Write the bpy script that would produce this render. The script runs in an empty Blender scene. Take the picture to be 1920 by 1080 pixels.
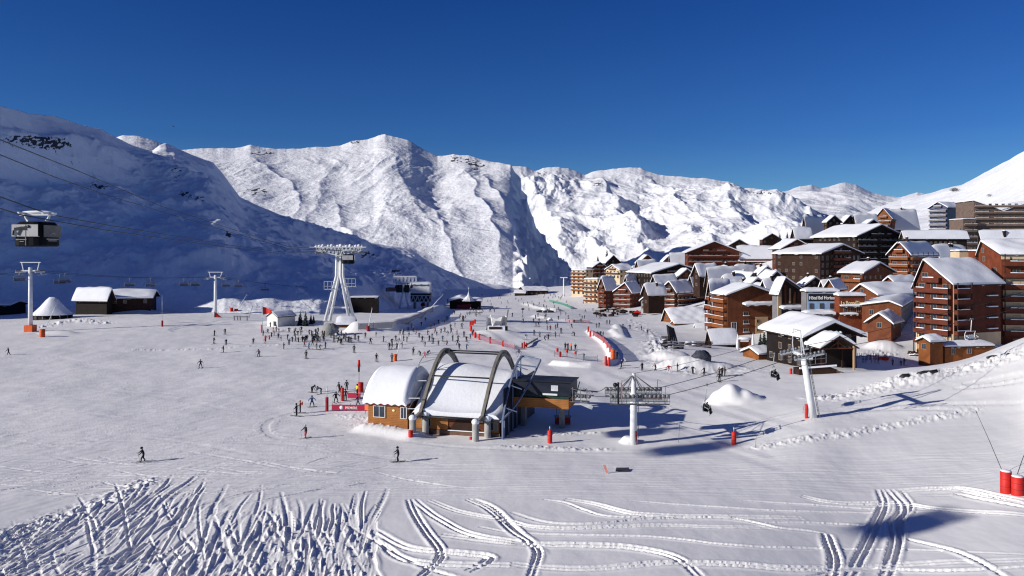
import bpy, bmesh, math, random
import numpy as np
from mathutils import Vector, Matrix
random.seed(7)
RNG = np.random.RandomState(11)
SC = bpy.context.scene
COL = SC.collection
PI = math.pi
# ---- viewpoint: camera stands at (0,0,H) and looks along +Y; F is the focal length in pixels of a 1920 wide frame
F, CX, YH, H = 1450.0, 960.0, 470.0, 23.0
SUN_EL, SUN_AZ = math.radians(20.5), math.radians(21)      # sun stands on the left, slightly behind the camera
SUN = Vector((-math.cos(SUN_AZ) * math.cos(SUN_EL), -math.sin(SUN_AZ) * math.cos(SUN_EL), math.sin(SUN_EL)))

def W(px, py, d):
    return Vector(((px - CX) / F * d, d, H - (py - YH) / F * d))

# ------------------------------------------------------------------ noise
_perm = np.random.RandomState(3).permutation(512).astype(np.int64)
_perm = np.concatenate([_perm, _perm, _perm])
_ang = np.random.RandomState(5).rand(512) * 2 * np.pi
_gx, _gy = np.cos(_ang), np.sin(_ang)
def pn(x, y, seed=0):
    x = np.asarray(x, float) + seed * 17.31; y = np.asarray(y, float) + seed * 7.77
    xi = np.floor(x).astype(np.int64); yi = np.floor(y).astype(np.int64)
    xf = x - xi; yf = y - yi
    u = xf * xf * xf * (xf * (xf * 6 - 15) + 10); v = yf * yf * yf * (yf * (yf * 6 - 15) + 10)
    def g(ix, iy, dx, dy):
        h = _perm[(_perm[ix & 511] + iy) & 511]
        return _gx[h] * dx + _gy[h] * dy
    a = g(xi, yi, xf, yf); b = g(xi + 1, yi, xf - 1, yf)
    c = g(xi, yi + 1, xf, yf - 1); d = g(xi + 1, yi + 1, xf - 1, yf - 1)
    return ((a + u * (b - a)) + v * ((c + u * (d - c)) - (a + u * (b - a)))) * 1.4
def fbm(x, y, oct=5, seed=0, gain=.5, lac=2.03):
    s = 0; a = 1.0; f = 1.0
    for i in range(oct):
        s = s + a * pn(x * f, y * f, seed + i); a *= gain; f *= lac
    return s
def ridged(x, y, oct=5, seed=0, gain=.5, lac=2.07):
    s = 0; a = 1.0; f = 1.0; w = 1.0
    for i in range(oct):
        n = 1 - np.abs(pn(x * f, y * f, seed + i)); n = n * n * w
        s = s + a * n; w = np.clip(n * 1.6, 0, 1); a *= gain; f *= lac
    return s

# ------------------------------------------------------------------ materials
MATS = {}
def _nt(name):
    m = bpy.data.materials.new(name); m.use_nodes = True
    nt = m.node_tree; b = nt.nodes['Principled BSDF']
    return m, nt, b
def plain(name, col, rough=.6, metal=0., var=.18, scale=3., bump=0., spec=.3):
    """a painted / cloth / metal surface with uneven tone"""
    if name in MATS: return MATS[name]
    m, nt, b = _nt(name)
    b.inputs['Roughness'].default_value = rough; b.inputs['Metallic'].default_value = metal
    b.inputs['Specular IOR Level'].default_value = spec
    tc = nt.nodes.new('ShaderNodeTexCoord'); n = nt.nodes.new('ShaderNodeTexNoise')
    n.inputs['Scale'].default_value = scale; n.inputs['Detail'].default_value = 4
    nt.links.new(tc.outputs['Object'], n.inputs['Vector'])
    r = nt.nodes.new('ShaderNodeValToRGB')
    r.color_ramp.elements[0].position = .3; r.color_ramp.elements[1].position = .7
    r.color_ramp.elements[0].color = [c * (1 - var) for c in col] + [1]
    r.color_ramp.elements[1].color = [min(1, c * (1 + var)) for c in col] + [1]
    nt.links.new(n.outputs['Fac'], r.inputs['Fac']); nt.links.new(r.outputs['Color'], b.inputs['Base Color'])
    if bump:
        bp = nt.nodes.new('ShaderNodeBump'); bp.inputs['Strength'].default_value = bump; bp.inputs['Distance'].default_value = .05
        nt.links.new(n.outputs['Fac'], bp.inputs['Height']); nt.links.new(bp.outputs['Normal'], b.inputs['Normal'])
    MATS[name] = m
    return m
def wood(name, col, var=.35, board=.22, vertical=False):
    """boarded timber cladding: boards as a wave, weather staining as noise"""
    if name in MATS: return MATS[name]
    m, nt, b = _nt(name)
    b.inputs['Roughness'].default_value = .75; b.inputs['Specular IOR Level'].default_value = .2
    tc = nt.nodes.new('ShaderNodeTexCoord')
    wv = nt.nodes.new('ShaderNodeTexWave'); wv.wave_type = 'BANDS'; wv.bands_direction = 'X' if vertical else 'Z'
    wv.wave_profile = 'SAW'; wv.inputs['Scale'].default_value = .314 / board; wv.inputs['Distortion'].default_value = .15
    n = nt.nodes.new('ShaderNodeTexNoise'); n.inputs['Scale'].default_value = .55; n.inputs['Detail'].default_value = 7; n.inputs['Roughness'].default_value = .7
    for q in (wv, n): nt.links.new(tc.outputs['Object'], q.inputs['Vector'])
    r = nt.nodes.new('ShaderNodeValToRGB')
    r.color_ramp.elements[0].position = .32; r.color_ramp.elements[1].position = .68
    r.color_ramp.elements[0].color = [c * (1 - var) for c in col] + [1]
    r.color_ramp.elements[1].color = [min(1, c * (1 + var)) for c in col] + [1]
    nt.links.new(n.outputs['Fac'], r.inputs['Fac'])
    mx = nt.nodes.new('ShaderNodeMix'); mx.data_type = 'RGBA'; mx.blend_type = 'MULTIPLY'; mx.inputs['Factor'].default_value = .35
    nt.links.new(r.outputs['Color'], mx.inputs['A']); nt.links.new(wv.outputs['Color'], mx.inputs['B'])
    nt.links.new(mx.outputs['Result'], b.inputs['Base Color'])
    bp = nt.nodes.new('ShaderNodeBump'); bp.inputs['Strength'].default_value = .4; bp.inputs['Distance'].default_value = .03
    nt.links.new(wv.outputs['Fac'], bp.inputs['Height']); nt.links.new(bp.outputs['Normal'], b.inputs['Normal'])
    MATS[name] = m
    return m
def snow_mat(name, col=(.86, .87, .92), b1=(3., .04), b2=(25., .006), strength=.5, dirt=None):
    """snow: fine bump on two scales, faint tone change; optional rock showing through on a painted-in vertex attribute"""
    if name in MATS: return MATS[name]
    m, nt, b = _nt(name)
    b.inputs['Roughness'].default_value = .65; b.inputs['Specular IOR Level'].default_value = .25
    tc = nt.nodes.new('ShaderNodeTexCoord')
    def noise(s, det=5, rough=.6):
        n = nt.nodes.new('ShaderNodeTexNoise'); n.inputs['Scale'].default_value = s; n.inputs['Detail'].default_value = det; n.inputs['Roughness'].default_value = rough
        nt.links.new(tc.outputs['Object'], n.inputs['Vector']); return n
    n0 = noise(.35 * b1[0] / 3)
    r = nt.nodes.new('ShaderNodeValToRGB')
    r.color_ramp.elements[0].position = .3; r.color_ramp.elements[1].position = .7
    r.color_ramp.elements[0].color = [c * .93 for c in col] + [1]; r.color_ramp.elements[1].color = list(col) + [1]
    nt.links.new(n0.outputs['Fac'], r.inputs['Fac'])
    out = r.outputs['Color']
    if dirt:
        at = nt.nodes.new('ShaderNodeAttribute'); at.attribute_name = 'rock'
        nr = noise(dirt[1], 6, .75)
        ad = nt.nodes.new('ShaderNodeMath'); ad.operation = 'ADD'
        nt.links.new(at.outputs['Fac'], ad.inputs[0]); nt.links.new(nr.outputs['Fac'], ad.inputs[1])
        rr = nt.nodes.new('ShaderNodeValToRGB'); rr.color_ramp.elements[0].position = .98; rr.color_ramp.elements[1].position = 1.06
        nt.links.new(ad.outputs[0], rr.inputs['Fac'])
        mx = nt.nodes.new('ShaderNodeMix'); mx.data_type = 'RGBA'
        nt.links.new(rr.outputs['Color'], mx.inputs['Factor']); nt.links.new(out, mx.inputs['A'])
        mx.inputs['B'].default_value = list(dirt[0]) + [1]; out = mx.outputs['Result']
    nt.links.new(out, b.inputs['Base Color'])
    n1 = noise(b1[0], 6, .65); n2 = noise(b2[0], 4, .6)
    bp = nt.nodes.new('ShaderNodeBump'); bp.inputs['Strength'].default_value = strength; bp.inputs['Distance'].default_value = b1[1] * 3
    bq = nt.nodes.new('ShaderNodeBump'); bq.inputs['Strength'].default_value = strength; bq.inputs['Distance'].default_value = b2[1] * 3
    nt.links.new(n1.outputs['Fac'], bp.inputs['Height']); nt.links.new(n2.outputs['Fac'], bq.inputs['Height'])
    nt.links.new(bp.outputs['Normal'], bq.inputs['Normal']); nt.links.new(bq.outputs['Normal'], b.inputs['Normal'])
    MATS[name] = m
    return m
def glass(name, col=(.03, .04, .06), rough=.12):
    if name in MATS: return MATS[name]
    m = plain(name, col, rough, 0, .5, .8); m.node_tree.nodes['Principled BSDF'].inputs['Specular IOR Level'].default_value = .6
    return m

# ------------------------------------------------------------------ object helpers
def tag(o, label=None, cat=None, group=None, kind=None):
    if label: o['label'] = label
    if cat: o['category'] = cat
    if group: o['group'] = group
    if kind: o['kind'] = kind
    return o
def thing(name, loc, label=None, cat=None, group=None, rz=0.):
    o = bpy.data.objects.new(name, None); o.empty_display_size = .5; COL.objects.link(o)
    o.location = loc; o.rotation_euler = (0, 0, rz)
    return tag(o, label, cat, group)
def link(name, me, parent=None, loc=None):
    o = bpy.data.objects.new(name, me); COL.objects.link(o)
    if parent: o.parent = parent
    if loc is not None: o.location = loc
    return o
def copy_tree(o, parent=None):
    c = o.copy(); COL.objects.link(c); c.parent = parent
    for ch in o.children: copy_tree(ch, c)
    return c

class MB:
    """collects boxes, bars, tubes and sheets; build() links them as one mesh object"""
    def __init__(s): s.v = []; s.f = []; s.m = []; s.sm = []
    def add(s, vs, fs, mi=0, smooth=False):
        o = len(s.v); s.v += [tuple(v) for v in vs]
        for f in fs: s.f.append(tuple(i + o for i in f)); s.m.append(mi); s.sm.append(smooth)
        return s
    def box(s, x0, x1, y0, y1, z0, z1, mi=0):
        return s.add([(x0,y0,z0),(x1,y0,z0),(x1,y1,z0),(x0,y1,z0),(x0,y0,z1),(x1,y0,z1),(x1,y1,z1),(x0,y1,z1)],
            [(0,3,2,1),(4,5,6,7),(0,1,5,4),(1,2,6,5),(2,3,7,6),(3,0,4,7)], mi)
    def cbox(s, c, sx, sy, sz, mi=0, rz=0.):
        v = []; ca, sa = math.cos(rz), math.sin(rz)
        for (x, y, z) in [(-1,-1,-1),(1,-1,-1),(1,1,-1),(-1,1,-1),(-1,-1,1),(1,-1,1),(1,1,1),(-1,1,1)]:
            x *= sx / 2; y *= sy / 2
            v.append((c[0] + x*ca - y*sa, c[1] + x*sa + y*ca, c[2] + z * sz / 2))
        return s.add(v, [(0,3,2,1),(4,5,6,7),(0,1,5,4),(1,2,6,5),(2,3,7,6),(3,0,4,7)], mi)
    def bar(s, a, b, w, h=None, mi=0):
        """square bar from a to b"""
        a = Vector(a); b = Vector(b); h = h or w; d = (b - a).normalized()
        up = Vector((0,0,1)) if abs(d.z) < .95 else Vector((0,1,0))
        x = d.cross(up).normalized() * w / 2; y = x.cross(d).normalized() * h / 2
        v = [a-x-y, a+x-y, a+x+y, a-x+y, b-x-y, b+x-y, b+x+y, b-x+y]
        return s.add(v, [(0,1,2,3),(7,6,5,4),(0,4,5,1),(1,5,6,2),(2,6,7,3),(3,7,4,0)], mi)
    def tube(s, pts, r, n=8, mi=0, cap=True):
        pts = [Vector(p) for p in pts]; rs = r if isinstance(r, (list, tuple)) else [r] * len(pts)
        rings = []; prev = None
        for i, p in enumerate(pts):
            d = (pts[min(i+1, len(pts)-1)] - pts[max(i-1, 0)]).normalized()
            if prev is None:
                up = Vector((0,0,1)) if abs(d.z) < .9 else Vector((0,1,0)); x = d.cross(up).normalized()
            else: x = (prev - d * prev.dot(d)).normalized()
            prev = x; y = d.cross(x)
            rings.append([p + (x * math.cos(2*PI*k/n) + y * math.sin(2*PI*k/n)) * rs[i] for k in range(n)])
        vs = [v for R in rings for v in R]; fs = []
        for i in range(len(rings) - 1):
            for k in range(n):
                fs.append((i*n+k, i*n+(k+1) % n, (i+1)*n+(k+1) % n, (i+1)*n+k))
        if cap: fs.append(tuple(range(n-1, -1, -1))); fs.append(tuple(range((len(rings)-1)*n, len(rings)*n)))
        return s.add(vs, fs, mi, n > 5)
    def poly_extrude(s, pts, vec, mi=0):
        """flat polygon pts extruded along vec"""
        n = len(pts); pts = [Vector(p) for p in pts]; vec = Vector(vec)
        fs = [tuple(range(n-1, -1, -1)), tuple(range(n, 2*n))] + [(i, (i+1) % n, (i+1) % n + n, i+n) for i in range(n)]
        return s.add(pts + [p + vec for p in pts], fs, mi)
    def grid(s, fn, nu, nv, mi=0, smooth=True):
        vs = [fn(i / nu, j / nv) for j in range(nv+1) for i in range(nu+1)]
        fs = [(j*(nu+1)+i, j*(nu+1)+i+1, (j+1)*(nu+1)+i+1, (j+1)*(nu+1)+i) for j in range(nv) for i in range(nu)]
        return s.add(vs, fs, mi, smooth)
    def ball(s, c, rx, ry, rz, n=10, mi=0, jit=0., seed=0):
        rnd = random.Random(seed)
        def fn(u, v):
            a = 2*PI*u; b = PI*(v-.5); j = 1 + (rnd.random()-.5)*jit if 0 < v < 1 else 1
            return (c[0] + rx*j*math.cos(a)*math.cos(b), c[1] + ry*j*math.sin(a)*math.cos(b), c[2] + rz*j*math.sin(b))
        return s.grid(fn, n, max(4, n // 2), mi)
    def mesh(s, name, mats, org=None):
        me = bpy.data.meshes.new(name)
        vs = s.v if org is None else [(v[0]-org[0], v[1]-org[1], v[2]-org[2]) for v in s.v]
        me.from_pydata(vs, [], s.f)
        for m in (mats if isinstance(mats, (list, tuple)) else [mats]): me.materials.append(m)
        me.polygons.foreach_set('material_index', s.m); me.polygons.foreach_set('use_smooth', s.sm)
        me.update()
        bm = bmesh.new(); bm.from_mesh(me); bmesh.ops.recalc_face_normals(bm, faces=bm.faces); bm.to_mesh(me); bm.free()
        return me
    def build(s, name, mats, parent=None, org=None):
        """org: world point of the parent when the shapes were collected in world coordinates"""
        return link(name, s.mesh(name, mats, org), parent)

def grid_mesh(name, X, Y, Z, mat, rock=None):
    nr, nc = X.shape
    me = bpy.data.meshes.new(name)
    co = np.stack([X, Y, Z], -1).reshape(-1, 3).astype(np.float32)
    idx = np.arange(nr * nc, dtype=np.int32).reshape(nr, nc)
    q = np.stack([idx[:-1, :-1], idx[:-1, 1:], idx[1:, 1:], idx[1:, :-1]], -1).reshape(-1)
    nf = (nr - 1) * (nc - 1)
    me.vertices.add(nr * nc); me.vertices.foreach_set('co', co.ravel())
    me.loops.add(nf * 4); me.loops.foreach_set('vertex_index', q)
    me.polygons.add(nf); me.polygons.foreach_set('loop_start', np.arange(nf, dtype=np.int32) * 4)
    me.polygons.foreach_set('use_smooth', np.ones(nf, bool))
    me.materials.append(mat)
    if rock is not None:
        at = me.attributes.new('rock', 'FLOAT', 'POINT'); at.data.foreach_set('value', rock.astype(np.float32).ravel())
    me.update(calc_edges=True); me.validate()
    o = bpy.data.objects.new(name, me); COL.objects.link(o); o['kind'] = 'structure'
    return o
# ================================================================== the snow ground
_py = np.array([0, 250, 300, 387, 450, 600, 800, 950, 1150.]); _pz = np.array([0, 0, -2, -7, -10, -13, -20, -45, -110.])
def plain_z(y): return np.interp(y, _py, _pz)
CTRL = [ # (pixel x, pixel y, depth): places where the height of the ground can be read off
 (-200,1080,54),(0,1080,55),(500,1080,55),(960,1080,55),(1400,1080,55),(1920,1080,55),(2100,1080,54),
 (-200,866,84),(0,866,84),(500,866,84),(960,866,84),(1300,866,84),(1600,870,83),(1920,925,71),(2100,925,70),
 (0,690,151),(400,690,151),(770,690,151),(1100,690,151),(860,822,95),(1188,832,92),(1300,780,106),
 (1376,832,91),(1525,782,97),(1330,700,143),(1560,738,113),(1700,694,122),(1920,638,118),(1920,760,97),(1750,790,95),(2100,600,112),(2100,720,92),
 (1820,680,150),(1700,690,165),(1800,668,178),(1900,640,188),(2100,640,180),
 (0,640,196),(300,640,196),(640,612,235),(960,640,196),(1180,640,196),(1500,690,150),(1560,688,150),
 (58,622,220),(404,590,280),(518,612,235),(0,590,290),(200,578,310),
 (900,582,387),(1060,582,387),(950,557,600),(1030,556,600),(780,585,365),
 (1240,586,370),(1290,588,340),(1290,612,270),(1370,640,225),(1450,640,220),(1540,640,208),(1640,625,205),(1720,620,205),
 (1400,665,175),(1320,660,180),(1240,640,200),(1200,590,370),(1150,578,440),(1100,562,520),(1080,552,560),
 (1150,530,620),(1200,518,600),(1320,520,520),(1370,516,500),(1450,520,430),(1500,535,345),(1600,500,420),(1560,545,330),
 (1700,475,470),(1800,474,450),(1880,468,450),(2000,468,450),(1600,562,290),(1720,548,290),(1400,560,320),(1450,470,560),(1550,460,520),
 (1700,440,600),(1900,420,650),(2200,420,600),(1920,520,300),(2100,520,300),
 (-400,700,140),(-400,600,250),(-400,900,80),(2400,700,120),(2400,900,70),(500,560,480),(800,553,700),(200,560,400),(-300,560,380),
 (960,548,850),(800,548,850),(1060,544,850),(1300,510,760),
]
def _uv(x, y): return np.stack([np.asarray(x) / np.asarray(y) * 2.2, np.log(np.asarray(y)) * 1.0], -1)
_cp = np.array(CTRL, float)
_cx = (_cp[:, 0] - CX) / F * _cp[:, 2]; _cy = _cp[:, 2]; _cz = H - (_cp[:, 1] - YH) / F * _cp[:, 2]
_P = _uv(_cx, _cy)
def _tps(r2): return .5 * r2 * np.log(r2 + 1e-12)
def _fit():
    n = len(_P); d2 = ((_P[:, None] - _P[None]) ** 2).sum(-1)
    A = np.zeros((n + 3, n + 3)); A[:n, :n] = _tps(d2) + np.eye(n) * .0008
    A[:n, n] = 1; A[:n, n+1:] = _P; A[n, :n] = 1; A[n+1:, :n] = _P.T
    return np.linalg.solve(A, np.concatenate([_cz - plain_z(_cy), np.zeros(3)]))
_w = _fit()
BUMPS = []     # (x, y, rx, ry, h) rounded mounds
RIDGES = []    # (points [(x,y)], h, w) banks of pushed snow
def _slow_ground(x, y):
    x = np.asarray(x, float); y = np.maximum(np.asarray(y, float), 1.)
    sh = np.broadcast(x, y).shape; x = np.broadcast_to(x, sh).ravel(); y = np.broadcast_to(y, sh).ravel()
    yc = np.clip(y, 40, 1000); xc = np.clip(x / y, -1.1, 1.1) * yc
    out = np.empty(len(x))
    for i in range(0, len(x), 60000):
        p = _uv(xc[i:i+60000], yc[i:i+60000])
        d2 = ((p[:, None] - _P[None]) ** 2).sum(-1)
        out[i:i+60000] = _tps(d2) @ _w[:len(_P)] + _w[len(_P)] + p @ _w[len(_P)+1:]
    return (out + plain_z(y)).reshape(sh)
_tu = np.linspace(-1.1, 1.1, 420); _tv = np.linspace(math.log(40), math.log(1000), 420)
_TU, _TV = np.meshgrid(_tu, _tv); _TY = np.exp(_TV); _TAB = _slow_ground(_TU * _TY, _TY) - plain_z(_TY)
def base_ground(x, y):
    x = np.asarray(x, float); y = np.maximum(np.asarray(y, float), 1.)
    a = np.clip((np.clip(x / y, -1.1, 1.1) + 1.1) / 2.2 * 419, 0, 418.999); b = np.clip((np.log(y) - _tv[0]) / (_tv[-1] - _tv[0]) * 419, 0, 418.999)
    i = a.astype(int); j = b.astype(int); fa = a - i; fb = b - j
    r = (_TAB[j, i] * (1-fa) + _TAB[j, i+1] * fa) * (1-fb) + (_TAB[j+1, i] * (1-fa) + _TAB[j+1, i+1] * fa) * fb
    return r * np.clip((1050 - y) / 150, 0, 1) + plain_z(y)
def seg_dist(x, y, pts):
    best = np.full(np.shape(x), 1e9)
    for (a, b) in zip(pts[:-1], pts[1:]):
        dx, dy = b[0]-a[0], b[1]-a[1]
        t = np.clip(((x-a[0])*dx + (y-a[1])*dy) / (dx*dx + dy*dy + 1e-9), 0, 1)
        best = np.minimum(best, np.hypot(x-a[0]-t*dx, y-a[1]-t*dy))
    return best
def ground(x, y):
    x, y = np.broadcast_arrays(np.asarray(x, float), np.asarray(y, float)); z = base_ground(x, y)
    for (bx, by, rx, ry, h) in BUMPS:
        q = ((x-bx)/rx)**2 + ((y-by)/ry)**2
        m = q < 9
        if m.any(): z = np.where(m, z + h * np.exp(-np.clip(q, 0, 9) ** 2.4), z)
    for (pts, h, w) in RIDGES:
        P = np.array(pts); m = (x > P[:,0].min()-3*w) & (x < P[:,0].max()+3*w) & (y > P[:,1].min()-3*w) & (y < P[:,1].max()+3*w)
        if m.any():
            z = np.array(z, float, copy=True); xm = np.broadcast_to(x, m.shape)[m]; ym = np.broadcast_to(y, m.shape)[m]
            z[m] += h * np.exp(-np.clip(seg_dist(xm, ym, pts) / w, 0, 6) ** 3)
    return z
def gz(x, y): return float(ground(np.array([x]), np.array([y]))[0])
_D = np.exp(np.linspace(math.log(42), math.log(1000), 1500))
def hit(px, py, base=False):
    """where the line of sight through a pixel of the photograph meets the ground"""
    x = (px - CX) / F * _D; zr = H - (py - YH) / F * _D
    g = base_ground(x, _D) if base else ground(x, _D)
    k = np.argmax(zr < g) if (zr < g).any() else len(_D) - 1
    if k > 0:
        a = zr[k-1] - g[k-1]; b = zr[k] - g[k]; t = a / (a - b + 1e-9); d = _D[k-1] + t * (_D[k] - _D[k-1])
    else: d = _D[0]
    x = (px - CX) / F * d
    return Vector((x, d, gz(x, d) if not base else float(base_ground(np.array([x]), np.array([d]))[0])))
def hx(*pp): return [tuple(hit(a, b, True)[:2]) for (a, b) in pp]
# ---- mounds and banks
for (px, py, rx, ry, h) in [(1358,753,2.2,2.4,1.7),(1382,752,2.2,2.6,.9),(1404,749,1.8,2.4,.7),(1280,690,5,4,1.2),(1260,670,4,5,1.4),(1320,690,6,4,1.0),(1178,829,.9,.9,.7),
        (560,607,12,3,1.2),(930,625,6,3,.8),(150,584,12,5,1.7),(235,586,13,4,1.7),(110,625,5,2,.8),(1705,712,5,3,.5),(1655,650,4,3,1.3),(1850,655,4,3,1.0)]:
    p = hit(px, py, True); BUMPS.append((p.x, p.y, rx, ry, h))
BERM = hx((672,622),(700,621),(735,619),(765,612),(790,601),(812,588),(826,579))
RIDGES.append((BERM, 3.0, 3.4))
RIDGES.append((hx((1158,612),(1166,632),(1152,622)), .8, 1.6))
RIDGES.append((hx((692,806),(730,811),(772,817)), .8, 1.7))
RING = hx((1040,684),(1070,688),(1105,689),(1135,686),(1150,676),(1148,662),(1138,648),(1122,634),(1105,622))
RIDGES.append((RING, .9, 1.0))
RIDGES.append((hx((985,570),(1000,574),(1020,580),(1045,583)), 1.2, 2.5))
RIDGES.append((hx((1005,594),(1030,599),(1060,602),(1100,606)), .9, 2.0))

# ---- ski tracks: lines given in pixels of the photograph, laid on the ground
TR = []   # (pts, half width, depth, pair spacing)
def T(pts, w=.16, dep=.12, pair=0.): TR.append((pts, w, dep, pair))
T([(768,936),(775,960),(800,1000),(820,1025),(830,1045),(810,1065),(790,1082)], .17, .2, .4)
T([(776,936),(800,960),(840,985),(880,1005),(960,1018),(1060,1028)], .16, .14, .5)
T([(880,975),(960,962),(1010,980),(1060,986),(1125,985),(1185,977),(1260,972),(1340,970),(1395,975),(1435,985),(1460,991),(1510,995),(1550,1002)][1:], .2, .17)
T([(1550,1002),(1555,1020),(1567,1050),(1560,1085)], .22, .24, .5)
T([(806,938),(850,958),(890,966),(960,980),(990,990),(1060,995),(1160,990),(1260,984),(1330,988),(1440,990)], .16, .14, .4)
T([(900,990),(960,1002),(1110,1007),(1210,1007),(1280,1012),(1360,1022),(1435,1026),(1550,1028),(1700,1028),(1925,1040)], .15, .13)
T([(830,1005),(960,1023),(1135,1025),(1200,1030),(1250,1040),(1285,1055),(1312,1082)], .2, .18, .5)
T([(960,1060),(1060,1070),(1160,1065),(1240,1057),(1310,1057),(1410,1060),(1480,1067),(1610,1065),(1710,1055),(1925,1050)], .2, .16, .45)
T([(878,936),(920,955),(960,1000),(990,1015),(1010,1035),(1005,1055),(995,1085)], .17, .18, .38)
T([(890,936),(930,952),(975,1003),(1003,1020),(1018,1040)], .2, .2)
T([(1020,938),(1060,943),(1090,957),(1125,969),(1170,972),(1220,970),(1400,968)], .16, .14)
T([(1062,938),(1110,945),(1160,960),(1200,967),(1340,969),(1500,972)], .18, .15, .5)
T([(1505,930),(1550,942),(1610,945),(1685,942),(1735,952),(1800,959),(1925,967)], .18, .16, .5)
T([(1650,918),(1660,945),(1645,975),(1630,1010),(1610,1050),(1592,1085)], .2, .2, .5)
T([(1668,918),(1700,955),(1672,980),(1682,1010),(1672,1050),(1660,1085)], .22, .24, .55)
T([(1690,918),(1715,950),(1690,980),(1695,1010),(1690,1040)], .16, .15)
T([(1685,920),(1760,915),(1810,916),(1850,927),(1925,942)], .2, .17, .6)
T([(1800,925),(1860,938),(1925,950)], .3, .15, .8)
T([(1180,940),(1280,947),(1410,955),(1510,960),(1610,960),(1785,957)], .13, .1)
T([(1395,938),(1490,944),(1600,952),(1700,955)], .13, .1)
T([(1435,980),(1560,982),(1635,987)], .15, .13)
T([(1700,1012),(1760,1025),(1810,1040),(1850,1060),(1890,1085)], .24, .2)
T([(700,993),(750,1025),(800,1035),(860,1040),(920,1045),(915,1055),(880,1072)], .2, .18, .5)
T([(715,1018),(750,1050),(800,1060),(960,1062)], .17, .16, .5)
T([(640,975),(700,1010),(780,1062),(860,1085)], .2, .16)
T([(1500,1085),(1600,1060),(1700,1068),(1820,1070),(1925,1062)], .2, .15)
T([(1540,771),(1640,762),(1760,758),(1850,757),(1925,752)], .2, .16)
T([(1540,772),(1660,769),(1770,768),(1812,774)], .2, .16)
T([(1480,800),(1560,790),(1640,777)], .2, .1)
T([(1810,722),(1870,712),(1925,700)], .25, .2, .7)
T([(1790,730),(1870,722),(1925,712)], .25, .18)
T([(1220,745),(1330,726),(1480,700)], .2, .12)
T([(1440,825),(1530,812),(1600,806)], .2, .12)
for q in [[(0,735),(180,725),(420,700)],[(560,770),(495,790),(500,815),(540,825)],[(300,690),(420,668),(600,660)],[(700,818),(900,845),(1130,848),(1300,842)],
          [(0,640),(200,636),(440,640)],[(0,622),(180,618),(420,614),(560,622)],[(1230,760),(1330,742),(1420,726)]]:
    T(q, .16, .09)
_r = random.Random(4)
# many crossing ski ruts of the skied-out powder, lower left
for k in range(560):
    px = _r.uniform(-40, 705); py = _r.uniform(905, 1085)
    lim = 985 - px * .29 if px < 265 else 905 + (px - 265) * .07
    if py < lim + _r.uniform(0, 14): continue
    road = 1018 - (px - 250) * .17
    if 150 < px < 800 and abs(py - road) < 15: continue
    a = math.radians(24 + 52 * max(0, min(1, (px - 60) / 520)) + _r.uniform(-14, 14)) if _r.random() < .82 else math.radians(_r.uniform(95, 120))
    L = _r.uniform(25, 85); pts = []
    wob = _r.uniform(0, 6)
    for i in range(6):
        t = i / 5 - .5
        off = 5 * math.sin(i * 1.3 + wob)
        pts.append((px + math.cos(a) * L * t * 2 + math.sin(a) * off * .5, py - math.sin(a) * L * t * 2 + math.cos(a) * off * .5))
    if any(q[1] < (988 - q[0] * .29 if q[0] < 265 else 907 + (q[0] - 265) * .07) - _r.uniform(-6, 26) for q in pts): continue
    T(pts, _r.uniform(.08, .24), _r.uniform(.04, .15))
for k in range(44):
    px = _r.uniform(480, 705); py = _r.uniform(960, 1085); a = math.radians(_r.uniform(70, 118)); L = _r.uniform(25, 60)
    if py < 1018 - (px - 250) * .17 + 16: continue
    T([(px + math.cos(a) * L * t + 3*math.sin(5*t+k), py - math.sin(a) * L * t) for t in (-1, -.6, -.2, .2, .6, 1)], _r.uniform(.10, .24), _r.uniform(.06, .17))
# faint single tracks over the pisted slope
for k in range(300):
    px = _r.uniform(-20, 800); py = _r.uniform(690, 930); s = _r.uniform(40, 130); a = math.radians(_r.uniform(4, 24) * (1 if _r.random() < .85 else -1))
    c = _r.uniform(-8, 8)
    T([(px + s * t, py - math.tan(a) * s * t * .45 + c * t * t) for t in (-1, -.5, 0, .5, 1)], _r.uniform(.08, .15), _r.uniform(.035, .075))
for k in range(60):
    px = _r.uniform(800, 1900); py = _r.uniform(850, 930); s = _r.uniform(60, 200)
    T([(px + s * t, py - _r.uniform(-4, 4) * t) for t in (-1, -.5, 0, .5, 1)], _r.uniform(.07, .12), _r.uniform(.02, .04))

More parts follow.
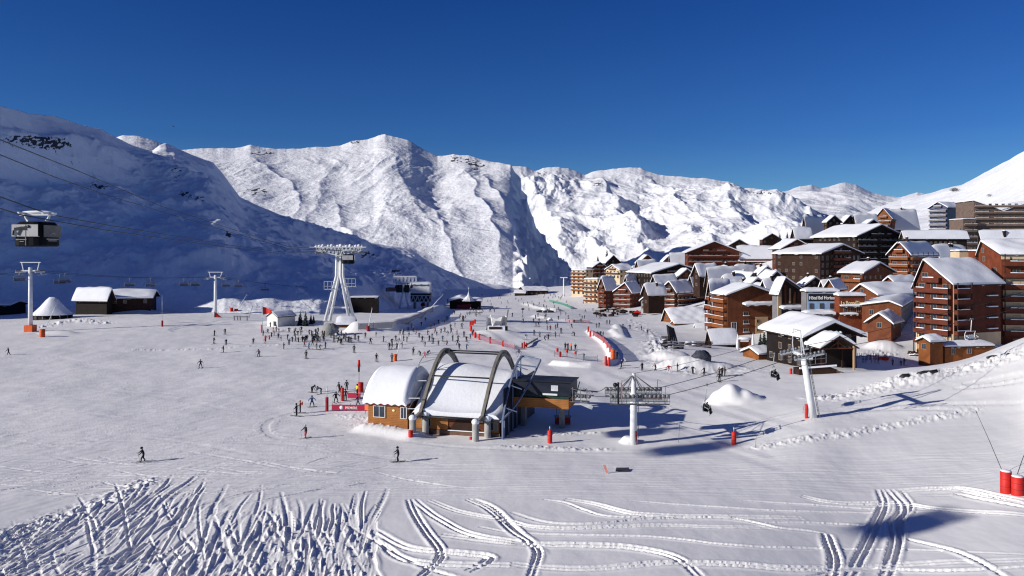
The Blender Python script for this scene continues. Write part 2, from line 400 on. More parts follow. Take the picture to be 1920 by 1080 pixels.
def build_ground():
    u_in = np.arange(-760, 761) * 1.45 / F
    u_out = np.array([.8, .86, .95, 1.08, 1.25, 1.5, 1.9, 2.5, 3.5]); u = np.concatenate([-u_out[::-1], u_in, u_out])
    pyr = np.concatenate([[3000, 2300, 1800, 1500, 1330, 1220, 1160], np.arange(1110, 860, -.5), np.arange(860, 560, -1.0), np.arange(560, 506, -1.0)])
    d = F * H / (pyr - YH); d = np.concatenate([d, [960, 1000, 1050, 1100, 1150]])
    U, Dm = np.meshgrid(u, d); X = U * Dm; Y = Dm
    Z = ground(X, Y)
    dist = np.clip(1 - (Y - 300) / 400, .0, 1)
    # gentle natural unevenness
    Z += .35 * fbm(X / 22, Y / 22, 4, 1) * np.clip(Y / 90, .3, 1.5) * .5 + .028 * fbm(X / 3.1, Y / 4, 4, 2)
    # piste grooming lines, roughly across the view
    PX = CX + F * U; PY = YH + F * (H - Z) / Y
    groom = np.clip((940 - PY) / 12, 0, 1) * (Y < 190)
    Z += groom * .03 * pn(X / 9, Y / .55, 5) * dist + groom * .018 * pn((X + .4*Y) / 14, (Y - .25*X) / .9, 6)
    left = np.clip((700 - PX) / 300, 0, 1) * (Y < 170) * (PY < 960)
    Z += left * .03 * pn((X * .55 + Y * .8) / 7, (Y * .5 - X * .8) / .8, 9)
    # churned debris along piste edges, snow banks and around the buildings
    def churn(pts, w, amp, s=.7, seed=20):
        nonlocal Z
        P = np.array(hx(*pts)); k = (X > P[:,0].min()-3*w) & (X < P[:,0].max()+3*w) & (Y > P[:,1].min()-3*w) & (Y < P[:,1].max()+3*w)
        m = np.exp(-(np.clip(seg_dist(X[k], Y[k], P) / w, 0, 5)) ** 2)
        Z[k] += m * amp * .8 * np.clip(fbm(X[k] / s, Y[k] / s, 3, seed) + .15 + .5 * fbm(X[k] / (s*6), Y[k] / (s*6), 2, seed + 1), -.15, 1.2)
    churn([(690,800),(730,803),(770,806)], 1.7, .5, .6); churn([(640,780),(700,790)], 1.2, .2)
    churn([(1420,838),(1500,824),(1560,817),(1625,810)], .9, .3); churn([(1630,806),(1720,790),(1830,768)], .9, .3)
    churn([(940,838),(1060,842),(1140,842)], .6, .22); churn([(1000,818),(1060,815),(1120,812)], .5, .25)
    churn([(1190,752),(1240,765)], 1.6, .3); churn([(1225,660),(1250,690),(1300,700),(1400,692)], 4, .35, 2.2)
    churn([(1560,745),(1650,725),(1760,700),(1900,665)], 3.2, .5, .9); churn([(1230,640),(1240,665)], 3, 1.0, 1.5)
    churn([(600,625),(560,618),(500,622)], 1.2, .4, 1.); churn([(80,612),(140,600),(200,605)], 2.5, .7, 1.4)
    churn([(240,655),(400,655),(520,648)], 1.0, .25, 1.)
    churn([(270,905),(210,935),(80,980),(0,1010)], 1.3, .35, .7)
    churn([(1600,680),(1640,668),(1660,660)], 3, .7, 1.2); churn([(1180,600),(1240,640)], 3, .5, 2.)
    # skied-out powder, lower left: lumps
    tri = np.clip((PY - np.where(PX < 265, 990 - PX * .29, 912 + (PX - 265) * .06) + 16 * fbm(X / 2.2, Y / 5, 3, 35)) / 34, 0, 1) * np.clip((715 - PX + 30 * pn(X / 1.5, Y / 3, 36)) / 70, 0, 1)
    tri *= 1 - np.exp(-((PY - (1018 - (PX - 250) * .17)) / 15) ** 4) * (PX > 120)
    a = np.radians(30 + 45 * np.clip((PX - 60) / 520, 0, 1))
    wd = np.stack([np.cos(a) * .043, np.sin(a) * .119], -1); wd /= np.linalg.norm(wd, axis=-1, keepdims=True)
    al = X * wd[..., 0] + Y * wd[..., 1]; ac = -X * wd[..., 1] + Y * wd[..., 0]
    Z += tri * (1 - .45 * np.clip((PX - 330) / 200, 0, 1)) * (.07 * fbm(X / 1.3, Y / 3.2, 5, 31, .6) + .05 * ridged(X / 1.1, Y / 2.6, 3, 33) - .08)
    # cut the tracks
    near = Y < 160
    us, ds = u, d
    G = np.zeros_like(Z)
    for (pts, w, dep, pair) in TR:
        P = np.array(hx(*pts))
        # smooth the polyline
        for _ in range(2):
            Q = [P[0]]
            for a_, b_ in zip(P[:-1], P[1:]): Q += [a_ * .75 + b_ * .25, a_ * .25 + b_ * .75]
            Q.append(P[-1]); P = np.array(Q)
        lines = [P]
        if pair:
            t = np.gradient(P, axis=0); t /= np.linalg.norm(t, axis=1, keepdims=True) + 1e-9
            nrm = np.stack([-t[:, 1], t[:, 0]], 1); lines = [P + nrm * pair / 2, P - nrm * pair / 2]
        ym = np.mean(P[:, 1]); cell = max(1.45 / F * ym, ym ** 2 / (F * H) * (.5 if ym < F * H / 390 else 1.0))
        w0 = w; w = max(w, cell * 1.9); dep = dep * min(1, (w0 / w) ** .5)
        for L in lines:
            ns = len(L) - 1
            for si, (a_, b_) in enumerate(zip(L[:-1], L[1:])):
                tp = min(1., .12 + 2.2 * min(si + .5, ns - si - .5) / ns); dp = dep * tp
                m = w * 4
                y0, y1 = min(a_[1], b_[1]) - m, max(a_[1], b_[1]) + m
                uu = [(a_[0]-m)/a_[1], (a_[0]+m)/a_[1], (b_[0]-m)/b_[1], (b_[0]+m)/b_[1]]
                i0, i1 = np.searchsorted(ds, [y0, y1]); j0, j1 = np.searchsorted(us, [min(uu), max(uu)])
                if i1 <= i0 or j1 <= j0: continue
                s = seg_dist(X[i0:i1, j0:j1], Y[i0:i1, j0:j1], [a_, b_])
                h = -dp * np.exp(-(s / w) ** 4) + dp * .4 * np.exp(-((s - w * 1.8) / (w * .9)) ** 2)
                g = G[i0:i1, j0:j1]
                G[i0:i1, j0:j1] = np.where(np.abs(h) > np.abs(g), h, g)
    Z += G * (1 + .25 * fbm(X / 2.7, Y / 2.5, 2, 40)) + np.clip(np.abs(G) - .03, 0, .1) * .35 * fbm(X / .7, Y / 1.1, 3, 44) * (Y < 90)
    o = grid_mesh('snow_field', X, Y, Z, snow_mat('piste_snow', (.885, .872, .865), (1.1, .012), (6., .002), .24))
    return o
build_ground()

# ================================================================== hillside and mountains
def sheet(name, ridge, foot, mat, dr, df, zoff=0, nx=2.0, rows=220, g=1.15, noise=(), env=.12, back=.25, rock=None, x0=None, x1=None, shape=None, jag=2.0):
    """a mountain face: a skyline [(pixel x, pixel y)] at depth dr(px) sloping to a foot line at depth df(px)"""
    rx = np.array([p[0] for p in ridge], float); ry = np.array([p[1] for p in ridge], float)
    px = np.arange(rx[0], rx[-1] + .1, nx); y = np.interp(px, rx, ry); jg = jag * fbm(px / 33, px * 0 + 3.3, 5, 50, .48)
    D1 = np.interp(px, *np.array(dr, float).T); D0 = np.interp(px, *np.array(df, float).T)
    zf = np.interp(px, *np.array(foot, float).T)
    zr = H - (y - YH) / F * D1; ks = 25; zs = np.convolve(np.pad(zr, ks, mode='edge'), np.hanning(2*ks+1)/np.hanning(2*ks+1).sum(), 'valid')
    dz = zr - zs - jg / F * D1; zr = zs
    t = np.linspace(0, 1, rows)[:, None]
    Dp = D0 + (D1 - D0) * t
    X = (px - CX) / F * Dp; Y = Dp + 0 * px
    gg = t ** g
    if shape is not None: gg = shape(t, px)
    Z = zf + (zr - zf) * gg
    e = np.clip((1 - t) / .18, env, 1) * np.clip(t / .1, 0, 1)
    for fn in noise: Z = Z + e * fn(X, Y, t, px)
    Z = Z + dz * t ** 14
    # the far side falls away behind the skyline
    nb = 24; tb = np.linspace(0, 1, nb + 1)[1:, None]
    Xb = (px - CX) / F * D1 * (1 + back * tb); Yb = D1 * (1 + back * tb) + 0 * px
    Zb = zr + dz - (zr - zf) * (tb ** 1.1) * .9
    for fn in noise[:1]: Zb = Zb - np.abs(fn(Xb, Yb, 1 - tb, px)) * tb * .5
    X = np.concatenate([X, Xb]); Y = np.concatenate([Y, Yb]); Z = np.concatenate([Z, Zb])
    rk = None
    if rock is not None:
        tt = np.concatenate([t + 0 * px, 1 - tb + 0 * px]); rk = rock(X, Y, Z, tt, px + 0 * tt)
    return grid_mesh(name, X, Y, Z, mat, rk)
def slope_of(X, Y, Z):
    # steepness estimate on a sheet grid
    dZ0 = np.gradient(Z, axis=0); dZ1 = np.gradient(Z, axis=1)
    l0 = np.hypot(np.gradient(X, axis=0), np.gradient(Y, axis=0)); l1 = np.hypot(np.gradient(X, axis=1), np.gradient(Y, axis=1))
    return np.hypot(dZ0 / (l0 + 1e-6), dZ1 / (l1 + 1e-6))
M_FAR = snow_mat('mountain_snow', (.86, .87, .91), (.012, 7.), (.05, 1.6), .55, dirt=((.035, .035, .042), .035))
M_HILL = snow_mat('hillside_snow', (.93, .94, .975), (.06, 1.2), (.4, .12), .45, dirt=((.05, .045, .045), .2))

def blob(px, t, X, cx, cy, sx, sy): return np.exp(-((px - cx) / sx) ** 2 - ((t - cy) / sy) ** 2)
HILL = [(-2600,260),(-2400,280),(-1880,260),(-1740,250),(-1640,60),(-1600,-100),(-1500,-180),(-1230,-160),(-900,-90),(-600,60),(-300,140),(-120,182),(0,199),(30,206),(60,215),(100,218),(150,235),(190,243),(215,256),(250,274),(285,285),(300,274),(312,270),(330,279),(360,292),  # unseen columns left of the frame are shaped to place the hill's shadow
        (400,306),(420,330),(450,370),(523,403),(580,423),(640,440),(673,452),(723,460),(770,467),(807,492),(837,507),(873,521),(907,540),(960,556),(1000,562)]
def hill_rock(X, Y, Z, t, px):
    r = .17 + .35 * np.clip(slope_of(X, Y, Z) - 1.1, 0, .6) + .16 * np.clip(pn(X / 45, Z / 22, 77), -.5, 1)
    PY = YH + F * (H - Z) / Y
    for (cx, cy, sx, sy, a) in [(55,262,55,9,.55),(95,272,34,9,.55),(185,350,22,7,.5),(345,365,16,9,.55),(330,322,12,18,.45),(428,440,9,9,.6),(375,372,14,8,.4),(520,470,10,6,.4),(690,478,26,10,.5),(655,462,26,6,.4),(740,510,16,6,.45)]:
        r = r + (a + .06) * np.exp(-((px - cx) / sx) ** 2 - ((PY - cy) / sy) ** 2) * np.clip(.72 + 1.5 * pn(px / 9 + PY / 7, PY / 3.2, 88) + .9 * pn(px / 3.5, PY / 1.6, 89), 0, 1.15)
    return r
sheet('hillside', HILL, [(-2600,0),(0,-1.5),(300,-1.5),(500,-2.5),(650,-4),(740,-10),(800,-15),(900,-40),(1000,-60)], M_HILL,
      [(-2600,150),(-2400,160),(-1880,186),(-1740,198),(-1640,206),(-1600,208),(-1500,215),(-1230,246),(-900,290),(-300,430),(0,500),(330,790),(420,860),(700,1080),(960,1300),(1000,1320)],
      [(-2600,95),(-2400,100),(-1700,125),(-1300,150),(-900,190),(-300,270),(0,330),(130,325),(220,305),(330,290),(480,283),(600,288),(680,330),(740,420),(800,560),(900,860),(1000,950)], rows=330, nx=2.2, g=1.0, jag=1.0,
      noise=[lambda X, Y, t, px: 9 * fbm(X / 110, Y / 160, 4, 60) , lambda X, Y, t, px: 2.8 * ridged(X / 34, Y / 60, 5, 62, .6) - 2.2 + .9 * fbm(X / 9, Y / 16, 4, 66),
             lambda X, Y, t, px: -16 * blob(px, t, X, 640, .5, 80, .14) + 10 * blob(px, t, X, 600, .68, 120, .10) - 9 * blob(px, t, X, 120, .7, 150, .07) + 8 * blob(px, t, X, 120, .82, 150, .06)],
      rock=hill_rock, shape=lambda t, px: np.clip(.82 * t ** (.95 + 2.6 * np.clip((-700 - px) / 400, 0, 1) - .22 * np.clip((px - 300) / 120, 0, 1) * np.clip((900 - px) / 150, 0, 1)) + .18 * t ** 3, 0, 1))
M1 = [(-60,300),(120,275),(200,262),(232,253),(262,255),(285,262),(303,270),(335,281),(350,281),(380,278),(440,277),(470,271),(520,279),(600,276),(640,274),(660,265),(690,262),(712,253),(722,250),
      (740,257),(765,263),(785,275),(800,283),(820,293),(850,289),(880,291),(895,296),(930,303),(958,309),(965,322),(978,336),(974,352),(990,368),(984,390),(1002,408),(999,430),(1024,442),(1022,462),(1046,470),(1043,490),(1062,500),(1064,516),(1090,540),(1130,560)]
def far_rock(X, Y, Z, t, px):
    r = .06 + .30 * np.clip(slope_of(X, Y, Z) - .95, 0, .9)
    PY = YH + F * (H - Z) / Y
    for (cx, cy, sx, sy, a) in [(495,288,45,5,.4),(665,267,14,4,.45),(480,358,40,10,.4),(860,300,36,9,.42),(895,312,18,10,.4),(800,352,10,5,.4),(728,252,9,3,.6),(1015,325,20,9,.3),(1120,345,26,12,.34),(1430,362,40,9,.38),(1510,400,20,6,.3)]:
        r = r + (a + .14) * np.exp(-((px - cx) / sx) ** 2 - ((PY - cy) / sy) ** 2) * np.clip(.7 + 1.5 * pn(px / 8 + PY / 6, PY / 3, 88) + .9 * pn(px / 3.5, PY / 1.6, 89), 0, 1.15)
    return r
def far_noise(a, s, seed, g=.22, f=.10, big=1.5):
    def gully(X, Y, t, px):
        wx = X + .35 * s * pn(X / s, Y / s, seed + 3)
        return a * g * (ridged(wx / (s * .30), Y / (s * .75), 5, seed + 7, .55) - 1.1) * (.5 + .9 * np.clip(pn(X / (s*.9), Y / (s*1.2), seed + 21) + .4, 0, 1))
    return [lambda X, Y, t, px: a * big * fbm(X / (s * 1.25), Y / (s * 1.7), 4, seed, .45), gully,
            lambda X, Y, t, px: a * f * fbm(X / (s * .13), Y / (s * .2), 5, seed + 13, .6) * (.4 + np.clip(1.2 * pn(X / (s*.6), Y / (s*.8), seed + 31) + .5, 0, 1.3))]
def spurs(L):
    def fn(X, Y, t, px):
        z = 0
        for (p0, t0, p1, t1, A, w) in L:
            k = np.clip((t0 - t) / (t0 - t1), 0, 1.15); c = p0 + (p1 - p0) * k + 26 * pn(t * 5, t * 0 + p0 * .37) + 8 * pn(t * 17, t * 0 + p0) ; dd = (px - c) / w
            m = np.clip((t0 + .08 - t) / .12, 0, 1) * np.clip((t - t1 + .15) / .25, 0, 1)
            z = z + A * .32 * m * np.clip((1 - t) / .2, 0, 1) * np.where(dd < 0, np.exp(dd * .5), np.exp(-dd * 1.3))
        return z
    return fn
sheet('mountain', M1, [(-60,-120),(600,-120),(950,-140),(1130,-160)], M_FAR, [(-60,3300),(300,3400),(700,3700),(900,3500),(960,3350),(1000,3230),(1060,2980),(1130,2700)],
      [(-60,1250),(800,1200),(1000,1150),(1130,1120)], rows=380, nx=1.5, g=1.05, noise=far_noise(36, 620, 70, .13, .07, 1.0) + [spurs([(650,.97,590,.45,30,26),(722,.98,800,.4,34,30),(860,.96,930,.35,70,28),(480,.95,560,.5,45,24),(780,.6,860,.2,40,22),(620,.55,700,.15,35,22),(905,.9,985,.2,60,24)]), lambda X, Y, t, px: np.clip((px - 962) / 25, 0, 1) * np.clip((1 - t) / .08, 0, 1) * 48 * (ridged(X / 150 + Y / 420, Y / 260, 5, 201, .6) - 1.1)], rock=far_rock, jag=1.5,
      shape=lambda t, px: np.clip(.75 * t + .25 * t ** 2.2, 0, 1))
M2 = [(880,330),(940,312),(965,309),(985,310),(1005,318),(1030,312),(1048,311),(1065,315),(1097,327),(1110,322),(1150,316),(1200,313),(1215,322),(1240,328),(1290,334),(1340,338),(1375,343),(1395,352),
      (1440,357),(1470,368),(1520,392),(1570,420),(1620,455),(1680,490)]
sheet('mountain', M2, [(880,-360),(1100,-300),(1300,-160),(1680,-80)], M_FAR, [(880,7200),(1200,7400),(1400,6800),(1680,5200)], [(880,4300),(1100,3900),(1300,3000),(1680,2200)],
      rows=340, nx=1.5, g=1.0, noise=far_noise(110, 1000, 90, .25, .11) + [spurs([(985,.98,1070,.3,260,34),(1112,.9,1200,.4,330,40),(1205,.98,1330,.45,200,30),(1345,.85,1410,.5,240,34),(1180,.55,1230,.15,160,28),(1060,.5,1190,.1,150,26),(1290,.5,1340,.2,140,24)])], rock=far_rock, jag=2.2, shape=lambda t, px: np.clip(.7 * t + .3 * t ** 2.4, 0, 1))
M3 = [(1340,380),(1400,366),(1440,364),(1480,358),(1500,350),(1521,345),(1540,353),(1560,348),(1585,342),(1605,347),(1640,362),(1660,367),(1690,368),(1720,360),(1745,366),(1800,380),(1900,400)]
sheet('mountain', M3, [(1340,-50),(1900,-50)], M_FAR, [(1340,8200),(1600,8800),(1900,8000)], [(1340,3600),(1900,3400)], rows=240, nx=1.5, noise=far_noise(60, 900, 110), rock=far_rock, jag=1.8)
M4 = [(1480,470),(1560,430),(1640,392),(1690,372),(1730,366),(1760,358),(1785,350),(1805,347),(1850,322),(1885,304),(1920,284),(1990,250),(2100,215),(2250,200),(2500,220)]
sheet('mountain', M4, [(1480,-20),(1700,20),(1900,28),(2500,30)], M_HILL, [(1480,1900),(1690,2100),(1920,1500),(2500,1100)], [(1480,800),(1700,700),(1920,640),(2500,560)],
      rows=220, nx=2.0, noise=far_noise(7, 240, 130), rock=lambda X, Y, Z, t, px: .1 + .5 * np.exp(-((px-1790)/16)**2 - ((YH+F*(H-Z)/Y-356)/6)**2) + .45*np.exp(-((px-1855)/12)**2 - ((YH+F*(H-Z)/Y-366)/5)**2) + .3*np.clip(slope_of(X,Y,Z)-.8,0,1), jag=1.2)
# ================================================================== chalets and apartment blocks
WALL = dict(
    redwood=wood('red_brown_boards', (.135, .034, .018)), darkwood=wood('dark_brown_boards', (.040, .018, .012)),
    blackwood=wood('blackened_boards', (.016, .010, .009)), orange=wood('orange_boards', (.25, .083, .024)),
    brown=wood('mid_brown_boards', (.17, .053, .022)), rust=wood('rust_boards', (.21, .052, .022)),
    tan=plain('tan_render', (.44, .29, .16), .8, 0, .12, .6), cream=plain('cream_render', (.60, .46, .30), .8, 0, .1, .5),
    grey=plain('grey_cladding', (.17, .165, .17), .7, 0, .2, .5), taupe=plain('taupe_cladding', (.15, .105, .085), .75, 0, .15, .4),
    blue=plain('blue_grey_panel', (.06, .075, .16), .35, 0, .3, .4), white=plain('white_render', (.68, .66, .62), .8, 0, .08, .5))
M_ROOF = wood('roof_timber', (.05, .03, .022)); M_SNOW = snow_mat('roof_snow', (.86, .87, .91), (1.2, .05), (6., .008), .4)
M_GLASS = glass('window_glass'); M_FRAME = plain('window_frame', (.30, .22, .15), .6); M_FRAME_D = plain('dark_window_frame', (.06, .04, .03), .6)
M_RAIL = {k: WALL[k] for k in WALL}
M_CREAM = WALL['cream']
def snow_sheet(fn, nu, nv, thick, seed, edge=.35):
    """pillow of snow on a roof: fn(u,v) gives the roof surface; thickness falls off to a rounded edge"""
    mb = MB(); rnd = random.Random(seed); ph = [rnd.uniform(0, 6) for _ in range(4)]; fq = [rnd.uniform(3, 7), rnd.uniform(2, 6), rnd.uniform(11, 22), rnd.uniform(8, 16)]
    def th(u, v):
        e = min(u, 1-u) * 9; f = min(v, 1-v) * 9
        k = min(1, .62 + .38 * math.sin(min(1, e) * PI / 2)) * min(1, .62 + .38 * math.sin(min(1, f) * PI / 2))
        return thick * k * (1 + .24 * math.sin(fq[0]*u + ph[0]) * math.sin(fq[1]*v + ph[1]) + .16 * math.sin(fq[2]*u + ph[2]) * math.sin(fq[3]*v + ph[3]))
    def top(u, v):
        p = fn(u, v); return (p[0], p[1], p[2] + th(u, v))
    mb.grid(top, nu, nv)
    n = nu; m = nv
    def wob(t): return .13 * math.sin(t * 3 * fq[0] + ph[0]) + .10 * math.sin(t * 3.3 * fq[2] + ph[1]) - .08
    mb.grid(lambda u, v: (lambda p: (p[0], p[1], p[2] + (th(u, 0) if v else -.12 + wob(u))))(fn(u, 0)), nu, 1)
    mb.grid(lambda u, v: (lambda p: (p[0], p[1], p[2] + (th(u, 1) if v else -.12 + wob(u))))(fn(u, 1)), nu, 1)
    mb.grid(lambda u, v: (lambda p: (p[0], p[1], p[2] + (th(0, u) if v else -.05)))(fn(0, u)), nv, 1)
    mb.grid(lambda u, v: (lambda p: (p[0], p[1], p[2] + (th(1, u) if v else -.05)))(fn(1, u)), nv, 1)
    return mb
def solve_len(xcw, ycw, dirx, diry, px):
    a = (px - CX) / F
    return (a * ycw - xcw) / (dirx - a * diry)
_bi = [0]
def roof_parts(root, RW, LW, he, rh, ridge, rp, over, snow, seed, x0=0., y0=0., chim=0, both=None):
    """roof slab + its snow over a rectangle; both[] collects the surface function"""
    if ridge == 'F' or rh == 0: rh = .12; ridge = 'R' if RW >= LW else 'L'
    ext, span = (RW, LW) if ridge == 'R' else (LW, RW)
    sl1 = rh / max(.1, span * rp); sl2 = rh / max(.1, span * (1 - rp))
    def prof(s):      # s across, from -over to span+over
        return he + (s * sl1 if s < span * rp else rh - (s - span * rp) * sl2)
    def P(e, s, z): return (x0 + e, y0 + s, z) if ridge == 'R' else (x0 + s, y0 + e, z)
    t = .22
    sec = [(-over, prof(-over)), (span * rp, prof(span * rp)), (span + over, prof(span + over))]
    pts = [P(-over, s, z + .05) for s, z in sec] + [P(-over, s, z + .05 - t) for s, z in reversed(sec)]
    mb = MB(); v = Vector(P(ext + 2 * over, 0, 0)) - Vector(P(0, 0, 0)); mb.poly_extrude(pts, v)
    roof = mb.build('roof', M_ROOF, root)
    def fn(u, v):
        s = -over + .04 + (span + 2 * over - .08) * v; k = span * rp
        z = prof(s); r = .9 * min(1, span / 8)
        if abs(s - k) < r: q = (s - k) / r; z = z - rh * 0 - (sl1 if rh > 0 else 0) * 0 + (-.25 * r * (1 - q*q) * (1 if rh > 0 else -1) * min(1, (abs(sl1) + abs(sl2)) / 2))
        return P(-over + .04 + (ext + 2 * over - .08) * u, s, z + .07)
    snow_sheet(fn, max(6, min(26, int(ext * 1.2))), max(10, min(28, int(span * 1.5))), snow, seed).build('roof_snow', M_SNOW, roof)
    rnd = random.Random(seed)
    for k in range(chim):
        e = ext * rnd.uniform(.2, .8); s = span * rnd.uniform(.25, .75); z = prof(s); q = P(e, s, z)
        c = MB().cbox((q[0], q[1], z + 1.0), .8, .8, 2.2, 0).cbox((q[0], q[1], z + 2.15), 1.0, 1.0, .12, 0)
        c.ball((q[0], q[1], z + 2.25), .55, .55, .3, 8, 1); c.build('chimney', [WALL['darkwood'], M_SNOW], roof)
    return prof
def window_mesh(w, h, door=False, frame=None):
    mb = MB(); f = .09
    mb.box(-w/2, w/2, -.03, .03, 0, h, 1)
    mb.box(-w/2-f, -w/2, -.07, .04, -f, h+f, 0).box(w/2, w/2+f, -.07, .04, -f, h+f, 0)
    mb.box(-w/2, w/2, -.07, .04, h, h+f, 0).box(-w/2, w/2, -.10, .04, -f, 0, 0).box(-.03, .03, -.06, .02, 0, h, 0)
    return mb.mesh('window', [frame or M_FRAME, M_GLASS])
def balcony_mesh(a, b, dep, face, rail, snow=True, seed=0, height=1.0):
    """balcony along a face from a to b: slab, boarded rail with gaps, snow along the handrail"""
    mb = MB()
    def bx(s0, s1, o0, o1, z0, z1, mi):
        if face == 'R': mb.box(s0, s1, -o1, -o0, z0, z1, mi)
        else: mb.box(-o1, -o0, s0, s1, z0, z1, mi)
    bx(a, b, 0.02, dep, -.16, 0, 0)
    bx(a, b, dep, dep + .07, -.10, height * .86, 1); bx(a, b, dep - .02, dep + .09, height * .90, height, 1)
    bx(a, a + .07, .02, dep - .03, .05, height, 1); bx(b - .07, b, .02, dep - .03, .05, height, 1)
    if snow:
        rnd = random.Random(seed); s = a
        while s < b - .3:
            L = rnd.uniform(1.0, 4.0); e = min(b, s + L)
            if rnd.random() < .85: bx(s, e, dep - .06, dep + .13, height + .005, height + rnd.uniform(.10, .22), 2)
            s = e + .02
    return mb.mesh('balcony', [M_ROOF, rail, M_SNOW])
def building(name, label, cat, d, th, xl, xc, xr, yr, ye, yb, ridge='R', rp=.5, wall='redwood', balc='LR', rail=None, over=.9, snow=.7,
             base=None, LW=None, RW=None, floors=None, chim=0, win=True, posts=True, group=None, bands=None, down=4., frame=None, bl=(0., 1.), br=(0., 1.), wf='LR', wsp=3.3, gwall=None):
    _bi[0] += 1; seed = _bi[0]
    t = math.radians(th); ca, sa = math.cos(t), math.sin(t)
    c = W(xc, yb, d)
    RW = RW or max(2.5, min(60, abs(solve_len(c.x, c.y, ca, sa, xr)))); LW = LW or max(3., min(40, abs(solve_len(c.x, c.y, -sa, ca, xl))))
    he = (yb - ye) / F * d; rh = (ye - yr) / F * d if ridge != 'F' else 0
    root = thing(name, c, label, cat, group or 'chalets and apartment blocks of the village', t)
    wm = WALL[wall]; rail = WALL[rail or 'rust']
    # walls
    mb = MB(); z0 = -down
    if ridge == 'R' and rh: sec = [(0, 0, z0), (0, LW, z0), (0, LW, he), (0, LW * rp, he + rh), (0, 0, he)]; vec = (RW, 0, 0)
    elif ridge == 'L' and rh: sec = [(0, 0, z0), (RW, 0, z0), (RW, 0, he), (RW * rp, 0, he + rh), (0, 0, he)]; vec = (0, LW, 0)
    else: sec = [(0, 0, z0), (RW, 0, z0), (RW, LW, z0), (0, LW, z0)]; vec = (0, 0, he - z0)
    mb.poly_extrude(sec, vec); mb.build('wall', wm, root)
    roof_parts(root, RW, LW, he, rh, ridge, rp, over, snow, seed, chim=chim)
    if base:
        hb = base[1]; MB().box(-.06, RW + .06, -.06, LW + .06, z0, hb).build('base', WALL[base[0]], root)
    nf = floors or max(1, int(round(he / 2.95))); fh = he / nf
    rnd = random.Random(seed * 13)
    faces = [('R', RW, br), ('L', LW, bl)]
    for fc, Ln, rng in faces:
        gable = (ridge == 'L' and fc == 'R') or (ridge == 'R' and fc == 'L')
        hasb = fc in balc
        if hasb and Ln > 2:
            a, b = rng[0] * Ln + .15, rng[1] * Ln - .15
            bm_ = balcony_mesh(a, b, 1.25, fc, rail, True, seed)
            for k in range(1 if nf > 1 else 0, nf):
                link('balcony', bm_, root, (0, 0, k * fh))
            if gable and rh > 2.2 and nf > 1:
                link('balcony', balcony_mesh(Ln * .28, Ln * .72, 1.1, fc, rail, True, seed + 1), root, (0, 0, he))
            # posts carrying the balcony stack
            if posts and nf > 2 and d < 420:
                for s in np.linspace(a + .1, b - .1, max(2, int((b - a) / 5) + 1)):
                    p = MB()
                    if fc == 'R': p.box(s - .1, s + .1, -1.24, -1.06, -1, he)
                    else: p.box(-1.24, -1.06, s - .1, s + .1, -1, he)
                    p.build('post', M_ROOF, root)
        if win and Ln > 2 and fc in wf:
            n = max(1, int(Ln / wsp)); w = 1.5 if hasb else 1.0; h = 1.75 if hasb else 1.15
            me = window_mesh(w, h, hasb, frame or (M_FRAME if wall not in ('cream', 'tan', 'white') else M_FRAME_D))
            zf = .15 if hasb else .95
            for k in range(nf):
                for i in range(n):
                    if not hasb and rnd.random() < .25: continue
                    s = Ln * (i + .5) / n; z = k * fh + zf
                    o = link('window', me, root, (s, -.03, z) if fc == 'R' else (-.03, s, z))
                    if fc == 'L': o.rotation_euler = (0, 0, -PI / 2)
            if gable and rh > 2.4:
                s = Ln * rp; o = link('window', me, root, (s, -.03, he + .25) if fc == 'R' else (-.03, s, he + .25))
                if fc == 'L': o.rotation_euler = (0, 0, -PI / 2)
    root['_dim'] = (RW, LW, he, rh)
    return root
def sign_text(txt, size, mat, parent, loc, rz=0., depth=.05, name='lettering', align='LEFT', width=None):
    cu = bpy.data.curves.new('lettering', 'FONT'); cu.body = txt; cu.size = size; cu.extrude = depth; cu.align_x = align; cu.offset = size * .012
    tmp = bpy.data.objects.new('lettering', cu); COL.objects.link(tmp)
    dg = bpy.context.evaluated_depsgraph_get(); me = bpy.data.meshes.new_from_object(tmp.evaluated_get(dg))
    bpy.data.objects.remove(tmp); bpy.data.curves.remove(cu)
    if width:
        xs = [v.co.x for v in me.vertices]; k = width / (max(xs) - min(xs)); me.transform(Matrix.Diagonal((k, 1, 1, 1)))
    me.materials.clear(); me.materials.append(mat)
    me.name = name
    o = link(name, me, parent, loc); o.rotation_euler = (PI / 2, 0, rz)
    return o
B = building
# --- far lower village, left to right
B('apartment_building', 'tall narrow cream block with stacked orange balconies, leftmost building of the village', 'apartment block', 540, 45, 1072, 1098, 1112, 504, 507, 552, 'F', wall='cream', balc='L', rail='orange', floors=7, snow=.8, over=.3)
B('apartment_building', 'low cream and brown stepped block in front of the tall cream tower block', 'apartment block', 490, 40, 1096, 1120, 1133, 522, 524, 574, 'F', wall='cream', balc='L', rail='brown', floors=6, snow=.8, over=.3)
B('chalet', 'dark flat roofed block behind the tall cream tower block', 'apartment block', 600, 30, 1100, 1112, 1136, 492, 500, 520, 'L', wall='darkwood', balc='R', snow=.9)
B('chalet', 'dark chalet with a steep roof on the skyline above the cream blocks', 'chalet', 620, 25, 1128, 1136, 1163, 479, 492, 515, 'L', wall='blackwood', balc='', snow=.7)
B('apartment_building', 'cream rendered house with two yellow bays under a white roof', 'apartment block', 545, 30, 1136, 1162, 1190, 497, 506, 522, 'R', wall='cream', balc='L', rail='brown', snow=.9)
B('chalet', 'small brown chalet with a sharply peaked front gable far up the slope', 'chalet', 560, 12, 1192, 1198, 1229, 478, 492, 512, 'L', wall='brown', balc='R', rail='darkwood', snow=.8)
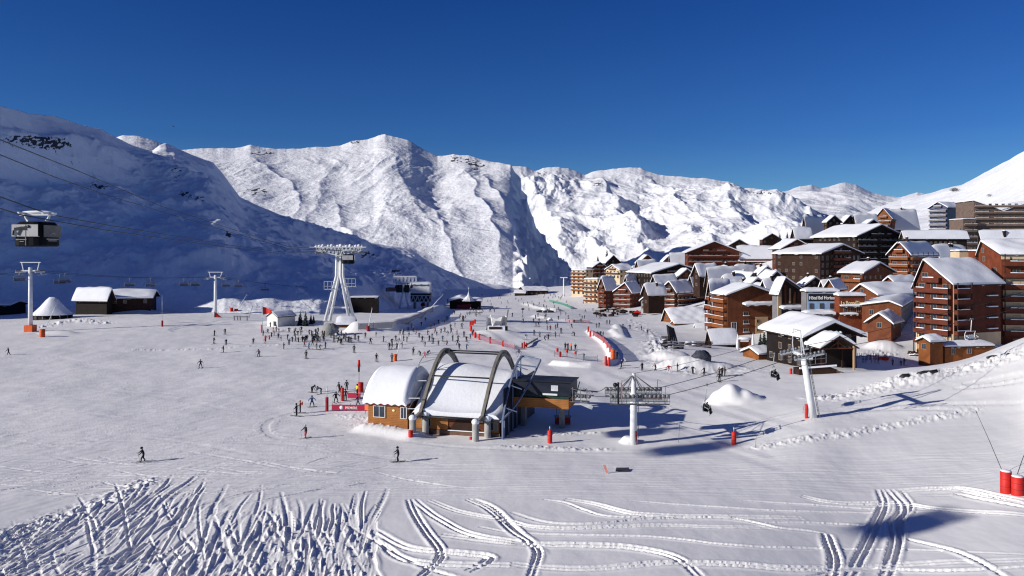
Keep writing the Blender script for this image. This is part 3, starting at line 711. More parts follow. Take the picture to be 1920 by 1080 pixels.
B('chalet', 'snow buried gabled chalet with a black triangle front behind the red chalets', 'chalet', 520, 30, 1182, 1192, 1232, 500, 512, 530, 'R', wall='darkwood', balc='', snow=1.)
B('chalet', 'red brown chalet with curved balconies beside the cream blocks', 'chalet', 445, 38, 1122, 1136, 1155, 520, 540, 578, 'R', wall='redwood', balc='L', rail='brown', snow=1.)
B('chalet', 'dark red chalet with broad balconied gable right of the red brown one', 'chalet', 425, 52, 1152, 1184, 1203, 531, 547, 584, 'R', wall='redwood', balc='L', rail='redwood', snow=1., rp=.35)
B('chalet', 'dark chalet under a big white roof behind the dark red balconied gable', 'chalet', 470, 42, 1168, 1180, 1225, 518, 538, 562, 'R', wall='darkwood', balc='R', rail='darkwood', snow=1.)
B('chalet', 'long black chalet with a wide sloping white roof in the middle of the lower village', 'chalet', 460, 20, 1205, 1222, 1322, 496, 512, 552, 'L', wall='blackwood', balc='R', rail='darkwood', snow=1.1, LW=30)
B('chalet', 'tiny bright red gable peeking over white roofs left of the great gabled chalet', 'chalet', 560, 18, 1240, 1244, 1267, 478, 489, 502, 'L', wall='rust', balc='', snow=.7)
B('chalet', 'house all but hidden under a thick white roof left of the great gabled chalet', 'chalet', 530, 10, 1254, 1260, 1296, 476, 498, 514, 'R', wall='darkwood', balc='', snow=1.2, chim=1)
B('hotel_building', 'great dark red chalet with a wide low gable and long balconies on the rise', 'hotel', 500, 7, 1284, 1290, 1386, 453, 472, 514, 'L', wall='redwood', balc='R', rail='redwood', snow=.8, over=1.6, floors=4)
B('chalet', 'long wing with four bays joined to the right of the great gabled chalet', 'chalet', 505, 4, 1382, 1386, 1447, 462, 480, 514, 'R', wall='redwood', balc='R', rail='redwood', snow=.9, over=1.2)
B('chalet', 'gable tip just showing behind the great gabled chalet', 'chalet', 560, 8, 1364, 1368, 1403, 449, 459, 480, 'L', wall='darkwood', balc='', snow=.7)
B('chalet', 'dark balconied chalet with steep left gable above the low snow roofed hall', 'chalet', 385, 42, 1238, 1268, 1305, 528, 546, 585, 'R', wall='darkwood', balc='LR', rail='brown', snow=1., rp=.4)
B('chalet', 'dark balconied chalet standing between the steep gable and the brown block', 'chalet', 395, 42, 1288, 1302, 1334, 517, 540, 583, 'R', wall='darkwood', balc='R', rail='brown', snow=1.)
B('pavilion', 'low grey pavilion with a flat white roof between two dark chalets', 'pavilion', 400, 30, 1202, 1222, 1249, 556, 565, 583, 'R', wall='grey', balc='', snow=.9, wsp=2.2)
B('service_building', 'low hall with white end windows and a broad unbroken snow roof', 'hall', 290, 8, 1244, 1264, 1331, 583, 604, 622, 'R', wall='orange', balc='', snow=1., base=None, rp=.7)
# --- centre
B('chalet', 'narrow chalet with a steep snow slope pressed against the brown block', 'chalet', 248, 25, 1328, 1338, 1370, 528, 562, 628, 'R', wall='redwood', balc='L', rail='rust', snow=1.)
I_ = B('apartment_building', 'large plain brown block with few windows and a tan corner panel', 'apartment block', 235, 12, 1332, 1364, 1450, 536, 552, 632, 'L', wall='brown', balc='L', rail='orange', snow=.8, floors=5, win=False, base=None, LW=9)
RW_, LW_, he_, rh_ = I_['_dim']
def canopy(root, x0, x1, z, dep, th=.5, name='canopy'):
    c = MB().box(x0, x1, -dep, -.02, z, z + .16).build(name, M_ROOF, root)
    snow_sheet(lambda u, v: (x0 + (x1 - x0) * u, -dep + (dep - .03) * v, z + .17 + .25 * v), 14, 5, th, int(x0 * 7) + 3).build('canopy_snow', M_SNOW, c)
canopy(I_, RW_ * .32, RW_ * 1.02, he_ * .74, 2.2, .8)
MB().box(RW_ * .60, RW_ * .88, -.12, .02, -1, he_ * .46).build('corner_panel', WALL['tan'], I_)
MB().box(.0, RW_ * -.0 + .02, 0, .02, 0, .02).build('trim', WALL['tan'], I_) if False else None
for k in range(3):
    o = link('window', window_mesh(1.5, .9), I_, (RW_ * .40, -.03, 1.6 + k * 2.5)); MB().box(RW_*.40 - 1.0, RW_*.40 + 1.0, -.5, -.02, 1.35 + k*2.5, 1.47 + k*2.5).build('window_sill', M_SNOW, I_)
for k in range(2): link('window', window_mesh(.9, .9), I_, (RW_ * .66, -.15, 1.6 + k * 2.6))
link('window', window_mesh(1.6, 2.4, frame=WALL['white']), I_, (RW_*.06 + 1.2, -.03, 2.0))
for (d_, xl_, xc_, xr_, yr_, ye_, yb_, rg, lab) in [
    (335, 1326, 1332, 1398, 504, 527, 548, 'R', 'broad white roof with hidden walls directly above the brown block'),
    (305, 1364, 1396, 1424, 512, 530, 552, 'L', 'low chalet with crossed white roofs above the right of the brown block'),
    (300, 1418, 1436, 1473, 510, 527, 550, 'L', 'low chalet with white roof left of the balconied red chalet foot'),
    (270, 1360, 1372, 1412, 530, 545, 560, 'R', 'dark dormered house whose white roof touches the brown block ridge'),
    (262, 1405, 1412, 1452, 534, 546, 560, 'L', 'small gabled roof between the brown block and the glazed hotel front')]:
    B('chalet', lab, 'chalet', d_, 22, xl_, xc_, xr_, yr_, ye_, yb_, rg, wall='darkwood', balc='', snow=1., chim=1)
MB_ = None
J_ = B('hotel_building', 'hotel front with a glazed timber gable above a white canopy', 'hotel', 225, 14, 1448, 1461, 1504, 521, 544, 620, 'L', rp=.22, wall='grey', balc='', snow=.6, win=False, over=.7)
RW_, LW_, he_, rh_ = J_['_dim']
MB().box(-.6, .5, -.35, -.02, -2, he_ * .98).build('pillar', WALL['tan'], J_)
g_ = MB()
g_.poly_extrude([(.9, -.06, he_ * .66), (RW_ - .3, -.06, he_ * .66), (RW_ - .3, -.06, he_ * .96), (RW_ * .24, -.06, he_ + rh_ * .82), (.9, -.06, he_ * 1.05)], (0, .05, 0))
g_.build('gable_glazing', WALL['darkwood'], J_)
for i in range(3): MB().box(RW_ * (.22 + .2 * i), RW_ * (.30 + .2 * i), -.14, -.07, he_ * .67, he_ * (1.12 - .08 * i)).build('timber_panel', WALL['tan' if i == 1 else 'brown'], J_)
canopy(J_, -.2, RW_ + .4, he_ * .54, 2.4, .7)
for i in range(5): link('window', window_mesh(1.3, 2.3, frame=M_FRAME_D), J_, (RW_ * (i + .5) / 5, -.03, he_ * .30))
MB().box(0, RW_, -1.6, -.02, he_ * .22, he_ * .25).build('terrace', WALL['tan'], J_)
S_ = B('hotel_building', 'flat fronted hotel wing with pale blue facade and large name sign', 'hotel', 214, 6, 1503, 1512, 1572, 546, 547, 606, 'F', wall='grey', balc='', snow=.8, win=False, over=.3)
RW_, LW_, he_, rh_ = S_['_dim']
fp = MB().box(.3, RW_ - .1, -.14, -.02, he_ * .42, he_ * .97).build('facade_panel', plain('pale_blue_facade', (.30, .44, .62), .6, 0, .12, .5), S_)
MB().box(.5, RW_ * .92, -.20, -.145, he_ * .70, he_ * .93).build('sign_board', plain('black_sign', (.012, .012, .016), .4), S_)
M_SIGNW = plain('white_sign_letters', (.85, .85, .85), .5, 0, .02)
sign_text('Hôtel Bel Horizon', 1.35, M_SIGNW, S_, (.65, -.22, he_ * .755), width=RW_ * .83)
for i in range(3): link('window', window_mesh(1.0, 1.3, frame=M_FRAME_D), S_, (RW_ * (.15 + .32 * i), -.17, he_ * .47))
canopy(S_, -1.5, RW_ * .75, he_ * .30, 3.0, .8)
RB_ = B('restaurant_building', 'narrow rust brown restaurant with pale script lettering beside the hotel sign', 'restaurant', 212, 6, 1571, 1574, 1621, 553, 555, 610, 'F', wall='rust', balc='', snow=.8, win=False, over=.3)
RW_, LW_, he_, rh_ = RB_['_dim']
sign_text("La Bonty'Gas", 1.5, plain('pale_yellow_letters', (.8, .62, .35), .5), RB_, (.4, -.06, he_ * .70), width=RW_ * .86)
for i in range(3): link('window', window_mesh(1.0, 1.2), RB_, (RW_ * (.25 + .25 * i), -.03, he_ * .46))
canopy(RB_, 0, RW_, he_ * .64, .8, .3); canopy(RB_, 0, RW_ * .7, he_ * .36, .8, .3)
K_ = B('lodge', 'long wine red and brown lodge with a dark right end wall', 'lodge', 205, 58, 1616, 1689, 1732, 566, 574, 622, 'R', rp=.3, wall='brown', balc='', snow=.6, floors=2, over=.5)
RW_, LW_, he_, rh_ = K_['_dim']
MB().box(.0, RW_ + .05, -.08, -.02, -1, he_ * .99).build('end_wall', WALL['grey'], K_)
B('cabin', 'small wooden cabin with a rounded snow roof before the wine red lodge', 'cabin', 192, 50, 1627, 1671, 1689, 589, 604, 622, 'R', wall='brown', balc='', snow=.7, over=.8)
M_ = B('restaurant_building', 'dark chalet restaurant with a huge drooping snow roof beside the lift pylon', 'restaurant', 150, 10, 1484, 1510, 1606, 605, 627, 696, 'L', wall='blackwood', balc='', snow=1.1, over=1.4, LW=15, floors=3)
RW_, LW_, he_, rh_ = M_['_dim']
# porch of the restaurant
pr = thing('entrance_porch', W(1541, 692, 144), 'open timber porch with a snowy gable roof in front of the dark restaurant', 'porch', None, math.radians(6))
pw = 6.3; ph = 4.3
for x in (0, pw): MB().box(x - .16, x + .16, -.16, .16, -2, ph).build('post', WALL['tan'] if x else WALL['darkwood'], pr)
for x in (0, pw): MB().box(x - .14, x + .14, 4.0, 4.3, -2, ph).build('post', WALL['darkwood'], pr)
MB().bar((0, 0, ph - .5), (pw, 0, ph - .5), .2).bar((pw/2, 0, ph - .5), (pw/2, 0, ph + 1.1), .16).bar((1.6, 0, ph - .4), (pw/2, 0, ph + .7), .14).bar((pw - 1.6, 0, ph - .4), (pw/2, 0, ph + .7), .14).build('gable_truss', WALL['brown'], pr)
roof_parts(pr, pw, 5.0, ph, 1.9, 'L', .5, .7, .7, 77)
MB().box(.4, pw - .4, 4.4, 4.5, -1, ph).build('back_wall', WALL['blackwood'], pr)
# --- upper rows
B('chalet', 'orange brown chalet with round snowy dormer above the long flat roof', 'chalet', 280, 38, 1577, 1617, 1674, 494, 511, 546, 'L', wall='brown', balc='L', rail='orange', snow=.8, over=1.1, chim=1)
B('chalet', 'tall red chalet with small balconies under a white edged gable', 'chalet', 350, 6, 1448, 1466, 1519, 449, 464, 532, 'L', wall='redwood', balc='R', rail='redwood', snow=.7, over=1.4)
B('chalet', 'big dark chalet with a shadowed balconied gable right of the tall red one', 'chalet', 330, 36, 1515, 1538, 1613, 459, 475, 542, 'L', wall='darkwood', balc='R', rail='brown', snow=.9, over=1.4, br=(.25, .7), LW=22)
B('chalet', 'huge black chalet with a long white roof running down to the left', 'chalet', 400, 22, 1570, 1606, 1692, 421, 442, 500, 'L', wall='blackwood', balc='R', rail='blackwood', snow=1., over=1.6, LW=30)
B('chalet', 'dark skyline house with a tall white roof right of the small dark cabin', 'chalet', 460, 30, 1504, 1514, 1552, 404, 433, 458, 'R', wall='darkwood', balc='L', snow=1.)
B('chalet', 'narrow dark tower like gable on the skyline', 'chalet', 450, 14, 1546, 1551, 1576, 404, 415, 458, 'L', wall='darkwood', balc='', snow=.8)
B('chalet', 'dark low gable with white verges right of the tower like gable', 'chalet', 470, 20, 1574, 1580, 1606, 404, 418, 440, 'L', wall='darkwood', balc='', snow=.8)
B('chalet', 'white roofed house left of the orange skyline chalet', 'chalet', 470, 16, 1600, 1606, 1645, 403, 417, 438, 'R', wall='darkwood', balc='', snow=1.1)
B('cabin', 'small dark cabin alone against the white mountain on the skyline', 'cabin', 530, 20, 1424, 1430, 1463, 438, 448, 466, 'L', wall='darkwood', balc='', snow=.7)
B('chalet', 'bright orange chalet with a stepped peak on the skyline', 'chalet', 480, 48, 1641, 1672, 1684, 390, 408, 434, 'R', wall='orange', balc='L', rail='orange', snow=.6)
B('chalet', 'dark red house under a wide white roof right of the orange skyline chalet', 'chalet', 485, 18, 1662, 1674, 1722, 394, 422, 440, 'R', wall='redwood', balc='', snow=1.1, chim=1)
T_ = B('apartment_building', 'modern block with dark blue glass bays on the upper right skyline', 'apartment block', 460, 32, 1743, 1776, 1808, 378, 388, 440, 'R', wall='blue', balc='L', rail='grey', snow=.8)
B('apartment_building', 'large taupe apartment block with a sagging valley roof at the upper right edge', 'apartment block', 430, -4, 1812, 1826, 1936, 396, 377, 470, 'L', wall='taupe', balc='R', rail='taupe', snow=.5, over=.6, floors=8, LW=20)
B('apartment_building', 'lower taupe wing left of the valley roofed block', 'apartment block', 425, 4, 1802, 1806, 1830, 410, 411, 470, 'F', wall='taupe', balc='R', rail='taupe', snow=.5, over=.2, floors=5, LW=12)
B('gallery_building', 'long dark glazed gallery with a thin white roof below the blue glass block', 'gallery', 400, 3, 1690, 1696, 1813, 434, 443, 470, 'R', wall='blackwood', balc='', snow=.9, wsp=2.4)
B('chalet', 'orange gabled chalet with tiered balconies left of the big red brown block', 'chalet', 300, 42, 1668, 1705, 1754, 453, 473, 542, 'R', wall='rust', balc='LR', rail='orange', snow=.9, base=('cream', 4.5), over=1.2, chim=1)
B('chalet', 'low house with tangled white roofs behind the orange gabled chalet', 'chalet', 335, 24, 1738, 1762, 1816, 462, 482, 505, 'R', wall='darkwood', balc='', snow=1.1, chim=2)
B('chalet', 'house under a wide flat white roof at the right edge behind the far right block', 'chalet', 255, 2, 1838, 1848, 1965, 433, 466, 500, 'R', wall='brown', balc='', snow=1.1, chim=1, rp=.8)
B('roof_housing', 'cream lift housing showing above the red brown block roof', 'housing', 215, 4, 1797, 1799, 1828, 468, 471, 500, 'F', wall='cream', balc='', snow=.4, win=False, over=.1, LW=4)
B('roof_housing', 'rust brown lift housing right of the cream one', 'housing', 212, 4, 1828, 1830, 1858, 469, 471, 500, 'F', wall='rust', balc='', snow=.4, win=False, over=.1, LW=4)
X_ = B('apartment_building', 'big red brown block with wrap round balconies and a smooth steep snow roof', 'apartment block', 175, 22, 1737, 1786, 1876, 488, 530, 668, 'R', rp=.75, wall='redwood', balc='LR', rail='redwood', snow=.7, base=('cream', 5.0), over=.8, floors=7, br=(0, .32), LW=9.5, wsp=2.6, wf='L')
RW_, LW_, he_, rh_ = X_['_dim']
for k in range(4): MB().box(RW_ * .70, RW_ * .9, -.6, -.02, 5.6 + k * 2.55, 5.75 + k * 2.55).box(RW_ * .70, RW_ * .9, -.62, -.03, 5.755 + k * 2.55, 6.0 + k * 2.55, 1).build('ledge', [M_ROOF, M_SNOW], X_)
MB().tube([(-1.35, -1.35, -1), (-1.35, -1.35, he_)], .09, 8).build('drainpipe', WALL['tan'], X_)
Y_ = B('apartment_building', 'tall brown block with long balconies cut off by the right edge', 'apartment block', 185, -8, 1872, 1878, 1990, 452, 476, 650, 'R', rp=.8, wall='rust', balc='R', rail='redwood', snow=.9, over=.6, floors=8, LW=12, wsp=5.2)
RW_, LW_, he_, rh_ = Y_['_dim']
MB().box(-.1, RW_ + .1, -.16, -.02, he_ - 1.3, he_ - .1).build('cornice', WALL['cream'], Y_)
for k in range(1, 6): MB().box(.3, RW_, -.10, -.02, k * he_ / 8 + .1, k * he_ / 8 + 2.4).build('wall_panel', WALL['cream'], Y_)
B('service_building', 'long low building with a flat snow roof left of the red brown block', 'hall', 232, 22, 1597, 1646, 1738, 535, 552, 572, 'R', wall='brown', balc='', snow=.9, rp=.6, over=.8)
B('cabin', 'small light wooden gable tucked under the big dark chalet', 'cabin', 260, 40, 1550, 1564, 1582, 525, 537, 552, 'R', wall='brown', balc='', snow=.6)
B('service_building', 'dark low hall with curved snow canopy right of the orange brown chalet', 'hall', 270, 25, 1668, 1675, 1716, 520, 526, 546, 'R', wall='redwood', balc='R', rail='redwood', snow=.8)
# --- chalets packed in between, mostly roofs
for (d_, th_, xl_, xc_, xr_, yr_, ye_, yb_, rg, wl, lab) in [
    (350, 24, 1300, 1312, 1345, 497, 512, 540, 'R', 'darkwood', 'dark chalet squeezed behind the two balconied chalets left of the brown block'),
    (360, 18, 1340, 1346, 1378, 500, 514, 545, 'L', 'redwood', 'small red gable left in the packed roofs above the brown block'),
    (348, 22, 1374, 1388, 1420, 499, 515, 540, 'R', 'darkwood', 'white roof right of the small red gable in the packed roofs'),
    (340, 16, 1416, 1422, 1452, 500, 513, 540, 'L', 'darkwood', 'dark gable at the right end of the packed roofs'),
    (275, 20, 1352, 1366, 1398, 519, 534, 556, 'R', 'redwood', 'red walled house in the second row of packed roofs'),
    (268, 16, 1392, 1400, 1436, 522, 538, 560, 'L', 'darkwood', 'front gable in the second row of packed roofs'),
    (255, 20, 1430, 1440, 1466, 527, 541, 566, 'R', 'brown', 'brown house between the packed roofs and the glazed hotel front'),
    (430, 26, 1222, 1232, 1268, 517, 531, 556, 'R', 'darkwood', 'dark chalet left behind the steep gabled dark chalet'),
    (440, 20, 1262, 1270, 1304, 505, 519, 545, 'L', 'redwood', 'red chalet behind the steep gabled dark chalet'),
    (500, 22, 1192, 1200, 1232, 489, 503, 524, 'R', 'brown', 'brown chalet below the sharply peaked brown gable'),
    (360, 24, 1206, 1216, 1246, 534, 548, 572, 'R', 'darkwood', 'dark chalet just above the low grey pavilion'),
    (310, 20, 1500, 1508, 1544, 521, 534, 556, 'L', 'darkwood', 'dark gable above the flat fronted hotel wing'),
    (300, 14, 1540, 1548, 1584, 528, 540, 560, 'R', 'redwood', 'white roofed house above the restaurant lettering'),
    (300, 20, 1628, 1640, 1672, 520, 534, 556, 'R', 'darkwood', 'dark house below the dark gable of the orange brown chalet'),
    (390, 18, 1690, 1698, 1732, 464, 478, 500, 'L', 'redwood', 'red gable tucked behind the roof of the orange gabled chalet'),
    (440, 16, 1612, 1620, 1652, 412, 424, 446, 'L', 'darkwood', 'dark small gable behind the roof of the huge black chalet'),
    (430, 14, 1486, 1492, 1520, 428, 440, 462, 'R', 'darkwood', 'low dark house below the dark skyline house')]:
    B('chalet', lab, 'chalet', d_, th_, xl_, xc_, xr_, yr_, ye_, yb_, rg, wall=wl, balc='R' if wl == 'redwood' else '', rail='brown', snow=1.0, chim=1 if d_ < 400 else 0, over=1.1)
# --- front huts
B('cabin', 'low orange cabin half buried in the snow bank left of the restaurant', 'cabin', 165, 22, 1393, 1423, 1448, 655, 664, 678, 'R', wall='orange', balc='', snow=.6, win=False, over=.5)
B('cabin', 'low brown cabin half buried right beside the orange one', 'cabin', 166, 26, 1440, 1452, 1482, 650, 660, 676, 'L', wall='brown', balc='', snow=.6, win=False, over=.4)
B('cabin', 'small hut with broad snow roof at the foot of the brown block', 'cabin', 205, 12, 1329, 1338, 1380, 620, 639, 650, 'R', rp=.7, wall='darkwood', balc='', snow=.6, win=False)
B('kiosk', 'orange wooden kiosk with a snow canopy at the foot of the red brown block', 'kiosk', 166, 20, 1731, 1744, 1768, 634, 640, 664, 'R', wall='orange', balc='', snow=.7, floors=1, over=.5)
B('kiosk', 'wide orange terrace bar along the foot of the red brown block', 'bar', 168, 10, 1766, 1772, 1862, 646, 650, 672, 'R', wall='orange', balc='', snow=.5, floors=1, over=.3, LW=5)
B('kiosk', 'small red and orange snack kiosk beneath the broad snow roofed hall', 'kiosk', 276, 12, 1260, 1265, 1311, 603, 607, 624, 'R', wall='orange', balc='', snow=.5, floors=1, over=.3)
B('cabin', 'half sunk snow covered store right of the snack kiosk', 'cabin', 262, 14, 1304, 1310, 1332, 610, 622, 632, 'R', wall='darkwood', balc='', snow=.8, win=False)
# --- left side of the valley
G2 = 'low buildings under the shaded hillside'
B('cabin', 'black hut cut off by the left edge', 'hut', 290, -6, -40, -30, 19, 566, 571, 592, 'R', wall='blackwood', balc='', snow=.6, win=False, LW=8, group=G2)
B('chalet', 'low rambling chalet with dark red walls at the foot of the shaded hill', 'chalet', 279, 14, 170, 186, 282, 548, 558, 574, 'R', wall='darkwood', balc='', snow=.9, group=G2, over=1.2)
B('chalet', 'dark low wing with a snow roof left of the rambling chalet', 'chalet', 277, -10, 136, 142, 200, 543, 556, 570, 'R', wall='blackwood', balc='', snow=1., group=G2, over=1.)
B('cabin', 'small white painted hut with two windows beside the red flag', 'hut', 235, -36, 486, 501, 541, 584, 592, 615, 'L', wall='white', balc='', snow=.3, group=G2, over=.3, floors=1, LW=6.5, wsp=2.2, frame=M_FRAME_D, RW=5)
HT = B('ticket_hut', 'wooden lift hut with a thick snow roof behind the waiting crowd', 'hut', 232, 4, 629, 633, 662, 599, 607, 627, 'R', wall='orange', balc='', snow=.9, group=G2, over=.6, floors=1, LW=4.5, wsp=2.0)
B('chalet', 'flat dark chalet alone at the far end of the piste', 'chalet', 640, 6, 972, 984, 1028, 540, 545, 554, 'R', wall='darkwood', balc='', snow=.6, group=G2)
B('cabin', 'small brown hut left of the flat dark chalet at the piste end', 'hut', 630, -8, 962, 965, 984, 545, 549, 555, 'R', wall='darkwood', balc='', snow=.5, win=False, group=G2)
B('garage_building', 'dark flat roofed garage opening into the hillside behind the cable tower', 'garage', 330, 4, 652, 657, 707, 557, 558, 590, 'F', wall='blackwood', balc='', snow=.3, group=G2, win=False, over=.3)
for o in list(SC.objects):
    if '_dim' in o: del o['_dim']
# ================================================================== ski lifts
GAL = plain('galvanised_steel', (.52, .54, .56), .45, .35, .12, 1.5, spec=.4); GAL_D = plain('weathered_steel', (.20, .20, .21), .55, .4, .25, 2.)
WHT = plain('white_painted_steel', (.72, .73, .74), .5, 0, .08, 1.); BLK = plain('black_steel', (.02, .02, .024), .5, 0, .3, 2.)
REDP = plain('red_padding', (.55, .022, .016), .6, 0, .18, 1.5, .3); RED_D = plain('dark_red_cloth', (.30, .02, .03), .8, 0, .2, 1.); ORG = plain('orange_pad', (.75, .13, .03), .6, 0, .15, 2.)
BEIGE = plain('beige_steel', (.21, .19, .16), .5, .1, .12, 1.2); TEAL = plain('blue_grey_steel', (.16, .20, .30), .5, .2, .2, 1.)
ROPE = plain('steel_rope', (.03, .03, .035), .5, .5, .2, 3.); DKBLUE = plain('dark_blue_cladding', (.012, .016, .03), .5, 0, .3, .6)
G_ROPE = 'lift ropes'
def rope(name, label, pts, r, group=G_ROPE, sag=0., n=10):
    P = []
    for a, b in zip(pts[:-1], pts[1:]):
        a = Vector(a); b = Vector(b)
        for i in range(n): t = i / n; q = a.lerp(b, t); q.z -= sag * 4 * t * (1 - t); P.append(q)
    P.append(Vector(pts[-1]))
    o = Vector(P[0]); mb = MB().tube(P, r, 6)
    ob = mb.build(name, ROPE, None, o); ob.location = o
    return tag(ob, label, 'cable', group)

# ------------------------------------------------------------------ chairlift base station
AX = math.radians(-16)
ST = thing('lift_station', (-11.7, 96.7, 0), 'chairlift base station with twin beige arches over a snow covered vault', 'lift station', None, AX)
def loc2w(p): ca, sa = math.cos(AX), math.sin(AX); return Vector((-11.7 + p[0]*ca - p[1]*sa, 96.7 + p[0]*sa + p[1]*ca, p[2]))
arch = [(0, 2.2), (1.6, 4.0), (3.2, 5.9), (5.0, 7.7), (6.6, 8.9), (8.2, 9.6), (9.8, 9.75), (11.4, 9.3), (13.2, 8.2), (15.4, 6.2), (17.6, 3.8), (19.0, 2.2)]
def smooth(pts, n=2):
    for _ in range(n):
        Q = [pts[0]]
        for a, b in zip(pts[:-1], pts[1:]): Q += [tuple(a[i]*.75+b[i]*.25 for i in range(len(a))), tuple(a[i]*.25+b[i]*.75 for i in range(len(a)))]
        pts = Q + [pts[-1]]
    return pts
archs = smooth(arch)
def arch_beam(x, w, deep):
    mb = MB(); n = len(archs)
    # box girder: outer and inner chord, plated sides
    def nrm(i):
        a = archs[max(0, i-1)]; b = archs[min(n-1, i+1)]; dx, dz = b[0]-a[0], b[1]-a[1]; L = math.hypot(dx, dz); return (-dz/L, dx/L)
    ring = []
    for i, (y, z) in enumerate(archs):
        ny, nz = nrm(i); k = deep * (.65 + .7 * math.sin(PI * i / (n-1)))
        ring.append([(x-w, y, z), (x+w, y, z), (x+w, y - ny*k, z - nz*k), (x-w, y - ny*k, z - nz*k)])
    vs = [v for r in ring for v in r]; fs = []
    for i in range(n-1):
        for k in range(4): fs.append((i*4+k, i*4+(k+1) % 4, (i+1)*4+(k+1) % 4, (i+1)*4+k))
    fs += [(0,1,2,3), tuple((n-1)*4+k for k in (3,2,1,0))]
    mb.add(vs, fs)
    # dark slots in the plates
    for i in range(3, n - 14, 5):
        y, z = archs[i]; y2, z2 = archs[i+3]; ny, nz = nrm(i+1); k = deep * .5
        mb.bar((x + w + .02, y - ny*k, z - nz*k), (x + w + .02, y2 - ny*k, z2 - nz*k), .03, .22, 1)
    return mb
for x in (0., 8.2):
    a = arch_beam(x, .19, .6).build('arch', [BEIGE, BLK], ST)
    for y in (-1.1, .9):
        p = MB().tube([(x + (y > 0) * .9 - .3, y, -1.5), (x + (y > 0) * .9 - .3, y, 2.2)], .42, 14).ball((x + (y > 0) * .9 - .3, y, 2.3), .5, .5, .4, 12, 1)
        p.build('pillar', [plain('concrete', (.36, .35, .33), .85, 0, .15, 1.2), M_SNOW], ST)
    MB().bar((x - .3, -1.1, 1.9), (x, .3, 2.6), .35).bar((x + .6, .9, 2.1), (x, .3, 2.6), .35).build('arch_foot', BEIGE, ST)
for (i, x0, x1) in [(12, 0, 8.2), (22, 0, 8.2), (27, 0, 8.2), (30, 0, 8.2), (2, 0, 8.2)]:
    y, z = archs[i]; MB().tube([(x0 + .28, y + .2, z - .35), (x1 - .28, y + .2, z - .35)], .10, 8).build('cross_tube', BLK, ST)
# vault under the snow
def vault(x0, x1, prof, thick, seed, bulge=.5):
    P = smooth(prof, 2); n = len(P)
    rnd = random.Random(seed); a, b, c = [rnd.uniform(0, 6) for _ in range(3)]
    def fn(u, v):
        k = v * (n - 1); i = min(n - 2, int(k)); f = k - i; y = P[i][0] * (1-f) + P[i+1][0] * f; z = P[i][1] * (1-f) + P[i+1][1] * f
        e = min(1, min(u, 1-u) * 12); e = math.sin(e * PI / 2)
        return (x0 + (x1 - x0) * u, y, z - .5 * (1 - e) + bulge * e * (.5 + .35 * math.sin(3.1*u + a + 2*v) + .25 * math.sin(7*u + b) * math.sin(6*v + c)))
    return fn
v1 = [(1.0, 2.35), (2.0, 2.7), (3.6, 4.0), (5.4, 5.5), (7.4, 6.7), (9.4, 7.2), (11.2, 6.9), (13.2, 5.9), (15.5, 4.0), (17.4, 2.3)]
fv = vault(-1.6, 10.6, v1, 1, 1, .8)
m = MB().grid(fv, 40, 40)
m.grid(lambda u, v: (lambda p: (p[0], p[1], p[2] * (1 - u) + (2.2) * u))(fv(0, v)), 4, 40).grid(lambda u, v: (lambda p: (p[0], p[1], p[2] * (1 - u) + (2.2) * u))(fv(1, v)), 4, 40)
m.grid(lambda u, v: (lambda p: (p[0], p[1] - .0, p[2] * (1 - v) + 2.25 * v))(fv(u, 0)), 30, 2)
m.build('vault_snow', M_SNOW, ST)
MB().box(-1.8, 10.7, .85, 17.4, 2.05, 2.28).build('eave', BLK, ST)
MB().box(-1.2, 10.2, 1.5, 16.8, -2, 2.05).build('wall', WALL['brown'], ST)
MB().box(-1.2, 10.2, 1.36, 1.485, -2, .45).build('base', plain('timber_plinth', (.16, .09, .06), .85, 0, .25, 1.), ST)
wp = MB(); wp.box(-1.15, 3.4, 1.4, 1.485, .5, 1.95, 0); wp.box(8.9, 10.1, 1.4, 1.485, .5, 1.95, 0)
wp.poly_extrude([(3.5, 1.43, .5), (7.9, 1.43, .5), (6.0, 1.43, 1.9), (4.6, 1.43, 1.9)], (0, .05, 0), 1)
wp.build('wall_panel', [wood('honey_boards', (.42, .17, .05), .25), WALL['darkwood']], ST)
link('window', window_mesh(1.1, .9), ST, (.5, 1.38, .85)); link('window', window_mesh(1.1, .9), ST, (9.4, 1.38, .85))
MB().box(3.4, 8.8, 1.2, 1.355, .46, .55).build('snow_ledge', M_SNOW, ST)
# open end frame on the shaded side
e = MB(); yz = smooth([(.3, 2.4), (1.5, 4.2), (4, 6.8), (7, 8.6), (9.5, 9.0)], 1)
for k in range(len(yz) - 1): e.bar((10.9, yz[k][0], yz[k][1]), (10.9, yz[k+1][0], yz[k+1][1]), .22)
e.bar((10.9, .3, 2.4), (10.9, .3, -.5), .2).bar((10.9, 9.5, 9.0), (13.6, 8.6, 8.7), .22).bar((10.9, 6.5, 8.3), (13.4, 7.0, 8.0), .16)
e.tube(smooth([(13.6, 8.6, 8.7), (13.0, 6.6, 6.6), (12.0, 3.0, 3.9), (10.6, .3, 2.1)], 2), .13, 8)
for k in (2, 4, 6): e.bar((10.9, yz[k][0], yz[k][1]), (12.4, yz[k][0] + .3, yz[k][1] - .5), .12)
for k in range(5): e.bar((10.9, 1 + k * 1.9, yz[min(len(yz)-1, k*2)][1] - .2), (10.9, 1 + k * 1.9, -1), .14)
e.build('end_frame', TEAL, ST)
MB().box(10.65, 10.75, 1.2, 16.6, -1.5, 6.0).build('end_wall', DKBLUE, ST)
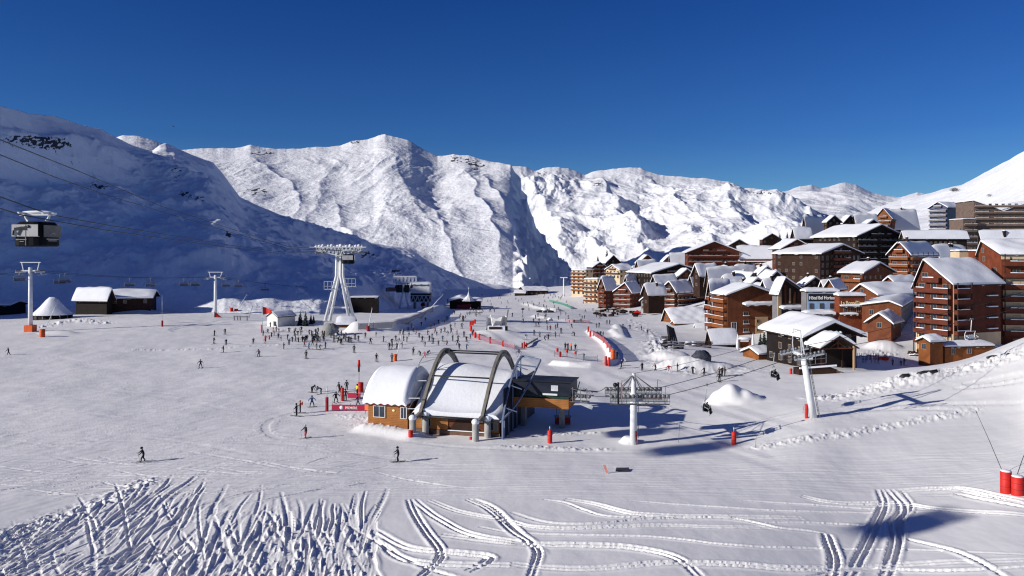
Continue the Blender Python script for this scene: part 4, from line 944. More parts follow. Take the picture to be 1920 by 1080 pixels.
# scaffold frame at the left end of the vault
s = MB()
for y in (1.2, 3.4, 5.6): s.bar((-2.3, y, 2.0 + y * .2), (-2.3, y, 3.2 + y * .85), .13).bar((-2.3, y, 3.2 + y*.85), (-.3, y, 3.3 + y * .85), .12).bar((-2.3, y, 2.4+y*.4), (-.6, y, 2.5+y*.4), .1)
for a_, b_ in [((-2.3,1.2,4.2),(-2.3,5.6,8.0)), ((-2.3,1.2,2.4),(-2.3,5.6,4.6)), ((-2.3,5.6,8.0),(-.3,6.4,8.6)), ((-2.2,1.2,2.4),(-1.0,3.4,5.4))]: s.bar(a_, b_, .12)
s.tube(smooth([(-2.3, 5.6, 8.0), (-2.2, 7.2, 9.0), (-1.2, 8.0, 9.2), (0, 8.1, 9.3)], 2), .07, 6)
s.build('scaffold_frame', GAL, ST)
# control hut with its own small vault
HUT = thing('control_hut', loc2w((-4.6, 1.2, 1.2)), 'orange wooden control hut under a smooth white vaulted snow roof left of the arches', 'hut', None, AX)
v2 = [(-.6, 2.5), (-.2, 3.4), (.9, 4.8), (2.4, 5.9), (4.2, 6.4), (6.0, 6.1), (7.8, 5.0), (9.2, 3.2), (9.8, 2.2)]
f2 = vault(-3.5, 2.7, v2, 1, 5, .25)
m = MB().grid(f2, 26, 36)
m.grid(lambda u, v: (lambda p: (p[0] + .02, p[1], p[2] * (1 - u) + 2.3 * u))(f2(0, v)), 3, 36).grid(lambda u, v: (lambda p: (p[0], p[1], p[2] * (1 - u) + 2.3 * u))(f2(1, v)), 3, 36)
m.grid(lambda u, v: (lambda p: (p[0], p[1], p[2] * (1 - v) + (2.28 - .09 * (1 + math.sin(u * 40))) * v))(f2(u, 0)), 60, 2)
r_ = MB().box(-3.4, 2.65, -.5, 9.6, 2.1, 2.3).build('roof', RED_D, HUT); m.build('roof_snow', M_SNOW, r_)
HO = wood('honey_boards', (.42, .17, .05), .25)
MB().box(-2.9, 2.6, 0, 9, -3, 2.1).build('wall', HO, HUT)
for x, w_ in [(-1.3, 1.5), (2.1, .7)]: link('window', window_mesh(w_, 1.35, frame=WALL['white']), HUT, (x, -.05, .45))
MB().ball((.7, -.05, 1.35), .22, .06, .16, 8).build('lamp', plain('warm_lamp', (.9, .7, .4), .4), HUT)
bn = MB().poly_extrude([(-3.4, -.9, .25), (2.4, -1.1, -.45), (2.4, -1.1, -1.05), (-3.4, -.9, -.25)], (0, .04, 0))
def banner(label, p0, p1, h, txt=True, mat=None):
    p0 = Vector(p0); p1 = Vector(p1); d = p1 - p0; rz = math.atan2(d.y, d.x); L = math.hypot(d.x, d.y); tz = d.z / L
    t = thing('banner', p0, label, 'banner', 'red banners along the lift queue', rz)
    MB().poly_extrude([(0, 0, .15), (L, 0, .15 + d.z), (L, 0, .15 + h + d.z), (0, 0, .15 + h)], (0, .03, 0)).build('cloth', mat or ORG, t)
    for x in np.linspace(.05, L - .05, 3): MB().tube([(x, .06, -.4 + tz*x), (x, .06, .35 + h + tz * x)], .035, 6).build('stake', GAL_D, t)
    if txt:
        lt = sign_text('PREMIERE', h * .62, M_SIGNW, t, (L * .36, -.02, .15 + h * .25 + d.z * .36), width=L * .32, depth=.01); lt.rotation_euler = (PI/2, -math.atan(tz), 0)
        mb = MB(); mb.tube([(L * .26, -.012, .15 + h * .5 + d.z*.26), (L*.26, -.03, .15 + h*.5 + d.z*.26)], h * .33, 14); mb.build('emblem', M_SIGNW, t)
    return t
h1 = hit(684, 786); h2 = hit(762, 800)
banner('orange red banner fixed along the front of the control hut', (h1.x, h1.y - .1, 1.15), (h2.x, h2.y - .1, .9), .75)
h1 = hit(622, 771); h2 = hit(692, 772); banner('dark red banner with white letters left of the control hut', h1, h2, .8, mat=plain('crimson_banner', (.42, .02, .06), .7, 0, .1, 1.))
h1 = hit(652, 748); h2 = hit(676, 749); banner('short red banner beside the person in the yellow vest', h1, h2, .8, False, mat=plain('crimson_banner', (.42, .02, .06)))
# drive shed that runs out to the right
SH = thing('drive_shed', loc2w((14, 8, 0)), 'long dark blue lift drive shed with an orange skirt running out of the station', 'lift shed', None, AX)
m = MB().box(-3.8, 4.2, -1.9, 2.0, 4.6, 6.3); m.build('hood', DKBLUE, SH)
MB().box(-3.9, 4.4, -2.1, 2.2, 6.302, 6.42).build('roof', BLK, SH)
MB().box(-3.4, 3.8, -1.7, 1.9, 3.9, 4.598).build('machine_deck', plain('dark_green_steel', (.02, .05, .04), .5), SH)
MB().box(-3.8, 3.9, -2.1, -1.95, 3.0, 4.2).box(3.75, 3.9, -1.948, 2.0, 3.0, 4.2).build('skirt', HO, SH)
MB().box(1.6, 2.5, -1.96, -1.905, 5.2, 5.9).build('access_hatch', WHT, SH)
MB().box(.5, 2.4, -1.98, -1.905, 4.62, 4.85).build('number_plate', WHT, SH)
for x in (-2.5, 2.6): MB().box(x - .3, x + .3, -.4, .4, -1.5, 3.9).build('leg', GAL_D, SH)
k = MB()
for i in range(6): k.tube([(4.3 + i*.42, -1.6, 4.6), (4.3 + i*.42, -1.3, 4.6)], .22, 10)
k.bar((3.9, -1.45, 4.9), (7.0, -1.45, 4.75), .16).bar((3.9, 1.4, 4.9), (7.0, 1.4, 4.75), .16).bar((4.6, -1.6, 4.2), (4.6, 1.6, 5.9), .1).bar((5.6, -1.5, 5.6), (6.9, -1.5, 5.2), .12)
for x in (4.4, 5.4, 6.2): k.bar((x, -2.0, 4.0), (x, -2.0, 5.8), .07)
k.bar((4.2, -2.0, 5.6), (6.6, -2.0, 5.2), .06).box(4.0, 6.4, -2.1, -1.0, 3.95, 4.02)
k.build('roller_guide', GAL_D, SH)
MB().bar((5.3, -1.8, 3.9), (6.9, -1.8, 3.3), .1, .5).build('chute', GAL, SH)
m = MB(); m.bar((2.1, 0, 3.0), (2.1, 0, .2), .14)
hp = hit(1055, 797); bx = thing('crate_stand', hp, 'dark red fronted counter standing in the shadow beneath the drive shed', 'counter')
MB().box(-1.0, 1.0, -.4, .4, 0, .25, 1).box(-1.0, 1.0, -.4, .4, .25, 1.1, 0).box(-1.1, 1.1, -.5, .5, 1.1, 1.18, 1).build('body', [RED_D, GAL_D], bx)
for x in (-.8, .8): MB().box(x - .06, x + .06, -.3, .3, 1.18, 2.1).build('post', GAL_D, bx)

# ------------------------------------------------------------------ first tower with catwalks
tb = hit(1188, 829)
TW = thing('lift_tower', tb, 'short white lift tower with wide catwalks and stays from its tip', 'lift tower')
top = (829 - 700) / F * tb.y
m = MB().tube([(0, 0, -.6), (0, 0, top * .55), (.02, 0, top)], [.46, .40, .2], 18); m.build('mast', WHT, TW)
zc = (829 - 742) / F * tb.y
for yy, nm in ((-2.4, 'front'), (2.4, 'rear')):
    m = MB(); L0, L1 = -3.2, 3.6
    m.bar((L0, yy, zc), (L1, yy, zc - .15), .22, .3)
    for i in range(14):
        x = L0 + .3 + i * .5; m.tube([(x, yy - .12, zc + .38), (x, yy + .12, zc + .38)], .24, 12, 1)
    for i in range(7): x = L0 + .55 + i * 1.0; m.bar((x - .3, yy, zc + .34), (x + .3, yy, zc + .34), .1).bar((x, yy, zc), (x, yy, zc + .35), .1)
    m.build('sheave_train', [GAL, GAL_D], TW)
    c = MB(); c.box(L0, L1, yy - 1.05, yy - .35, zc - .42, zc - .38)
    for i in range(12):
        x = L0 + i * (L1 - L0) / 11; c.bar((x, yy - 1.05, zc - .4), (x, yy - 1.05, zc + .75), .05)
        if i < 11 and i % 2 == 0: c.bar((x, yy - 1.05, zc - .4), (x + (L1-L0)/11, yy - 1.05, zc + .7), .04)
    for zz in (.75, .35, 0.): c.bar((L0, yy - 1.05, zc + zz), (L1, yy - 1.05, zc + zz), .05)
    c.bar((L1 - .5, yy - 1.05, zc + .75), (L1 - .5, yy - 1.05, zc + 1.7), .05).bar((L1 - .5, yy - 1.05, zc + 1.7), (L1 - .1, yy - 1.05, zc + 1.6), .05)
    c.build('catwalk', GAL_D, TW)
    s = MB()
    for x in (L0 + .6, L0 + 1.7, 1.3, L1 - .5): s.bar((0, 0, top - .1), (x, yy, zc + .2), .07)
    s.build('stay', GAL_D, TW)
MB().bar((0, -2.6, zc - .05), (0, 2.6, zc - .05), .45, .4).build('cross_arm', WHT, TW)
m = MB()
for y in (.42, .62):
    m.bar((.55, y - .5, .5), (.55, y - .5, zc - .2), .05)
for i in range(14): m.bar((.55, -.08, .7 + i * .35), (.55, .12, .7 + i * .35), .035)
m.build('ladder', TEAL, TW)
m = MB().box(-2.4, -2.2, -3.6, -3.4, zc - .3, zc + 2.2).ball((-2.65, -3.5, zc + 1.9), .28, .28, .28, 8); m.build('signal_post', BLK, TW)
m = MB().box(-2.0, -1.85, -3.5, -3.4, zc + .3, zc + 2.4); m.build('warning_board', plain('pink_board', (.55, .3, .28), .6), TW)
MB().box(1.5, 3.9, 2.6, 3.6, zc - 1.0, zc - .45).build('safety_net_edge', RED_D, TW)
MB().box(-1.5, 1.6, 2.6, 3.4, zc - .95, zc - .65).build('safety_net_edge', RED_D, TW)
# ------------------------------------------------------------------ leaning pylon
pb = hit(1526, 783)
PY2 = thing('lift_pylon', pb, 'tall white leaning lift pylon with side ladder before the dark chalet restaurant', 'lift pylon')
hx_ = (1506 - 1526) / F * pb.y; hz = (783 - 668) / F * pb.y
m = MB().tube([(0, 0, -.5), (hx_ * .6, 0, hz * .6), (hx_ * 1.0, 0, hz)], [.46, .41, .36], 18); m.build('mast', WHT, PY2)
m = MB()
for q in (-.2, .2): m.bar((.7, q, 0), (hx_ + .62, q, hz), .05)
for i in range(22): t = i / 22; m.bar((.7 + (hx_ - .08) * t, -.2, .2 + hz * t), (.7 + (hx_ - .08) * t, .2, .2 + hz * t), .035)
m.build('ladder', GAL_D, PY2)
hd = Vector((hx_, 0, hz)); m = MB()
m.bar(hd + Vector((0, -2.6, .1)), hd + Vector((0, 2.6, .1)), .4, .4); m.build('cross_arm', WHT, PY2)
for yy in (-2.5, 2.5):
    m = MB(); m.bar(hd + Vector((-2.0, yy, -.1)), hd + Vector((1.6, yy, .7)), .2, .28)
    for i in range(8):
        t = i / 7; p = hd + Vector((-1.9 + 3.4 * t, yy, .2 + .75 * t)); m.tube([p + Vector((0, -.1, 0)), p + Vector((0, .1, 0))], .2, 10, 1)
    m.build('sheave_train', [GAL, GAL_D], PY2)
    m = MB()
    for x in (-2.0, -.9, .2, 1.5): m.bar(hd + Vector((x, yy - .9, -.5 + x * .1)), hd + Vector((x, yy - .9, .7 + x * .1)), .06)
    for z in (-.5, .1, .7): m.bar(hd + Vector((-2.0, yy - .9, z - .2)), hd + Vector((1.5, yy - .9, z + .15)), .05)
    m.build('catwalk', GAL_D, PY2)
m = MB(); tq = hd + Vector((-.35, 0, 3.2))
m.bar(hd + Vector((0, -.5, 0)), tq, .10).bar(hd + Vector((0, .5, 0)), tq, .10).bar(tq, tq + Vector((-.9, 0, .25)), .12).bar(tq + Vector((-.9, 0, .25)), tq + Vector((-1.0, 0, -1.6)), .09).bar(hd + Vector((-1.2, 0, .3)), tq + Vector((-1.0, 0, -1.4)), .08)
m.build('lifting_frame', WHT, PY2)
# ropes of this lift (front rope, rear rope, signal line)
a0 = loc2w((20.5, 6.6, 4.85)); a1 = loc2w((20.5, 9.4, 4.85))
f0 = tb + Vector((-3.0, -2.4, zc + .62)); f1 = tb + Vector((3.4, -2.4, zc + .5)); r0 = tb + Vector((-3.0, 2.4, zc + .62)); r1 = tb + Vector((3.4, 2.4, zc + .5))
q0 = pb + hd + Vector((-1.9, -2.5, .35)); q1 = pb + hd + Vector((1.5, -2.5, 1.1)); s0 = pb + hd + Vector((-1.9, 2.5, .35)); s1 = pb + hd + Vector((1.5, 2.5, 1.1))
E0 = W(1822, 598, 112); E1 = W(1990, 552, 116)
rope('haul_rope', 'front haul rope of the chairlift in the foreground', [a0, f0, f1, q0, q1, E0, E1], .035, sag=.25)
rope('haul_rope', 'rear haul rope of the chairlift in the foreground', [a1, r0, r1, s0, s1, E0 + Vector((-1, 6, .3)), E1 + Vector((-1, 6, .3))], .035, sag=.25)
rope('signal_line', 'thin signal line strung from the tower tip to the leaning pylon', [tb + Vector((0, 0, top)), pb + hd + Vector((-.4, 0, 3.3))], .022, sag=.5)

# ------------------------------------------------------------------ chairs
def chair(loc, label, seats=4, w=2.2, rz=0., drop=2.6, mat=None, group='chairs of the foreground chairlift', shade=True, th=1.):
    mat = mat or GAL; t = thing('chairlift_chair', loc, label, 'lift chair', group, rz)
    MB().cbox((0, 0, 0), .5, .18, .22).build('grip', GAL_D, t)
    m = MB().tube([(0, 0, 0), (0, .05, -.5), (0, .15, -drop + .8)], .05*th, 8).bar((-w/2, .15, -drop + .8), (w/2, .15, -drop + .8), .07*th)
    for x in (-w/2, w/2): m.tube(smooth([(x, .15, -drop + .8), (x, .35, -drop + .4), (x, .3, -drop - .35), (x, -.25, -drop - .4)], 1), .04*th, 6)
    m.build('hanger', mat, t)
    for k in range(seats):
        x0 = -w/2 + w * k / seats + .05; x1 = -w/2 + w * (k+1) / seats - .05
        MB().box(x0, x1, -.25, .25, -drop - .42, -drop - .32).build('seat', BLK, t)
        MB().bar(((x0+x1)/2, .28, -drop - .36), ((x0+x1)/2, .42, -drop + .25), x1 - x0, .07).build('backrest', BLK if shade else mat, t)
    m = MB().bar((-w/2, -.35, -drop - .05), (w/2, -.35, -drop - .05), .05).bar((-w/2, -.35, -drop - .05), (-w/2, .15, -drop + .2), .05).bar((w/2, -.35, -drop - .05), (w/2, .15, -drop + .2), .05)
    m.bar((-w/2 + .2, -.4, -drop - .85), (w/2 - .2, -.4, -drop - .85), .05).bar((0, -.35, -drop - .05), (0, -.4, -drop - .85), .04); m.build('safety_bar', mat, t)
    return t
def on_seg(a, b, px):
    lo, hi = 0., 1.
    for _ in range(40):
        m_ = (lo + hi) / 2; p = Vector(a).lerp(Vector(b), m_); x = CX + F * p.x / p.y
        if x < px: lo = m_
        else: hi = m_
    return Vector(a).lerp(Vector(b), lo) + Vector((0, 0, -.25 * 4 * lo * (1 - lo)))
CH1 = on_seg(f1, q0, 1325); CH2 = on_seg(r1, s0, 1452); CH3 = E0 + Vector((0, 0, 0))
chair(CH1, 'loaded chair hanging just beyond the catwalk tower', 4, 2.0, math.radians(68))
chair(CH2, 'dark chair of riders hanging left of the leaning pylon', 4, 2.0, math.radians(62))
chair(CH3, 'empty pale chair hanging in front of the big red brown block', 4, 2.0, math.radians(22), mat=WHT, shade=False)
for i, (p, dx) in enumerate([]): pass
# ------------------------------------------------------------------ left chairlift under the shaded hill
G_L = 'towers of the left chairlift'
def t_tower(px, py, ytop, d, wpx, label, pad=True):
    b = hit(px, py); b = W(px, py, d); b.z = gz(b.x, b.y); hh = (py - ytop) / F * d; w_ = wpx / F * d
    t = thing('chairlift_tower', b, label, 'lift tower', G_L)
    MB().tube([(0, 0, -1), (0, 0, hh * .93)], [.62, .5], 14).build('mast', WHT, t)
    m = MB().bar((-w_/2, 0, hh * .88), (w_/2, 0, hh * .88), .45, .35).bar((-w_/2 - .2, 0, hh), (w_/2 + .2, 0, hh), .22, .22)
    for x in (-1, 1): m.bar((x * w_ * .36, 0, hh * .88), (x * w_ * .46, 0, hh), .2)
    m.build('cross_arm', WHT, t)
    for x in (-1, 1):
        m = MB().bar((x * w_/2, -2.2, hh * .86), (x * w_/2, 2.2, hh * .86), .25, .3)
        for i in range(8): m.tube([(x * w_/2 - .12, -2 + i * .57, hh * .86 + .3), (x * w_/2 + .12, -2 + i * .57, hh * .86 + .3)], .24, 8, 1)
        m.bar((x * w_ * .62, -2.2, hh * .82), (x * w_ * .62, 2.2, hh * .82), .1).bar((x * w_ * .62, 0, hh*.82), (x * w_ * .5, 0, hh * .86), .12)
        m.build('sheave_train', [GAL, GAL_D], t)
    return t, b, hh, w_
tA, bA, hA, wA = t_tower(57, 619, 489, 220, 36, 'large pale T shaped lift tower with a red padded foot near the left edge')
tB, bB, hB, wB = t_tower(404, 590, 512, 285, 26, 'smaller pale T shaped lift tower rising from a red mesh fence')
MB().box(-1.15, 1.15, -1.15, 1.15, -.3, 1.9).build('foot_padding', ORG, tA)
la = bA + Vector((-wA/2, 0, hA * .86 + .5)); lb = bB + Vector((-wB/2, 0, hB * .86 + .5)); ra = bA + Vector((wA/2, 0, hA * .86 + .5)); rb = bB + Vector((wB/2, 0, hB * .86 + .5))
lz = W(-60, 503, 200); rz_ = W(-30, 508, 205); end = W(640, 538, 400); end2 = W(640, 541, 402)
def sagpt(a, b, px, sag):
    lo, hi = 0., 1.
    for _ in range(40):
        m_ = (lo + hi) / 2; p = Vector(a).lerp(Vector(b), m_)
        if CX + F * p.x / p.y < px: lo = m_
        else: hi = m_
    p = Vector(a).lerp(Vector(b), lo); p.z -= sag * 4 * lo * (1 - lo); return p
rope('haul_rope', 'outer haul rope of the left chairlift', [lz, la, lb, end], .05, sag=1.2, n=14)
rope('haul_rope', 'inner haul rope of the left chairlift', [rz_, ra, rb, end2], .05, sag=1.2, n=14)
proto = None
for i, (px, sd) in enumerate([(37,0),(112,0),(122,1),(243,0),(282,1),(345,0),(366,1),(424,0),(447,1),(497,0),(546,1),(556,0),(592,1)]):
    A, Bq = (la, lb) if sd == 0 else (ra, rb)
    if px > 404: A, Bq = (lb, end) if sd == 0 else (rb, end2)
    if px < 57: A, Bq = (lz, la)
    p = sagpt(A, Bq, px, 1.2)
    if proto is None:
        proto = c = chair(p, 'x', 1, 3.0, math.radians(25), 2.4, GAL_D, 'chairs of the left chairlift', False, 1.7)
    else:
        c = copy_tree(proto); c.location = p; c.rotation_euler = (0, 0, math.radians(20 + 7 * (i % 4)))
    where = 'at the left edge beyond the T tower' if px < 57 else 'between the large and the smaller T tower' if px < 404 else 'right of the smaller T tower'
    c['label'] = 'empty pale chair of the left lift hanging ' + where; c['group'] = 'chairs of the left lift ' + where
# ------------------------------------------------------------------ cable car: big A frame tower and cabins
ab = W(637, 608, 245); ab.z = gz(ab.x, ab.y)
AT = thing('cable_tower', ab, 'tall white A frame cable tower with frosted lattice head behind the crowd', 'cable tower')
s = 245 / F
def L_(px, py, y=0.): return Vector(((px - 637) * s, y, (608 - py) * s))
for sg, x0, x1 in ((-1, 613, 633), (1, 661, 641)):
    for yy in (-1.0, 1.0):
        MB().tube([L_(x0 + yy * 2.5, 609, yy * 1.6), L_(x1 + yy, 520, yy), L_(x1 + yy * .5, 470, yy)], [.5, .45, .42], 12).build('leg', WHT, AT)
MB().bar(L_(620, 579), L_(655, 579), .9, .5).build('cross_beam', WHT, AT)
m = MB(); zt = (608 - 466) * s; zb_ = (608 - 482) * s; Wd = 7.2
FR = plain('frosted_steel', (.66, .67, .68), .8, 0, .15, 2.)
for yy in (-1.5, 1.5):
    for k in range(12):
        x = -Wd + k * Wd * 2 / 12; x2 = x + Wd / 6
        a_ = zt - .06 * abs(x) ** 1.2; m.bar((x, yy, zt), (x2, yy, zt), .22)
        m.bar((x, yy, zt), (x + Wd / 12, yy, zb_ + abs(x) * .22), .16).bar((x + Wd / 12, yy, zb_ + abs(x) * .22), (x2, yy, zt), .16)
        m.bar((x, yy, zb_ + abs(x) * .22), (x2, yy, zb_ + abs(x2) * .22), .2)
for k in range(9): x = -Wd + k * Wd * 2 / 8; m.bar((x, -1.5, zt), (x, 1.5, zt), .18).bar((x, -1.5, zt), (x, -1.5, zt + .9), .1)
m.bar((-Wd - 2, -1.7, zt), (-Wd, -1.5, zt), .2).bar((Wd + 1.5, -1.7, zt), (Wd, -1.5, zt), .2)
m.build('lattice_head', FR, AT)
m = MB()
for k in range(16): m.ball((-Wd + k * Wd / 7.5, 0, zt + .2), .7, 1.5, .35 + .25 * (k % 3), 8, 0, .3, k)
m.build('head_snow', M_SNOW, AT)
for sx in (-6.8, -4.6, 4.6, 6.8):
    m = MB().bar((sx, -3.4, zt - 2.0), (sx, 3.4, zt - 2.0), .25, .3)
    for i in range(10): m.tube([(sx - .15, -3.2 + i * .7, zt - 1.7), (sx + .15, -3.2 + i * .7, zt - 1.7)], .3, 8)
    m.bar((sx, 0, zt - 2), (sx, 0, zt - .2), .2).build('sheave_train', GAL_D, AT)
# second, smaller tower before the mid station
b2 = W(758, 574, 430); b2.z = gz(b2.x, b2.y)
A2 = thing('cable_tower', b2, 'smaller A frame cable tower with square lattice frame before the far lift station', 'cable tower'); s2 = 430 / F
for x0, x1 in ((747, 755), (768, 760)): MB().tube([((x0-758)*s2, 0, -2), ((x1-758)*s2, 0, 30*s2), ((x1-758)*s2, 0, 48*s2)], .5, 10).build('leg', WHT, A2)
m = MB()
for yy in (-2, 2):
    for z in (50*s2, 61*s2): m.bar((-20*s2, yy, z), (22*s2, yy, z), .35)
    for k in range(7): x = (-20 + k * 7)*s2; m.bar((x, yy, 50*s2), (x, yy, 61*s2), .25).bar((x, yy, 50*s2), (x + (3.5*s2 if k < 6 else 0), yy, 61*s2), .2)
m.build('lattice_head', FR, A2)
m = MB()
for x in (-14, -6, 6, 14): m.bar((x*s2, -3, 42*s2), (x*s2, 3, 42*s2), 1.0, 1.4).bar((x*s2, 0, 42*s2), (x*s2, 0, 50*s2), .3)
m.cbox((-9*s2, 0, 38*s2), 3.2, 3, 4.2).cbox((5*s2, 0, 38*s2), 2.6, 3, 4.2); m.build('sheave_train', BLK, A2)
# cabins
CAB = plain('cabin_white_film', (.50, .485, .48), .5, 0, .1, .8); CABD = plain('cabin_dark_panel', (.007, .008, .012), .6, 0, .3, .7, 0., .08)
def cabin(loc, label, rz, sc=1., art=True, group='cabins of the cable car'):
    t = thing('gondola_cabin', loc, label, 'cable car', group, rz)
    w, l, h = 1.55*sc, 1.75*sc, 2.55*sc; z0 = -3.5 * sc     # loc is the rope level
    zs = [0, .12, .9, 1.6, 2.25, 2.5]; ins = [.14, 0, 0, .02, .12, .34]
    vs = []; fs = []
    for z, i in zip(zs, ins):
        for k in range(16):
            a = 2*PI*(k+.5)/16; cx = abs(math.cos(a))**.45 * math.copysign(1, math.cos(a)); cy = abs(math.sin(a))**.45 * math.copysign(1, math.sin(a))
            vs.append((cx*(w - i*sc), cy*(l - i*sc), z0 + z*sc))
    for r in range(5):
        for k in range(16): fs.append((r*16+k, r*16+(k+1)%16, (r+1)*16+(k+1)%16, (r+1)*16+k))
    fs += [tuple(range(15,-1,-1)), tuple(80+k for k in range(16))]
    MB().add(vs, fs, 0).build('body', CABD, t)
    # upper window film on the long side, dark glazing on the end
    pn_ = MB().box(-w*.92, w*.80, -l - .05, -l - .02, z0 + 1.02*sc, z0 + 2.2*sc); pn_.build('window', CAB, t)
    gl = MB().box(w + .02, w + .05, -l*.8, l*.8, z0 + .95*sc, z0 + 2.15*sc); gl.build('window', M_GLASS, t)
    MB().box(-w*.9, w*.9, -l - .06, -l - .03, z0 + .98*sc, z0 + 1.03*sc).box(-.03, .03, -l-.07, -l-.05, z0+.1, z0+2.2*sc).build('window_frame', GAL_D, t)
    if art:  # skier picture on the film, pale lettering strips, ring emblem
        def P2(x, z): return (x*sc, -l - .075, z0 + z*sc)
        sk = MB()
        for a_, b_, r in [((-1.15,1.72),(-.35,1.86),.14), ((-.35,1.86),(.25,1.98),.10), ((-1.2,1.62),(-1.25,1.12),.12), ((-.45,1.75),(-.75,1.15),.13), ((-.5,1.7),(.12,1.72),.06)]:
            a_ = Vector(P2(*a_)); b_ = Vector(P2(*b_)); sk.bar(a_, b_, .04, r*2*sc)
        sk.tube([P2(.3, 2.0), (P2(.3, 2.0)[0], -l-.11, P2(.3,2.0)[2])], .15*sc, 12); sk.build('printed_skier', BLK, t)
        tx = plain('cabin_lettering', (.42, .38, .37), .5); lt = MB()
        lt.box(-1.0*sc, .1*sc, -l-.05, -l-.03, z0+.66*sc, z0+.72*sc).box(-.6*sc, -.2*sc, -l-.05, -l-.03, z0+.48*sc, z0+.53*sc)
        lt.box(w+.03, w+.05, -.95*sc, .95*sc, z0+.70*sc, z0+.80*sc).box(w+.03, w+.05, -.7*sc, .7*sc, z0+.55*sc, z0+.62*sc).build('lettering', tx, t)
        rg = MB(); ring = [(w + .06, .34*sc*math.cos(a), z0 + 1.2*sc + .2*sc*math.sin(a)) for a in np.linspace(-.5, PI + .5, 12)]; rg.tube(ring, .03*sc, 6); rg.build('emblem', tx, t)
    for x in (-1, 1):
        MB().tube(smooth([(x*w*.55, -.1, z0 + 2.5*sc), (x*w*.66, 0, z0 + 2.7*sc), (x*w*.78, 0, z0 + 2.95*sc), (x*w*.8, 0, -.25*sc)], 1), .12*sc, 8).build('hanger_arm', WHT, t)
    MB().bar((-w*1.15, 0, -.2*sc), (w*1.15, 0, -.2*sc), .35*sc, .28*sc).bar((-w*.8, -1.1*sc, -.1), (-w*.8, 1.1*sc, -.1), .2*sc).bar((w*.8, -1.1*sc, -.1), (w*.8, 1.1*sc, -.1), .2*sc).build('carriage', WHT, t)
    m = MB(); m.ball((0, 0, 0), w*1.05, .3*sc, .18*sc, 10); m.build('carriage_snow', M_SNOW, t)
    return t
# the four rope strands: outer pair (far) and inner pair (near), from the tower head out of frame to the left
hd1 = ab + Vector((-6.8, 0, zt - 1.4)); hd2 = ab + Vector((-4.6, 0, zt - 1.4)); hd3 = ab + Vector((4.6, 0, zt - 1.4)); hd4 = ab + Vector((6.8, 0, zt - 1.4))
def strand(label, px_pts): rope('track_rope', label, px_pts, .055, 'cable car ropes', 0, 1)
strand('upper cable car rope crossing the shaded hill to the A frame tower', [W(-60, 236, 62), W(0, 262, 72), W(150, 322, 98), W(300, 386, 140), W(430, 428, 182), W(540, 462, 218), hd3])
strand('second cable car rope crossing the shaded hill just below the upper one', [W(-60, 262, 66), W(0, 290, 76), W(100, 331, 96), W(200, 366, 118), W(300, 396, 145), W(430, 435, 186), W(540, 466, 220), hd4])
r3 = [W(-60, 343, 58), W(0, 369, 66), W(50, 387, 71.5), W(96, 403, 76), W(200, 422, 96), W(300, 438, 122), W(420, 458, 166), W(520, 472, 208), hd1]
r4 = [W(-60, 372, 55), W(0, 391, 63), W(36, 402, 69), W(100, 414, 74), W(200, 432, 94), W(300, 446, 120), W(420, 463, 164), W(520, 475, 206), hd2]
strand('lower cable car rope carrying the near cabin on its far side', r3)
strand('lowest cable car rope carrying the near cabin on its near side', r4)
ca_, cb_ = W(38, 401, 70), W(94, 402, 76)
cabin(W(70, 398, 74), 'large dark cable car cabin with a skier picture, hanging at the left edge', math.radians(-2), .94)
cabin(ab + Vector((3.1, -1.5, zt - 1.0)), 'dark cable car cabin passing the right side of the A frame tower', math.radians(8), 1.2, False)
# two more cabins of the same line just out of frame; their shadows fall on the snow
def caster(px, py, up, label):
    g = hit(px, py); t = up / SUN.z; p = g + SUN * t
    p.z += 4.0; cabin(p, label, math.radians(-70), 1.15, False)
caster(1235, 847, 56, 'cable car cabin outside the left edge of the view'); caster(1640, 998, 50, 'cable car cabin high outside the left edge of the view')
for px_, py_, sg in ((659, 540, 1), (621, 545, -1)):
    q = L_(px_, py_, -1.5); m = MB(); m.box(q.x - 1.7, q.x + 1.7, q.y - .8, q.y + .8, q.z, q.z + .2)
    for x in (-1.7, -.6, .6, 1.7): m.bar((q.x + x, q.y - .8, q.z), (q.x + x, q.y - .8, q.z + 2.6), .12)
    m.bar((q.x - 1.7, q.y - .8, q.z + 1.1), (q.x + 1.7, q.y - .8, q.z + 1.1), .12).bar((q.x - 1.7, q.y - .8, q.z + 2.6), (q.x + 1.7, q.y - .8, q.z + 2.6), .14).bar((q.x, q.y, q.z + .1), (q.x - sg * 2.6, 0, q.z + .1), .2)
    m.build('maintenance_platform', GAL, AT)
# ------------------------------------------------------------------ far lift station
fs_ = W(770, 572, 440); fs_.z = gz(fs_.x, fs_.y)
FS = thing('lift_station', fs_, 'far lift terminal with a white box roof on a dark truss', 'lift station'); k_ = 440 / F
def FB(x0, x1, y0, y1, dy0, dy1, name, mat): return MB().box((x0-770)*k_, (x1-770)*k_, dy0, dy1, (572-y1)*k_, (572-y0)*k_).build(name, mat, FS)
FB(768, 804, 527, 544, 3, 14, 'roof_box', WHT); FB(768, 806, 544.2, 560, 4, 13, 'machine_room', BLK); FB(720, 770, 533, 541, 6, 16, 'boarding_deck', plain('deck_boards', (.22, .15, .13), .8, 0, .2, .4))
snow_sheet(lambda u, v: ((767 - 770 + 39*u)*k_, 2 + 13*v, (572-526.5)*k_), 12, 6, .9, 5).build('roof_snow', M_SNOW, FS)
snow_sheet(lambda u, v: ((719 - 770 + 52*u)*k_, 5 + 12*v, (572-532.5)*k_), 12, 6, 1.0, 6).build('deck_snow', M_SNOW, FS)
m = MB()
